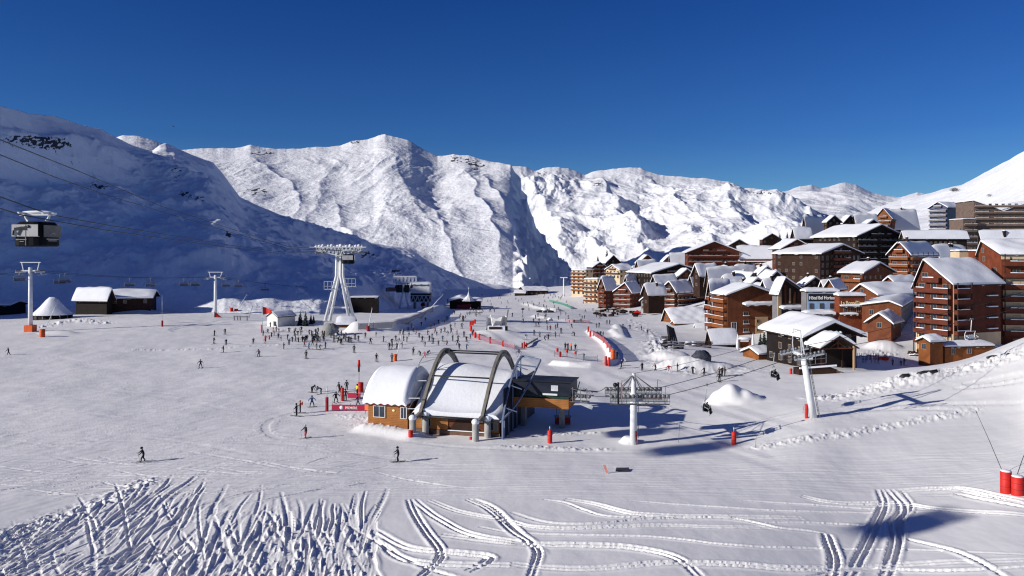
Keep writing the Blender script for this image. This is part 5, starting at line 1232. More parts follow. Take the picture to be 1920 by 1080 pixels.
for i in range(5): x = (770 + i*8 - 770)*k_; m.bar((x, 2, (572-560)*k_), (x + 4*k_, 2, (572-548)*k_), .4).bar((x + 4*k_, 2, (572-548)*k_), (x + 8*k_, 2, (572-560)*k_), .4)
m.bar((0, 2, (572-560)*k_), (40*k_, 2, (572-560)*k_), .5).bar((0, 2, (572-548)*k_), (40*k_, 2, (572-548)*k_), .5).build('truss', GAL, FS)
for x in (775, 800): FB(x - 2, x + 2, 560, 580, 5, 9, 'leg', GAL_D)
# bar building with pointed tent roof
cb2 = W(870, 567, 430); cb2.z = gz(cb2.x, cb2.y)
BR = thing('bar_building', cb2, 'dark snow roofed bar with a pointed white tent top far behind the crowd', 'bar'); q = 430 / F
MB().box(-28*q, 30*q, 4, 16, -3, 14*q).build('wall', WALL['darkwood'], BR)
r_ = MB().box(-30*q, 32*q, 2.5, 17, 14*q, 15*q).build('roof', M_ROOF, BR)
snow_sheet(lambda u, v: ((-31 + 64*u)*q, 2.5 + 15*v, 15*q + (1.5*q*math.sin(PI*v)) + (9*q*max(0, 1 - abs(u - .35)*3.2))*.7), 24, 8, .9, 9).build('roof_snow', M_SNOW, r_)
m = MB(); n = 10; rad = 13*q
vs = [(8*q, 3, 34*q)] + [(8*q + rad*.16*math.cos(2*PI*k/n), 3 + rad*.16*math.sin(2*PI*k/n), 26*q) for k in range(n)] + [(8*q + rad*math.cos(2*PI*k/n), 3 + rad*math.sin(2*PI*k/n), 14.5*q) for k in range(n)]
fs2 = [(0, 1+k, 1+(k+1) % n) for k in range(n)] + [(1+k, 1+n+k, 1+n+(k+1) % n, 1+(k+1) % n) for k in range(n)]
m.add(vs, fs2).build('tent_top', plain('tent_canvas', (.75, .76, .78), .7), BR)
MB().box(-14*q, 12*q, 1.5, 3.5, -1, 8*q).build('terrace_front', RED_D, BR)
m = MB().tube([(8*q, 3, 33*q), (8*q, 3, 41*q)], .18, 6).build('finial', GAL, BR)
# chalk white igloo tent
tt = W(98, 580, 262); tt.z = gz(tt.x, tt.y); q = 262 / F
TN = thing('dome_tent', tt, 'large white snow covered dome tent with a dark band round its foot', 'tent')
m = MB(); prof = [(0, 42), (5, 40.5), (11, 35), (22, 22), (33, 11.5), (39, 8)]
n = 20; vs = [(0, 0, 40*q)]
for r_, z in prof[1:]:
    for k in range(n): a = 2*PI*k/n; j = 1 + .06*math.cos(4*a + .4); vs.append((r_*q*j*math.cos(a), r_*q*.8*j*math.sin(a), z*q))
fs2 = [(0, 1+k, 1+(k+1) % n) for k in range(n)]
for r in range(len(prof)-2):
    for k in range(n): fs2.append((1+r*n+k, 1+(r+1)*n+k, 1+(r+1)*n+(k+1) % n, 1+r*n+(k+1) % n))
m.add(vs, fs2, 0, True).build('canopy', M_SNOW, TN)
m = MB().tube([(0, 0, -2), (0, 0, 9*q)], 35*q, 20); m.v = [(v[0], v[1]*.8, v[2]) for v in m.v]; m.build('wall', WALL['blackwood'], TN)
for k in range(9): a = PI + PI*k/8; MB().tube([(38*q*math.cos(a), 30*q*math.sin(a), -1), (38*q*math.cos(a), 30*q*math.sin(a), 9.5*q)], .15, 6).build('post', GAL_D, TN)
# ================================================================== people
def skinned(joints, edges, root, sub=1):
    """continuous body grown over a skeleton: joints name -> (x,y,z,radius)"""
    names = list(joints); me = bpy.data.meshes.new('body')
    me.from_pydata([joints[n][:3] for n in names], [(names.index(a), names.index(b)) for a, b in edges], [])
    ob = bpy.data.objects.new('body', me); COL.objects.link(ob)
    sk = ob.modifiers.new('skin', 'SKIN'); sk.use_smooth_shade = True
    for i, n in enumerate(names):
        r = joints[n][3]; v = me.skin_vertices[0].data[i]; v.radius = (r, r) if not isinstance(r, tuple) else r; v.use_root = (n == root)
    if sub: s = ob.modifiers.new('sub', 'SUBSURF'); s.levels = sub; s.render_levels = sub
    dg = bpy.context.evaluated_depsgraph_get(); out = bpy.data.meshes.new_from_object(ob.evaluated_get(dg))
    bpy.data.objects.remove(ob); bpy.data.meshes.remove(me)
    return out
def pose(lean=0., knee=0., stride=0., armf=.15, armo=.18, elbow=.5, bend=0., sit=False, twist=0., wide=.12):
    """joint positions for a 1.75 m figure facing -Y; feet on z=0"""
    J = {}
    hipz = .92 - knee * .22; hy = knee * .16
    if sit: hipz = .50; hy = 0
    J['pelvis'] = (0, hy, hipz, .155)
    for s, n in ((-1, 'l'), (1, 'r')):
        J['hip' + n] = (s * .095, hy, hipz - .06, .105)
        if sit: kx, ky, kz = s * .13, hy - .44, hipz + .02; ax, ay, az = s * .13, hy - .48, hipz - .42
        else:
            st = stride * s; kx, ky, kz = s * (wide * .9), hy - knee * .30 - st * .22, (hipz - .06) * .52; ax, ay, az = s * wide, .03 - st * .42, .09 + abs(min(0, st)) * .06
        J['knee' + n] = (kx, ky, kz, .078); J['ankle' + n] = (ax, ay, az, .062); J['toe' + n] = (ax, ay - .17, az - .035, .05)
    a = lean * .55 + bend * 1.25
    def up(h): return (math.sin(twist) * 0, hy - math.sin(a) * h, hipz + math.cos(a) * h)
    J['waist'] = (*up(.16), .135); J['chest'] = (*up(.36), .165); J['neck'] = (*up(.52), .062)
    ha = a * .55; nk = Vector(up(.52)); hdv = nk + Vector((0, -math.sin(ha) * .13 - .015, math.cos(ha) * .13)); J['head'] = (*hdv, .108); tp = hdv + Vector((0, -math.sin(ha)*.09, math.cos(ha) * .09)); J['crown'] = (*tp, .085)
    J['nose'] = (hdv.x, hdv.y - .10, hdv.z - .01, .03)
    for s, n in ((-1, 'l'), (1, 'r')):
        sh = Vector(up(.46)) + Vector((s * .18, 0, -.01)); J['sh' + n] = (*sh, .078)
        f = armf + s * twist * .4
        el = sh + Vector((s * armo, -f * .6 + .04, -.25)); J['el' + n] = (*el, .056)
        wr = el + Vector((s * .02, -.22 * (elbow + .2), -.20 + .2 * elbow)); J['wr' + n] = (*wr, .042); J['ha' + n] = (*(wr + (wr - el).normalized() * .10), .04)
    E = [('pelvis','waist'),('waist','chest'),('chest','neck'),('neck','head'),('head','crown'),('head','nose')]
    for n in 'lr': E += [('pelvis','hip'+n),('hip'+n,'knee'+n),('knee'+n,'ankle'+n),('ankle'+n,'toe'+n),('chest','sh'+n),('sh'+n,'el'+n),('el'+n,'wr'+n),('wr'+n,'ha'+n)]
    return J, E
_d = Vector
def body_mesh(J, E, sub=1):
    me = skinned(J, E, 'pelvis', sub)
    cls = {}
    for a, b in E:
        k = a + b
        if 'toe' in b: c = 3
        elif b[:4] in ('hipl','hipr','knee','ankl'): c = 1
        elif b == 'nose' : c = 4
        elif b == 'head': c = 4
        elif b == 'crown': c = 2
        elif b.startswith('ha'): c = 3
        else: c = 0
        cls[(a, b)] = c
    mi = []
    for p in me.polygons:
        q = p.center; best = 9; bc = 0
        for (a, b), c in cls.items():
            A = _d(J[a][:3]); B_ = _d(J[b][:3]); ab = B_ - A; t = max(0, min(1, (q - A).dot(ab) / (ab.dot(ab) + 1e-9))); dd = (q - A - ab * t).length - .3 * J[b][3] if not isinstance(J[b][3], tuple) else 0
            if dd < best: best = dd; bc = c
        hd = J['head']
        if bc == 4 and (q.y > hd[1] + .0 or q.z > hd[2] + .035): bc = 2
        if bc == 2 and q.z < J['neck'][2] + .02: bc = 0
        if bc == 4 and abs(q.z - hd[2] - .03) < .03: bc = 3     # goggles
        mi.append(bc)
    me.polygons.foreach_set('material_index', mi)
    return me
def cloth(n, c): return plain('cloth_' + n, c, .85, 0, .15, 4.)
CL = dict(black=cloth('black', (.012, .012, .015)), navy=cloth('navy', (.018, .025, .06)), grey=cloth('grey', (.06, .06, .065)), red=cloth('red', (.40, .02, .03)), orange=cloth('orange', (.75, .12, .02)),
    yellow=cloth('yellow', (.70, .62, .04)), blue=cloth('blue', (.05, .13, .30)), slate=cloth('slate', (.07, .10, .15)), pink=cloth('pink', (.55, .10, .16)), white=cloth('white', (.6, .6, .62)), green=cloth('green', (.03, .10, .06)), brown=cloth('brown', (.08, .045, .03)), purple=cloth('purple', (.10, .03, .12)))
SKIN = plain('skin', (.48, .28, .19), .6, 0, .06, 5.); BOOT = plain('boot_black', (.015, .015, .017), .5, 0, .2, 5.)
POSES = dict(stand=pose(armo=.10), ski=pose(lean=.45, knee=.7, armf=.45, armo=.22, elbow=.8), glide=pose(lean=.25, knee=.35, armf=.3, armo=.16, elbow=.6, stride=.15), walk=pose(lean=.22, stride=.75, armf=.2, twist=.8),
    lean=pose(lean=.55, knee=.45, stride=.5, armf=.35, armo=.2), bent=pose(bend=1.0, knee=.25, armf=.5, armo=.05, elbow=.3), sit=pose(sit=True, armf=.35, armo=.1), wide=pose(knee=.4, wide=.27, lean=.2, armo=.3, armf=.2))
BM = {k: body_mesh(*v) for k, v in POSES.items()}
for me in BM.values():
    for m in ('navy', 'black', 'grey', None, None): me.materials.append(CL[m] if m else (BOOT if len(me.materials) == 3 else SKIN))
# skis and poles joined in for far figures
def ski_mesh(L=1.65):
    m = MB(); n = 8
    for i in range(n):
        t0, t1 = i/n, (i+1)/n
        def P(t): y = .75 - L*t; w = .045 + .012*abs(2*t-1); z = .02 + (.10 * max(0, (t-.86)/.14)**1.5) ; return y, w, z
        y0, w0, z0 = P(t0); y1, w1, z1 = P(t1)
        m.add([(-w0,y0,z0),(w0,y0,z0),(w1,y1,z1),(-w1,y1,z1),(-w0,y0,z0+.018),(w0,y0,z0+.018),(w1,y1,z1+.018),(-w1,y1,z1+.018)], [(0,1,2,3),(7,6,5,4),(0,4,5,1),(1,5,6,2),(2,6,7,3),(3,7,4,0)])
    return m
SKI = ski_mesh().mesh('ski', [BLK]); POLE = MB().tube([(0, 0, .02), (0, .0, 1.12)], .011, 6).tube([(0,0,.09),(0,0,.10)], .045, 8).mesh('ski_pole', [GAL_D]); BOARD = None
def board_mesh():
    m = MB(); n = 14; L = 1.52
    sec = []
    for i in range(n + 1):
        t = i/n; y = L*(t-.5); e = abs(2*t-1); w = .145*(1 - max(0, (e-.86)/.14)**2*.75) - .02*(1-e*e); z = .015 + .07*max(0, (e-.82)/.18)**1.6; sec.append((w, y, z))
    vs = [v for (w, y, z) in sec for v in ((y, -w, z), (y, w, z), (y, w, z+.014), (y, -w, z+.014))]
    fs = [(i*4+k, i*4+(k+1)%4, (i+1)*4+(k+1)%4, (i+1)*4+k) for i in range(n) for k in range(4)] + [(0,1,2,3), (n*4+3,n*4+2,n*4+1,n*4)]
    return m.add(vs, fs).mesh('snowboard', [BLK])
BOARD = board_mesh()
HELM = MB().ball((0, 0, 0), .128, .145, .125, 14, 0).box(-.095, .095, -.15, -.11, -.05, .015, 1).mesh('helmet', [BLK, M_GLASS])
def join_far(key, skis):
    me = BM[key]; bm = bmesh.new(); bm.from_mesh(me)
    if skis:
        for s in (-1, 1):
            n0 = len(bm.faces); b0 = set(bm.verts); bm.from_mesh(SKI); new = [v for v in bm.verts if v not in b0]
            f = J = POSES[key][0]['ankle' + ('l' if s < 0 else 'r')]
            for v in new: v.co.x += f[0]; v.co.y += f[1]
            for fc in bm.faces:
                if all(v not in b0 for v in fc.verts): fc.material_index = 3
            b0 = set(bm.verts); bm.from_mesh(POLE); new = [v for v in bm.verts if v not in b0]; h = POSES[key][0]['ha' + ('l' if s < 0 else 'r')]
            for v in new: v.co.x += h[0] + s * .12 * (1 - v.co.z); v.co.y += h[1] + .25 * (1 - v.co.z); v.co.z *= h[2] / 1.05
            for fc in bm.faces:
                if all(v in set(new) for v in fc.verts): fc.material_index = 3
    out = bpy.data.meshes.new('person'); bm.to_mesh(out); bm.free()
    for m in me.materials: out.materials.append(m)
    return out
FARM = {(k, s): join_far(k, s) for k in POSES for s in (False, True) if not (k == 'sit' and s)}
def set_cols(o, jacket, pants, hat):
    for i, m in ((0, jacket), (1, pants), (2, hat)):
        o.material_slots[i].link = 'OBJECT'; o.material_slots[i].material = CL[m]
def person_far(p, key, skis, jacket, pants, hat, rz, label, group, sc=1.):
    o = link('person', FARM[(key, skis and key != 'sit')]); o.location = p; o.rotation_euler = (0, 0, rz); o.scale = (sc, sc, sc); set_cols(o, jacket, pants, hat)
    return tag(o, label, 'person', group)
def person_near(p, key, gear, jacket, pants, hat, rz, label, group=None, pack=None, sc=1.):
    t = thing('person', p, label, 'person', group, rz); t.scale = (sc, sc, sc)
    b = link('body', BM[key], t); set_cols(b, jacket, pants, hat); J = POSES[key][0]
    h = link('helmet', HELM, t, Vector(J['head'][:3]) + Vector((0, .0, .035)))
    h.material_slots[0].link = 'OBJECT'; h.material_slots[0].material = CL[hat]
    if gear == 'ski':
        for n, s in (('l', -1), ('r', 1)):
            a = J['ankle' + n]; link('ski', SKI, t, (a[0], a[1], a[2] - .09))
            w_ = Vector(J['ha' + n][:3]); L = w_.z / 1.05; q = link('ski_pole', POLE, t, (w_.x + s * .10, w_.y + .22, .0)); q.rotation_euler = (math.atan2(.22, w_.z), -s * math.atan2(.10, w_.z) * 1, 0); q.scale = (1, 1, L)
    elif gear == 'board': link('snowboard', BOARD, t, (0, .02, .0))
    if pack: MB().ball((0, 0, 0), .19, .13, .27, 10).mesh('backpack', [CL[pack]]) and link('backpack', MB().ball((0, 0, 0), .19, .13, .27, 10).mesh('backpack', [CL[pack]]), t, Vector(J['chest'][:3]) + Vector((0, .24, -.02)))
    return t
R_ = math.radians
NEAR = [ # pixel of the feet, pose, gear, jacket, trousers, hat, turn, label
 (268,866,'lean','ski','black','black','black',-60,'skier in black leaning forward alone at the lower left of the piste'),
 (746,866,'glide','ski','black','black','black',-75,'skier in black standing sideways on the open snow below the control hut'),
 (573,822,'glide','ski','black','red','white',-40,'skier in red trousers and dark jacket just below the queue'),
 (556,780,'stand','ski','black','black','black',-100,'skier in dark clothes at the near end of the queue, beside the orange backpack'),
 (563,774,'stand','ski','red','black','orange',-80,'person in red with a large orange backpack at the near end of the queue'),
 (585,763,'wide','board','blue','navy','black',20,'snowboarder in a slate blue jacket riding below the two stooping skiers'),
 (585,736,'bent','ski','black','black','black',60,'left one of the two skiers stooping above the blue snowboarder'),
 (602,739,'bent','ski','navy','black','black',-60,'right one of the two skiers stooping above the blue snowboarder'),
 (636,737,'walk','ski','black','black','black',-30,'skier striding beside the tall dark figure at the queue'),
 (650,733,'stand','','black','black','black',0,'tall dark figure standing at the back of the queue'),
 (630,755,'wide','ski','black','black','black',30,'skier with elbows out left of the middle red pad'),
 (648,751,'stand','ski','red','brown','black',0,'person in dark red right behind the middle red pad'),
 (670,741,'stand','','yellow','black','black',-40,'lift attendant in a yellow vest beside the red padded pole'),
 (671,761,'walk','ski','navy','navy','black',-60,'skier in navy climbing to the control hut corner'),
 (640,742,'ski','ski','black','grey','black',50,'crouching skier between the striding one and the middle pad'),
 (376,690,'wide','ski','navy','black','black',10,'single skier in navy crossing the wide empty piste on the left'),
 (485,669,'wide','ski','navy','black','grey',-20,'skier above the lone navy skier, second from the left on the open piste'),
 (574,672,'stand','ski','black','black','black',0,'skier standing upright on the open piste below the crowd'),
 (706,678,'stand','ski','black','black','grey',20,'skier on the open piste left of the orange snow lance foot'),
 (735,678,'stand','ski','brown','black','black',0,'dark skier right beside the orange snow lance foot'),
 (16,667,'walk','ski','navy','black','black',-70,'skier striding in at the far left edge'),
 (775,666,'stand','ski','black','black','black',10,'skier standing left of the group resting on the snow'),
 (788,668,'bent','','green','black','black',-20,'person crouching in green on the snow behind the arches'),
 (796,673,'wide','ski','pink','pink','white',0,'child in pink beside the crouching group behind the arches'),
 (802,667,'bent','','black','grey','black',40,'person bending low right of the child in pink'),
 (973,669,'wide','ski','navy','white','black',0,'skier in pale trousers right behind the right arch'),
 (664,661,'stand','ski','black','black','black',0,'skier standing nearest below the wooden lift hut'),
]
for (px, py, key, gear, a, b, c, rz, lab) in NEAR:
    person_near(hit(px, py), key, gear, a, b, c, R_(rz), lab, None, 'orange' if 'orange backpack' in lab and 'red' in lab.split(' with')[0] else None, 1.04)
MID = [
 (422,627,'stand','black','black','skier right of the line of three below the smaller T tower'),(402,630,'stand','black','black','topmost skier in the column below the smaller T tower'),(401,645,'walk','black','black','lowest skier in the column below the smaller T tower'),
 (424,648,'stand','navy','black','skier left of the purple jacketed one on the left piste'),(419,661,'glide','black','black','skier moving fast lower left of the crowd'),(475,646,'stand','purple','black','skier in purple standing alone on the left piste'),
 (532,655,'stand','black','black','left one of the pair below the crowd'),(542,648,'stand','navy','black','right one of the pair below the crowd'),(507,614,'stand','black','black','person on the rise beside the white hut'),(250,580,'walk','black','black','person walking by the churned bank near the rambling chalet'),
 (1157,673,'stand','black','black','skier standing beside the orange end of the ring fence'),(1165,691,'walk','black','black','skier just below the ring fence end'),(1204,696,'stand','black','black','skier alone right of the catwalk tower top'),
 (1229,697,'lean','black','black','skier pushing off, third from the ring fence'),(1254,700,'wide','red','white','child in red and white under the ropes'),(1270,696,'stand','black','black','slim dark skier right of the child in red and white'),
 (1299,702,'lean','black','black','skier leaning forward left of the pair of ropes'),(1320,704,'wide','black','black','skier in black left of the group of three'),(1349,706,'stand','brown','black','left one of the group below the snow bank'),(1354,705,'stand','grey','black','middle one of the group below the snow bank'),
 (1359,706,'stand','brown','grey','right one of the group below the snow bank'),(1349,716,'glide','black','black','skier in front of the group below the snow bank'),
 (1674,686,'wide','black','black','skier in black left of the embracing pair near the restaurant'),(1689,685,'stand','white','black','pale jacketed one of the pair near the restaurant'),(1695,685,'stand','black','black','dark one of the pair near the restaurant'),
 (1721,667,'stand','black','black','person left at the kiosk fence'),(1736,668,'stand','black','black','person middle at the kiosk fence'),(1750,666,'stand','navy','black','person right at the kiosk fence'),(1759,665,'stand','black','brown','person nearest the orange kiosk'),(1672,636,'stand','black','black','person in the shadow above the snow heap'),
 (1060,656,'stand','black','black','first of the row waiting inside the ring fence'),(1065,656,'stand','navy','black','second of the row waiting inside the ring fence'),(1071,657,'stand','orange','black','third of the row, in orange, inside the ring fence'),(1079,658,'stand','black','black','last of the row waiting inside the ring fence'),
 (1121,632,'stand','black','black','left of three standing above the ring bank'),(1126,632,'stand','black','grey','middle of three standing above the ring bank'),(1131,632,'stand','navy','black','right of three standing above the ring bank'),
 (1138,608,'stand','black','black','left of the pair above the snow clump'),(1143,608,'stand','black','black','right of the pair above the snow clump'),(1168,616,'stand','black','black','left of the pair on the slope below the village'),(1181,617,'wide','black','black','right of the pair on the slope below the village'),
 (1203,620,'stand','black','black','skier halfway to the leaning boards'),(1214,627,'stand','black','black','skier lowest on the slope before the leaning boards'),(986,637,'wide','grey','white','skier in grey above the red pads right of the arches'),(1052,625,'stand','black','black','skier right of the sun terrace table'),(1077,630,'bent','black','black','figure sitting inside the snow ring'),
 (1005,612,'stand','black','black','left of the pair below the igloo wall'),(1010,612,'walk','black','black','right of the pair below the igloo wall'),
 (1026,620,'stand','brown','black','left of the two by the play frame'),(1032,620,'stand','red','black','right of the two by the play frame'),(1042,618,'stand','black','black','upright one behind the play frame'),
]
for i, (px, py, key, a, b, lab) in enumerate(MID):
    person_far(hit(px, py), key, True, a, b, ['black', 'grey', 'navy', 'white'][i % 4], R_((i * 77) % 360), lab, None, 1.04)
# the crowd: people nothing tells apart share a label by the place they stand at
rn = random.Random(21)
def crowd(spots, label, group, jit=1.5, cols=None):
    for (px, py) in spots:
        a = rn.choice(cols or ['black', 'black', 'black', 'navy', 'navy', 'grey', 'brown', 'slate']); b = rn.choice(['black', 'black', 'grey', 'navy', 'black'])
        if rn.random() < .12: a = rn.choice(['red', 'blue', 'pink', 'white', 'orange', 'green'])
        key = rn.choice(['stand', 'stand', 'stand', 'walk', 'glide', 'wide', 'ski'])
        person_far(hit(px, py), key, rn.random() < .75, a, b, rn.choice(['black', 'grey', 'navy', 'white', 'red', 'black']), rn.uniform(0, 2*PI), label, group, rn.uniform(.92, 1.08))
sp = []
while len(sp) < 44:
    px, py = rn.gauss(585, 27), rn.uniform(623, 643)
    if 538 < px < 630 and all(abs(px-a) > 1.6 or abs(py-b) > 3 for a, b in sp): sp.append((px, py))
sp += [(579,655),(594,655),(600,656),(610,653),(571,650),(586,648)]
crowd(sp, 'skier in dark clothes in the dense crowd waiting before the wooden lift hut', 'waiting crowd before the lift hut')
crowd([(rn.uniform(633, 667), rn.uniform(629, 650)) for _ in range(15)], 'skier in the cluster right below the wooden lift hut', 'cluster below the lift hut')
crowd([(494,630),(498,641),(502,626),(509,633),(514,630),(518,622),(523,625),(527,640),(522,636),(497,645),(512,622),(505,638)], 'skier in the small group with red bags beside the flag', 'group by the red flag', cols=['black', 'red', 'navy', 'black', 'brown'])
crowd([(742,638),(744,655),(735,656),(730,655),(754,652),(757,640),(767,632),(763,642),(786,634),(797,651),(792,641),(802,629),(810,635),(819,631),(816,625),(827,625),(822,649),(840,629),(834,622),(846,626),(859,639),(857,628),(875,641),(861,656),(875,656),(870,632),(838,648),(849,640),
    (830,640),(805,640),(780,628),(775,622),(750,628),(749,645),(735,646),(882,636),(886,630),(845,618),(853,614),(866,616),(808,616),(814,612),(822,608),(833,606),(719,641),(705,632),(685,634),(695,645),(672,640),(790,612),(798,604),(772,615),(765,622),(756,627),(812,645),(838,600),(868,604),(858,648)], 'skier scattered on the slope between the curved bank and the red padded corral', 'skiers between the curved bank and the corral')
def far_crowd(spots, label):
    bm = bmesh.new(); o0 = hit(*spots[0])
    for (px, py) in spots:
        me = FARM[(rn.choice(['stand', 'walk', 'glide', 'wide']), True)]; n0 = len(bm.verts); bm.from_mesh(me); bm.verts.ensure_lookup_table()
        M = Matrix.Translation(hit(px, py) - o0) @ Matrix.Rotation(rn.uniform(0, 2*PI), 4, 'Z'); bmesh.ops.transform(bm, matrix=M, verts=bm.verts[n0:])
    me = bpy.data.meshes.new('crowd'); bm.to_mesh(me); bm.free()
    for m in FARM[('stand', True)].materials: me.materials.append(m)
    o = link('crowd', me); o.location = o0; tag(o, label, 'crowd', None, 'stuff')
def scatter(n, x0, x1, y0, y1, label, group, ok=lambda x, y: True):
    s_ = []
    for _ in range(n * 20):
        if len(s_) >= n: break
        x, y = rn.uniform(x0, x1), y0 + (y1 - y0) * rn.random() ** 1.3
        if ok(x, y): s_.append((x, y))
    if group is None: far_crowd(s_, label)
    else: crowd(s_, label, group)
scatter(34, 812, 900, 568, 606, 'tiny distant skier between the pointed tent bar and the curved bank', 'distant skiers by the tent bar', lambda x, y: y > 620 - (x - 812) * .35 or x > 850)
scatter(45, 895, 1060, 553, 578, 'dense scatter of tiny far skiers where the piste reaches the valley end', None)
scatter(22, 895, 1060, 576, 612, 'tiny distant skier in the middle of the far piste', 'distant skiers on the far piste', lambda x, y: not (905 < x < 960 and y > 588))
scatter(20, 990, 1130, 598, 640, 'small skier around the play frame and snow ring', 'skiers around the snow ring', lambda x, y: not (1060 < x < 1150 and y > 626))
scatter(16, 1040, 1150, 566, 600, 'tiny distant skier before the green netting and lower chalets', 'distant skiers before the lower chalets')
scatter(30, 838, 905, 563, 571, 'tiny dark visitors packed on the terrace of the pointed tent bar', None)
# riders on the chairs
def riders(loc, rz, drop, cols, label, group):
    for i, c in enumerate(cols):
        x = (i - (len(cols) - 1) / 2) * .5
        p = Vector(loc) + Matrix.Rotation(rz, 3, 'Z') @ Vector((x, 0.02, -drop - .32 - .40))
        person_far(p, 'sit', False, c[0], c[1], c[2], rz, label % c[0], group)
riders(CH1, R_(68), 2.6, [('black','black','black'),('yellow','black','black'),('black','grey','navy')], 'rider in %s seated on the loaded chair beyond the catwalk tower', 'riders of the loaded chair')
riders(CH2, R_(62), 2.6, [('black','black','black'),('black','black','grey'),('black','black','black'),('grey','black','black')], 'rider in %s seated on the dark chair left of the leaning pylon', 'riders of the dark chair')
# ================================================================== piste furniture, fences, trees
def pad_mesh(h, r, pole=0.6):
    m = MB(); m.tube([(0, 0, -.3), (0, 0, h * .02), (0, 0, h * .98), (0, 0, h)], [r, r, r, r * .8], 14, 0)
    for z in (.33, .66): m.tube([(0, 0, h * z - .02), (0, 0, h * z + .02)], r + .006, 14, 1)
    return m
def pad(px, py, hpx, wpx, label, group='red padded posts', mat=None, pole=.5, d=None):
    b = hit(px, py); s = b.y / F; t = thing('padded_post', b, label, 'padded post', group)
    h = hpx * s; r = max(.12, wpx * s / 2)
    pad_mesh(h, r).build('padding', [mat or REDP, RED_D], t)
    if pole: MB().tube([(0, 0, h), (0, 0, h + pole)], .05, 8).build('post', GAL, t)
    return t
pad(1031, 832, 25, 9, 'tall red padded post in front of the drive shed shadow')
pad(1190, 832, 25, 9, 'red padded post at the foot of the catwalk tower', pole=.3)
pad(1376, 832, 22, 9, 'red padded post alone on the snow right of the tower', pole=.6)
pad(1512, 784, 26, 6, 'slim red padded post left of the leaning pylon foot', pole=.3)
pad(613, 771, 26, 6, 'dark red padded post at the left end of the red banner', mat=RED_D, pole=1.6)
pad(642, 752, 25, 6, 'middle red padded post in the queue', pole=0)
pad(676, 737, 20, 11, 'red padded post with a tall pole and red signal head behind the hut', pole=0)
b = hit(673, 735); t = thing('signal_pole', b, 'thin dark pole with a red and dark signal head rising behind the control hut', 'signal pole'); s_ = b.y / F
MB().tube([(0, 0, -.2), (0, 0, 44*s_)], .06, 8).build('pole', GAL_D, t); MB().box(-.14, .14, -.12, .12, 38*s_, 48*s_).build('signal_box', BLK, t); MB().tube([(0, 0, 48*s_), (0, 0, 60*s_)], [.26, .16], 10).build('red_head', REDP, t)
pad(770, 816, 9, 9, 'squat red pad at the left front pillar of the station', pole=0)
pad(883, 824, 5, 6, 'tiny red pad between the right pillars of the station', pole=0)
# twin pads of the snow lances at the right edge
for px, py, h_, w_, lab in [(1886, 925, 42, 19, 'left of the two big red padded drums at the right edge'), (1908, 928, 35, 21, 'right of the two big red padded drums at the right edge')]:
    t = pad(px, py, h_, w_, lab, 'big red drums at the right edge', pole=0); b = t.location; s_ = b.y / F
    MB().ball((0, 0, h_*s_), w_*s_/2, w_*s_/2, .14, 12).build('snow_cap', M_SNOW, t)
def lance(p0, p1, label, r=.05, mat=None, group='snow making lances'):
    b = hit(*p0); s = b.y / F; e = Vector(((p1[0]-p0[0])*s, 0, (p0[1]-p1[1])*s))
    t = thing('snow_lance', b, label, 'snow lance', group)
    MB().tube([(0, 0, -.2), e * .5, e], [r, r * .9, r * .6], 8).build('pole', mat or GAL, t)
    MB().tube([e * .97, e * 1.01], [r * 1.8, r * 1.5], 8).build('nozzle', GAL_D, t); return t
lance((1882, 886), (1830, 771), 'long thin dark lance leaning left from the red drums', .03, BLK)
lance((1906, 890), (1926, 838), 'second thin lance bending out of the right edge', .035, BLK)
lance((742, 676), (755, 617), 'white lance leaning right from the orange pad on the lower piste', .09, WHT); pad(741, 677, 13, 7, 'orange padded lance foot beside the dark skier', mat=ORG, pole=0)
lance((690, 618), (698, 577), 'white lance before the curved snow bank', .12, WHT); pad(690, 619, 8, 6, 'small dark red pad before the curved snow bank', mat=RED_D, pole=0)
lance((805, 580), (832, 551), 'white lance leaning right beside the far red snow gun', .12, WHT)
lance((82, 622), (110, 562), 'thin pale lance leaning before the white dome tent', .09, GAL); pad(79, 632, 15, 10, 'orange padded drum right of the large T tower', mat=ORG, pole=0)
lance((441, 587), (463, 552), 'pale lance right of the smaller T tower', .11, WHT); lance((466, 597), (474, 574), 'short grey lance behind the wooden sledge stand', .09, GAL_D)
pad(434, 587, 10, 6, 'left of two small red drums right of the smaller T tower', pole=0); pad(443, 587, 8, 7, 'right of two small red drums right of the smaller T tower', pole=0)
pad(304, 613, 12, 4, 'red padded marker with a tall pole on the left piste edge', pole=7.5)
b = hit(793, 578); t = thing('snow_gun', b, 'red fan snow gun at the far end of the curved bank', 'snow gun'); q = b.y / F
MB().tube([(-2.2*q, 0, 6*q), (3*q, -1, 8*q)], [3.4*q, 4.2*q], 14).build('fan_drum', REDP, t); MB().bar((0, 0, -1), (0, 0, 5*q), .35).bar((-3*q, 0, -.5), (0, 0, 4*q), .2).bar((3*q, 0, -.5), (0, 0, 4*q), .2).build('stand', GAL_D, t)
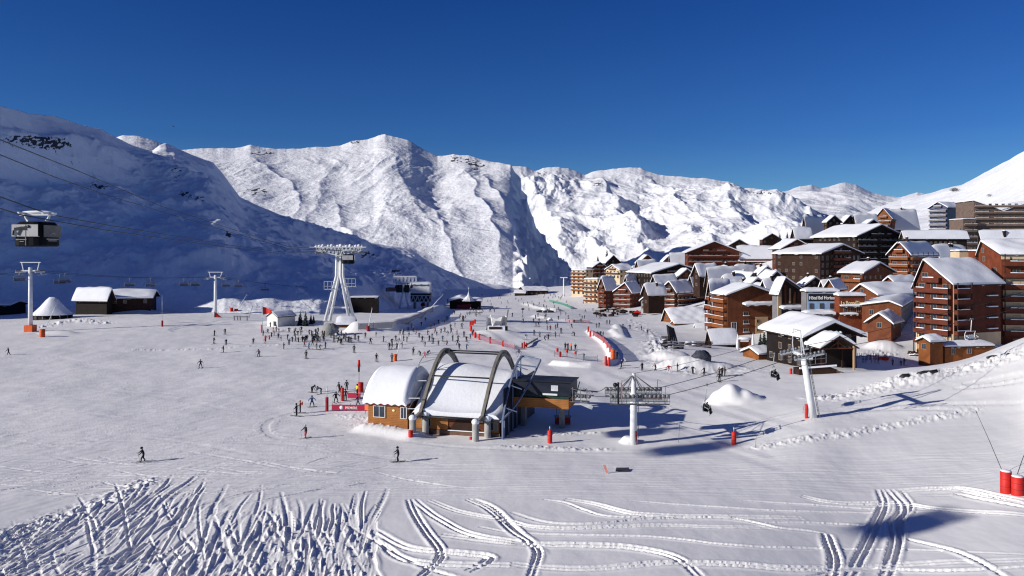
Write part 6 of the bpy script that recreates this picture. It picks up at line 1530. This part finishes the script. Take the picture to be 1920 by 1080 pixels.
# flag by the white hut
b = hit(492, 631); q = b.y / F; t = thing('flag', b, 'red flag on a pole left of the white hut', 'flag')
MB().tube([(0, 0, 0), (0, 0, 57*q)], .09, 8).build('pole', GAL, t)
MB().grid(lambda u, v: ((1 + 17*u)*q, .25*math.sin(5*u), (56 - 6*u*(1) - (15 - 9*u)*v)*q), 8, 4).build('cloth', REDP, t)
pad(491, 624, 15, 4, 'red pad round the flag pole foot', pole=0)
b = hit(402, 596); q = b.y / F; t = thing('mesh_fence', b, 'red mesh fence sloping down from the smaller T tower', 'fence')
MB().poly_extrude([(0, 0, -.2), (15*q, .5, -.2), (3*q, 0, 10*q), (0, 0, 11*q)], (0, .05, 0)).build('mesh', REDP, t)
for x in (0, 7*q, 14*q): MB().tube([(x, -.05, -.3), (x, -.05, 2.2 if x < 2 else 1.2)], .06, 6).build('post', GAL_D, t)
# small conifers dusted with snow
G_LEAF = plain('spruce_needles', (.022, .035, .022), .8, 0, .4, 2.); G_LEAF2 = plain('frosted_needles', (.20, .22, .22), .85, 0, .3, 2.); TRUNK = plain('bark', (.05, .035, .025), .9, 0, .3, 3.)
def conifer(px, py, hpx, label, frost=.3, seed=0, group='small spruces', base=None):
    b = base or hit(px, py); h = hpx * b.y / F; t = thing('spruce', b, label, 'spruce', group); rn_ = random.Random(seed)
    MB().tube([(0, 0, -.4), (0, 0, h * .5), (0, 0, h)], [h * .03, h * .018, .01], 7).build('trunk', TRUNK, t)
    m = MB(); n = 230
    for i in range(n):
        z = h * (.08 + .9 * (i / n)); rad = (h * .26) * (1 - z / h) ** .85 * rn_.uniform(.55, 1.12) + .05; a = rn_.uniform(0, 2*PI)
        tip = Vector((math.cos(a)*rad, math.sin(a)*rad, z - rad * .45)); root = Vector((0, 0, z)); sd = Vector((-math.sin(a), math.cos(a), 0)) * rad * rn_.uniform(.16, .28)
        mid = root.lerp(tip, .55); mi = 1 if rn_.random() < frost else 0
        m.add([root, mid - sd, tip, mid + sd], [(0, 1, 2, 3)], mi); m.add([root, mid - Vector((0,0,rad*.2)), tip, mid + Vector((0,0,rad*.12))], [(0,1,2,3)], 0)
    m.build('crown', [G_LEAF, G_LEAF2], t); return t
for i, (px, py, hp, lab) in enumerate([(541,611,27,'spruce touching the right wall of the white hut'),(563,611,29,'left spruce of the pair between white hut and cable tower'),(573,612,30,'right spruce of the pair between white hut and cable tower'),(583,608,20,'short spruce right of the pair behind the crowd'),(588,606,16,'smallest spruce nearest the cable tower')]): conifer(px, py, hp, lab, .42, i)
for i, (px, py, d_, hp, lab) in enumerate([(1462,461,520,25,'dark pointed tree left on the skyline beside the small dark cabin'),(1476,456,515,22,'dark pointed tree right on the skyline beside the small dark cabin'),(1426,648,200,24,'left dark shrub before the tan corner panel'),(1433,650,198,31,'tallest dark shrub before the tan corner panel'),(1440,650,196,25,'right dark shrub before the tan corner panel'),(1722,566,208,20,'spruce at the upper corner of the wine red lodge'),(1138,492,640,26,'dark tree beside the steep roofed skyline chalet'),(1121,494,640,16,'low dark tree above the cream tower block')]):
    conifer(px, py, hp, lab, .12, 20 + i, 'dark trees of the village', W(px, py, d_))
# pads and netting of the corral (left) and the ring (right)
def net_mat(name, col, a):
    m = plain(name, col, .8, 0, .2, 5.); m.node_tree.nodes['Principled BSDF'].inputs['Alpha'].default_value = a; return m
def net(pts, h, label, group='piste netting', mat=None, dz=.2):
    P = [hit(*p) for p in pts]; o = P[0]; t = thing('net_fence', o, label, 'net fence', group); m = MB()
    for a, b in zip(P[:-1], P[1:]): m.poly_extrude([a - o + Vector((0,0,dz)), b - o + Vector((0,0,dz)), b - o + Vector((0,0,h)), a - o + Vector((0,0,h))], (.01, .04, 0))
    m.build('netting', mat or net_mat('pale_netting', (.30, .31, .36), .55), t)
    for p in P: MB().tube([p - o + Vector((0, -.06, -.2)), p - o + Vector((0, -.06, h + .25))], .05, 6).build('post', GAL_D, t)
for i, (px, py, hp) in enumerate([(882,613,11),(886,610,9),(890,607,8),(883,622,11),(887,629,11),(891,634,11),(899,637,11),(919,643,11),(943,649,10)]):
    pad(px, py, hp, 4.2, 'red padded post of the corral round the white shell sculpture', 'corral posts round the shell sculpture', pole=.3)
net([(884,628),(899,637),(919,643),(943,649),(965,656)], 1.2, 'pink netting along the near side of the shell corral', mat=net_mat('pink_netting', (.42, .22, .26), .45))
for i, (px, py, hp) in enumerate([(979,652,9),(983,653,12),(987,651,8)]): pad(px, py, hp, 3.4, 'short red post of the trio right of the arches', 'trio of red posts', pole=.4)
net([(984,652),(996,645),(1008,638)], .7, 'dark low strip built as the shadow running back from the trio of red posts', mat=GAL_D)  # dark upright strip stands in for the cast shadow of the posts
for (px, py, hp, w_) in [(1045,665,12,4.5),(1050,669,10,4),(1063,666,12,4.5),(1079,671,12,4.5)]: pad(px, py, hp, w_, 'red padded post along the near left side of the ring fence', 'ring fence posts near left', pole=.4)
for (px, py, hp, w_) in [(1103,622,10,3.6),(1107,630,10,4),(1113,628,8,3.6),(1132,642,11,4),(1139,651,9,4),(1144,658,9,4)]: pad(px, py, hp, w_, 'red padded post along the far right side of the ring fence', 'ring fence posts far right', pole=.3)
pad(1149, 671, 16, 8, 'large orange padded post at the right corner of the ring fence', mat=ORG, pole=.3)
for (px, py) in [(1136,685),(1142,687)]: pad(px, py, 17, 5, 'tall red padded post of the pair below the ring corner', 'pair below the ring corner', pole=0)
pad(1094, 674, 11, 5, 'dark grey wrapped post at the near side of the ring fence', mat=GAL_D, pole=.3)
net([(1113,630),(1132,643),(1144,658),(1149,671)], 1.3, 'red netting curving down the right side of the ring', mat=net_mat('red_netting', (.42, .12, .13), .45))
net([(1040,668),(1063,670),(1094,676),(1120,677)], 1.0, 'pale netting along the near side of the ring')
net([(1105,607),(1090,606),(1075,606),(1060,604)], 1.2, 'pink netting of the upper play area', mat=net_mat('pink_netting', (.42, .22, .26), .45))
net([(672,619),(700,618),(735,616),(765,609),(790,598),(812,585)], 1.9, 'grey netting on the crest of the curved snow bank')
net([(832,574),(860,576),(890,576),(925,577)], .9, 'pale blue rail net across the far piste', mat=plain('pale_blue_net', (.35, .45, .60), .8))
gm = net_mat('green_netting', (.08, .28, .20), .6)
net([(1030,566),(1042,569),(1054,572),(1064,576),(1071,580)], 1.6, 'green padding wall curving before the lower chalets', mat=gm)
# shell shaped snow sculpture stage
b = hit(930, 620); q = b.y / F; t = thing('snow_sculpture', b, 'white shell shaped snow stage with a dark slot and a tilted mast', 'snow sculpture')
def shell(x0, lean, w_, h_): return MB().grid(lambda u, v: ((x0 + w_*(u-.5)*(1 - .55*v) + lean*v)*q, 2.2*math.sin(PI*u)*(1-.3*v) + .3, (h_*v*(1 - .25*math.sin(PI*u)))*q), 10, 10)
m = shell(-12, -2, 16, 30); m.grid(lambda u, v: ((12 + 16*(u-.5)*(1-.5*v) + 4*v)*q, 2.2*math.sin(PI*u)*(1-.3*v) + .3, 27*v*q), 10, 10); m.grid(lambda u, v: ((0 + 22*(u-.5))*q, 2.6, (20 + 5*abs(2*u-1))*v*q), 8, 4)
m.build('shell', plain('packed_snow', (.80, .79, .77), .8, 0, .06, .5, .3), t)
MB().box(-16*q, 17*q, -.6, 2.2, -1, 9*q).build('platform', M_SNOW, t); MB().box(-13*q, 11*q, -.7, -.61, 3*q, 7.5*q).build('slot', WALL['darkwood'], t)
MB().bar((16*q, .3, 0), (23*q, .6, 39*q), .35).build('mast', BEIGE, t); MB().box(17*q, 22*q, -.4, .6, 0, 8*q).build('speaker', BLK, t)
# play frame, carousel, finish beam
b = hit(1037, 631); q = b.y / F; t = thing('play_frame', b, 'low metal frame bench in the snow ring', 'frame')
m = MB()
for x in (-12, -4, 4, 12): m.bar((x*q, 0, -.2), (x*q, 0, 5*q), .12)
m.bar((-12*q, 0, 5*q), (12*q, 0, 5*q), .12).bar((-12*q, 0, .4), (12*q, 0, .3), .12); m.build('frame', GAL_D, t)
b = hit(1022, 586); q = b.y / F; t = thing('sledge_carousel', b, 'dark flat carousel of sledges beyond the snow ring', 'carousel')
m = MB().tube([(0, 0, 0), (0, 0, 5*q)], .4, 10)
for k in range(8): a = 2*PI*k/8; m.bar((0, 0, 5*q), (13*q*math.cos(a), 9*q*math.sin(a), 3.6*q), .18).cbox((13*q*math.cos(a), 9*q*math.sin(a), 1.6*q), 1.6, .9, .9)
m.build('arms', BLK, t); m = MB(); m.ball((0, 0, 5.2*q), 7*q, 5*q, .8, 12); m.build('snow_cap', M_SNOW, t)
b = hit(889, 592); q = b.y / F; t = thing('finish_beam', b, 'long thin beam on two posts across the far piste', 'beam')
MB().bar((-15*q, 0, 5*q), (16*q, 0, 6*q), .35).build('beam', GAL_D, t)
for x in (-13, 11): MB().bar((x*q, 0, -.2), (x*q, 0, 5*q), .3).build('post', GAL_D, t)
b = hit(980, 592); q = b.y / F; t = thing('loudspeaker_mast', b, 'dark mast with a horn top left of the carousel', 'mast')
MB().tube([(0, 0, 0), (0, 0, 12*q)], .12, 8).build('pole', BLK, t); MB().ball((0, 0, 12.5*q), 3.5*q, 1.2, 1.6*q, 10, 0, .4, 3).build('horn', BLK, t)
b = hit(1031, 602); q = b.y / F; t = thing('snow_igloo', b, 'small domed snow igloo with barred arch beside the packed snow wall', 'igloo')
MB().ball((0, 0, 0), 6*q, 5*q, 7*q, 14).build('dome', M_SNOW, t)
m = MB()
for k in range(5): m.tube([( (-3.5 + k*1.75)*q, -5.05*q - .1, 0), ((-3.5 + k*1.75)*q, -4.2*q - .1, (4.6 - .7*abs(k-2))*q)], .08, 6)
m.build('arch_bars', GAL_D, t)
# far pylon near the cream tower block
b = W(1057, 548, 560); b.z = gz(b.x, b.y); q = 560 / F; t = thing('lift_pylon', b, 'thin distant T pylon left of the cream tower block', 'lift pylon')
MB().tube([(0, 0, -3), (0, 0, 36*q)], .45, 8).build('mast', WHT, t); MB().bar((-7*q, 0, 36*q), (7*q, 0, 36*q), .7).build('cross_arm', WHT, t)
# terrace of the lower chalets
TBL = MB().box(-.9, .9, -.4, .4, .7, .78).box(-.8, .8, -.75, -.5, .4, .46).box(-.8, .8, .5, .75, .4, .46).box(-.8, -.7, -.7, .7, -.1, .7).box(.7, .8, -.7, .7, -.1, .7)
TBm = TBL.mesh('terrace_table', [WALL['darkwood']]); UMB = None
def umbrella_mesh(h=2.6, r=1.5):
    m = MB().tube([(0, 0, -.2), (0, 0, h)], .05, 6, 1); n = 8
    vs = [(0, 0, h)] + [(r*math.cos(2*PI*k/n), r*math.sin(2*PI*k/n), h - .55) for k in range(n)]; m.add(vs, [(0, 1+k, 1+(k+1) % n) for k in range(n)], 0); return m
UM = umbrella_mesh().mesh('parasol', [WALL['blackwood'], GAL_D]); rr = random.Random(8)
for i in range(20):
    px = rr.uniform(1112, 1196); py = 586 + rr.uniform(-3, 7) + (px - 1112) * .03
    o = link('terrace_table', TBm, None, hit(px, py)); o.rotation_euler = (0, 0, rr.uniform(0, 3)); o.scale = (1.5, 1.5, 1.3)
    tag(o, 'dark table of the crowded sun terrace before the red brown lower chalets', 'table', 'tables of the lower sun terrace')
for i in range(10):
    px = rr.uniform(1125, 1190); py = 585 + rr.uniform(-2, 6)
    o = link('parasol', UM, None, hit(px, py)); o.scale = (1.3, 1.3, 1.1); tag(o, 'dark parasol on the crowded sun terrace before the red brown lower chalets', 'parasol', 'parasols of the lower sun terrace')
b = hit(1195, 590); q = b.y / F; t = thing('red_tent', b, 'small red tent at the right end of the lower sun terrace', 'tent')
m = MB(); m.add([(-6*q, -1.5, 4*q), (6*q, -1.5, 4*q), (6*q, 2, 4*q), (-6*q, 2, 4*q), (0, .2, 9*q)], [(0,1,4),(1,2,4),(2,3,4),(3,0,4)]).box(-5.6*q, 5.6*q, -1.3, 1.8, -.5, 4*q, 1); m.build('canopy', [REDP, RED_D], t)
# foot of the village
b = hit(1262, 640); q = b.y / F; t = thing('board_stack', b, 'stack of tall dark boards leaning together left of the snack kiosk', 'boards')
for k in range(5): MB().bar(((-7 + k*4)*q, k*.25, -.3), ((-10 + k*3.2)*q, .8 + k*.25, (30 - k*1.5)*q), 3.0*q, .12).build('board', plain('slate_board', (.05, .045, .05), .7, 0, .3, 1.), t)
for i, (x0, x1, y, lab) in enumerate([(1241, 1284, 654, 'dark stacked log fence at the left foot of the village'), (1286, 1336, 652, 'brown stacked log fence right of the dark one'), (1240, 1262, 642, 'pile of dark branches and logs before the leaning boards')]):
    b = hit((x0+x1)/2, y); q = b.y / F; L = (x1-x0)*q; t = thing('log_fence', b, lab, 'fence'); m = MB(); rr = random.Random(i)
    for r_ in range(5):
        for k in range(int(L/1.3)): m.tube([(-L/2 + k*1.3 + rr.uniform(-.2,.2), rr.uniform(-.1,.1), .1 + r_*.33), (-L/2 + (k+1)*1.3 + rr.uniform(-.2,.3), rr.uniform(-.1,.1), .1 + r_*.33 + rr.uniform(-.05,.05))], .14, 6, 1 if rr.random() < .14 else 0)
    m.build('logs', [WALL['blackwood'] if i != 1 else WALL['darkwood'], M_SNOW], t)
CP = MB().tube([(0, 0, -.2), (0, 0, .7), (0, 0, 1.6), (0, 0, 3.6), (0, 0, 4.1)], [.06, .4, .34, .14, .03], 10)
for px, py, lab in [(1383, 656, 'tall closed white parasol left of the snowy arbour'), (1412, 654, 'closed white parasol right of the snowy arbour')]:
    t = thing('parasol', hit(px, py), lab, 'parasol'); CP.build('closed_canopy', WHT, t); MB().tube([(0,0,4),(0,0,4.4)], .05, 6).build('pole', GAL_D, t)
b = hit(1396, 652); t = thing('arbour', b, 'small snow covered wooden arbour between two closed parasols', 'arbour')
for x in (-1.4, 1.4): MB().box(x-.12, x+.12, -.6, .6, -.4, 2.3).build('post', WALL['brown'], t)
m = MB(); m.ball((0, 0, 2.4), 1.9, .9, .5, 12); m.build('roof_snow', M_SNOW, t); MB().box(-1.2, 1.2, .3, .5, 0, 1.5).build('counter', WALL['orange'], t)
b = hit(1315, 672); t = thing('covered_heap', b, 'dark tarpaulin covered heap on the snow bank below the log fence', 'heap'); MB().ball((0, 0, .2), 2.0, 1.2, 1.3, 14, 0, .35, 4).build('tarpaulin', plain('dark_tarpaulin', (.05, .055, .075), .6, 0, .5, 2.), t)
# ski racks, sledge, deck and stairs right of the restaurant
for i, (px, py, lab) in enumerate([(1618, 676, 'ski rack full of skis nearest the porch'), (1632, 682, 'second ski rack from the porch'), (1647, 676, 'ski rack beside the red rescue sledge')]):
    b = hit(px, py); t = thing('ski_rack', b, lab, 'ski rack', 'ski racks by the restaurant'); rr = random.Random(i + 3)
    MB().bar((-1.8, 0, 1.0), (1.8, .4, 1.0), .08).bar((-1.8, 0, -.3), (-1.8, 0, 1.05), .08).bar((1.8, .4, -.3), (1.8, .4, 1.05), .08).build('rail', WALL['brown'], t)
    for k in range(9): MB().bar((-1.7 + k*.42, -.45, -.1), (-1.5 + k*.42 + rr.uniform(-.1, .2), .35, 1.65), .09, .03).build('ski', [BLK, REDP, WHT, GAL_D][rr.randrange(4)], t)
b = hit(1655, 676); t = thing('rescue_sledge', b, 'bright red rescue sledge parked beside the ski racks', 'sledge')
MB().poly_extrude([(-1.3, -.4, .1), (1.0, -.4, .1), (1.4, -.4, .75), (-1.2, -.4, .85)], (0, .8, 0)).build('hull', plain('signal_red', (.75, .06, .02), .5, 0, .1, 2.), t); MB().bar((-1.2, 0, .6), (-2.3, 0, .9), .06).build('handle', GAL_D, t)
b = hit(1520, 702); t = thing('timber_deck', b, 'snow edged timber deck with stairs at the foot of the restaurant', 'deck')
MB().box(-2.0, 4.6, 0, 3, -1, .9).build('platform', WALL['darkwood'], t); m = MB()
for k in range(4): m.box(4.6 + k*.35, 4.95 + k*.35, .3, 2.5, -1, .75 - k*.22)
m.build('stairs', WALL['tan'], t); m = MB(); m.bar((-2.0, -.02, 1.1), (4.6, -.02, 1.6), .25, .3); m.build('snowy_rail', M_SNOW, t)
pad(1483, 701, 10, 5, 'small red pad behind the leaning pylon', mat=REDP, pole=.2)
t = thing('globe_lamp', W(1576, 624, 147), 'white globe lamp high on the gable of the dark restaurant', 'lamp'); MB().ball((0, 0, 0), .32, .32, .32, 12).build('globe', WHT, t); MB().bar((0, 0, 0), (0, 3.5, 0), .06).build('bracket', BLK, t)
t = thing('globe_lamp', W(1729, 593, 200), 'white globe lamp at the right corner of the wine red lodge', 'lamp'); MB().ball((0, 0, 0), .5, .5, .5, 12).build('globe', WHT, t); MB().tube([(0, 0, 0), (0, 0, -5)], .08, 6).build('post', BLK, t)
for (px, py, L, r_, rz, lab) in [(1697, 708, 1.3, .36, 10, 'short dark tube lying on the snow crest, left of three'), (1739, 701, 3.0, .32, 14, 'long dark tube lying on the snow crest, middle of three'), (1864, 670, 2.2, .2, 12, 'thin dark tube half buried on the crest near the right edge'), (1893, 666, 1.0, .2, 8, 'short dark stub on the crest near the right edge')]:
    b = hit(px, py); a = R_(rz); t = link('rolled_mat', MB().tube([(-L/2*math.cos(a), 0, -.05), (-L/6, .05, r_*.55), (L/6, .1, r_*.65), (L/2*math.cos(a), .1, r_*.5 + L*.08)], [r_*.8, r_, r_*.95, r_*.9], 12).mesh('rolled_mat', [BLK])); t.location = b; tag(t, lab, 'rolled mat', 'rolled mats on the snow crest')
b = hit(1742, 672); t = thing('rail_fence', b, 'thin rail fence before the orange kiosk', 'fence'); m = MB()
for k in range(6): m.bar((-3 + k*1.2, 0, -.3), (-3 + k*1.2, 0, 1.1), .06)
m.bar((-3, 0, 1.05), (3, 0, 1.05), .06).bar((-3, 0, .55), (3, 0, .55), .05).build('rails', GAL_D, t)
b = hit(1722, 668); t = thing('log_fence', b, 'dark brown heap of logs left of the orange kiosk', 'log pile'); m = MB(); rr = random.Random(12)
for k in range(22): m.tube([(rr.uniform(-2.5, 2), rr.uniform(-.5, .5), rr.uniform(.1, 1.2)), (rr.uniform(-2, 3), rr.uniform(-.5, .5), rr.uniform(.1, 1.2))], .13, 6, 1 if k % 6 == 0 else 0)
m.build('logs', [WALL['darkwood'], M_SNOW], t)
# loose things on the piste
b = hit(1135, 887); t = thing('marker_flag', b, 'small orange and white slalom flag between two thin stakes', 'flag'); q = b.y / F
MB().tube([(-4*q, 0, -.1), (-4*q, 0, 22*q)], .018, 6).tube([(5*q, 0, -.1), (5*q, 0, 18*q)], .018, 6).build('stake', GAL, t)
MB().poly_extrude([(-4*q, 0, 15*q), (0, 0, 16*q), (5*q, 0, 3*q), (5*q, 0, 0), (1*q, 0, .5*q)], (0, .015, 0)).build('cloth', plain('faded_orange_cloth', (.70, .28, .22), .8, 0, .2, 3.), t)
b = hit(1166, 882); t = link('rubber_mat', MB().poly_extrude([(-.75, -.55, .04), (.55, -.55, .04), (.85, .55, .1), (-.5, .55, .1)], (0, 0, .05)).mesh('rubber_mat', [plain('dark_grey_mat', (.05, .05, .065), .8, 0, .3, 2.)])); t.location = b; tag(t, 'dark square mat lying flat on the snow beside the slalom flag', 'mat')
for px, py, h_, lab in [(1272, 830, 36, 'thin bare stake between the tower and the lone red post'), (1416, 840, 26, 'thin bare stake right of the lone red post'), (1505, 776, 14, 'short stake with a small cross bar beside the slim red post')]:
    b = hit(px, py); t = thing('piste_stake', b, lab, 'stake', 'thin stakes'); MB().tube([(0, 0, -.1), (.15, 0, h_*b.y/F)], .022, 6).build('stake', GAL_D, t)
b = W(325, 237, 700); t = thing('bird', b, 'tiny dark bird gliding in the blue sky above the left ridge', 'bird')
m = MB(); m.ball((0, 0, 0), .9, .35, .3, 10); m.add([(-.2, 0, .1), (.3, 0, .1), (.1, -1.6, .5), (-.3, -1.5, .5)], [(0,1,2,3)]).add([(-.2, 0, .1), (.3, 0, .1), (.1, 1.6, .5), (-.3, 1.5, .5)], [(0,1,2,3)]).add([(-.8, 0, 0), (-1.4, -.3, 0), (-1.4, .3, 0)], [(0,1,2)]); m.build('body', BLK, t)
# wooden sledge stand
b = hit(446, 601); q = b.y / F; t = thing('sledge_stand', b, 'grey timber stand half buried left of the red flag', 'stand'); m = MB()
for x in (-6, 0, 5, 18): m.bar((x*q, 0, -.3), ((x-1)*q, 0, 9*q), .3)
m.bar((-8*q, 0, 8*q), (20*q, 0, 7*q), .25); m.build('frame', GAL_D, t)
# rocks beside the lift hut
b = hit(618, 628); t = thing('boulder', b, 'grey snow dusted boulder left of the wooden lift hut', 'boulder'); MB().ball((0, 0, 1.0), 2.6, 1.6, 2.2, 16, 0, .35, 9).build('rock', snow_mat('boulder_rock', (.30, .30, .29), (1.5, .05), (6., .02), .6), t)
# ================================================================== camera, sun and sky
cam = bpy.data.cameras.new('camera'); co = bpy.data.objects.new('camera', cam); COL.objects.link(co)
co.location = (0, 0, H); co.rotation_euler = (PI / 2, 0, 0)
cam.sensor_width = 36; cam.lens = F / 1920 * 36; cam.shift_y = -(540 - YH) / 1920
cam.clip_start = 1; cam.clip_end = 30000
SC.camera = co
sl = bpy.data.lights.new('sun', 'SUN'); so = bpy.data.objects.new('sun', sl); COL.objects.link(so)
sl.energy = 5.0; sl.angle = math.radians(.5); sl.color = (1, .955, .88)
so.rotation_euler = SUN.to_track_quat('Z', 'Y').to_euler()
w = bpy.data.worlds.new('World'); SC.world = w; w.use_nodes = True
nt = w.node_tree; bg = nt.nodes['Background']
sk = nt.nodes.new('ShaderNodeTexSky'); sk.sky_type = 'NISHITA'; sk.sun_disc = False
sk.sun_elevation = SUN_EL; sk.sun_rotation = math.atan2(SUN.x, SUN.y)
sk.altitude = 2300; sk.air_density = 1.0; sk.dust_density = .15; sk.ozone_density = 4.0
# thin high altitude air: deeper blue up to the frame top, paler towards the horizon
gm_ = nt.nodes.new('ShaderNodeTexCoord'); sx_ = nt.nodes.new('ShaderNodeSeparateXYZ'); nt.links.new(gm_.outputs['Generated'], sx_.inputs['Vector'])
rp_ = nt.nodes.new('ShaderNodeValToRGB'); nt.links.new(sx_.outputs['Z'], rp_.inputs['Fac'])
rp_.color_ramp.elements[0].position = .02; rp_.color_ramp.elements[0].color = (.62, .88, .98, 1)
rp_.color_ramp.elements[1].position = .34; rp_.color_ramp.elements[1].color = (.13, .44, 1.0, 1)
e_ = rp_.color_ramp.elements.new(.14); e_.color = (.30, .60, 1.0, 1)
e_ = rp_.color_ramp.elements.new(.6); e_.color = (.66, .52, .84, 1)  # reddish tint added above the view, to warm the fill light in shadows
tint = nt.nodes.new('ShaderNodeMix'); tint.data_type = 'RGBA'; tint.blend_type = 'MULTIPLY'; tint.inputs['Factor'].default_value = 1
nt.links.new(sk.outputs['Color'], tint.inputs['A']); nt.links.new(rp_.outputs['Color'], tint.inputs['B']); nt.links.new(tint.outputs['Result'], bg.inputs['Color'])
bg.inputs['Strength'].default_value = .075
SC.render.engine = 'CYCLES'
SC.view_settings.view_transform = 'Standard'; SC.view_settings.look = 'None'; SC.view_settings.exposure = 0; SC.view_settings.gamma = 1
SC.cycles.max_bounces = 5; SC.cycles.diffuse_bounces = 3; SC.cycles.use_denoising = True; SC.cycles.denoiser = 'OPENIMAGEDENOISE'; SC.cycles.denoising_input_passes = 'RGB_ALBEDO_NORMAL'
SC.cycles.filter_width = 1.2 if hasattr(SC.cycles, 'filter_width') else 1.5
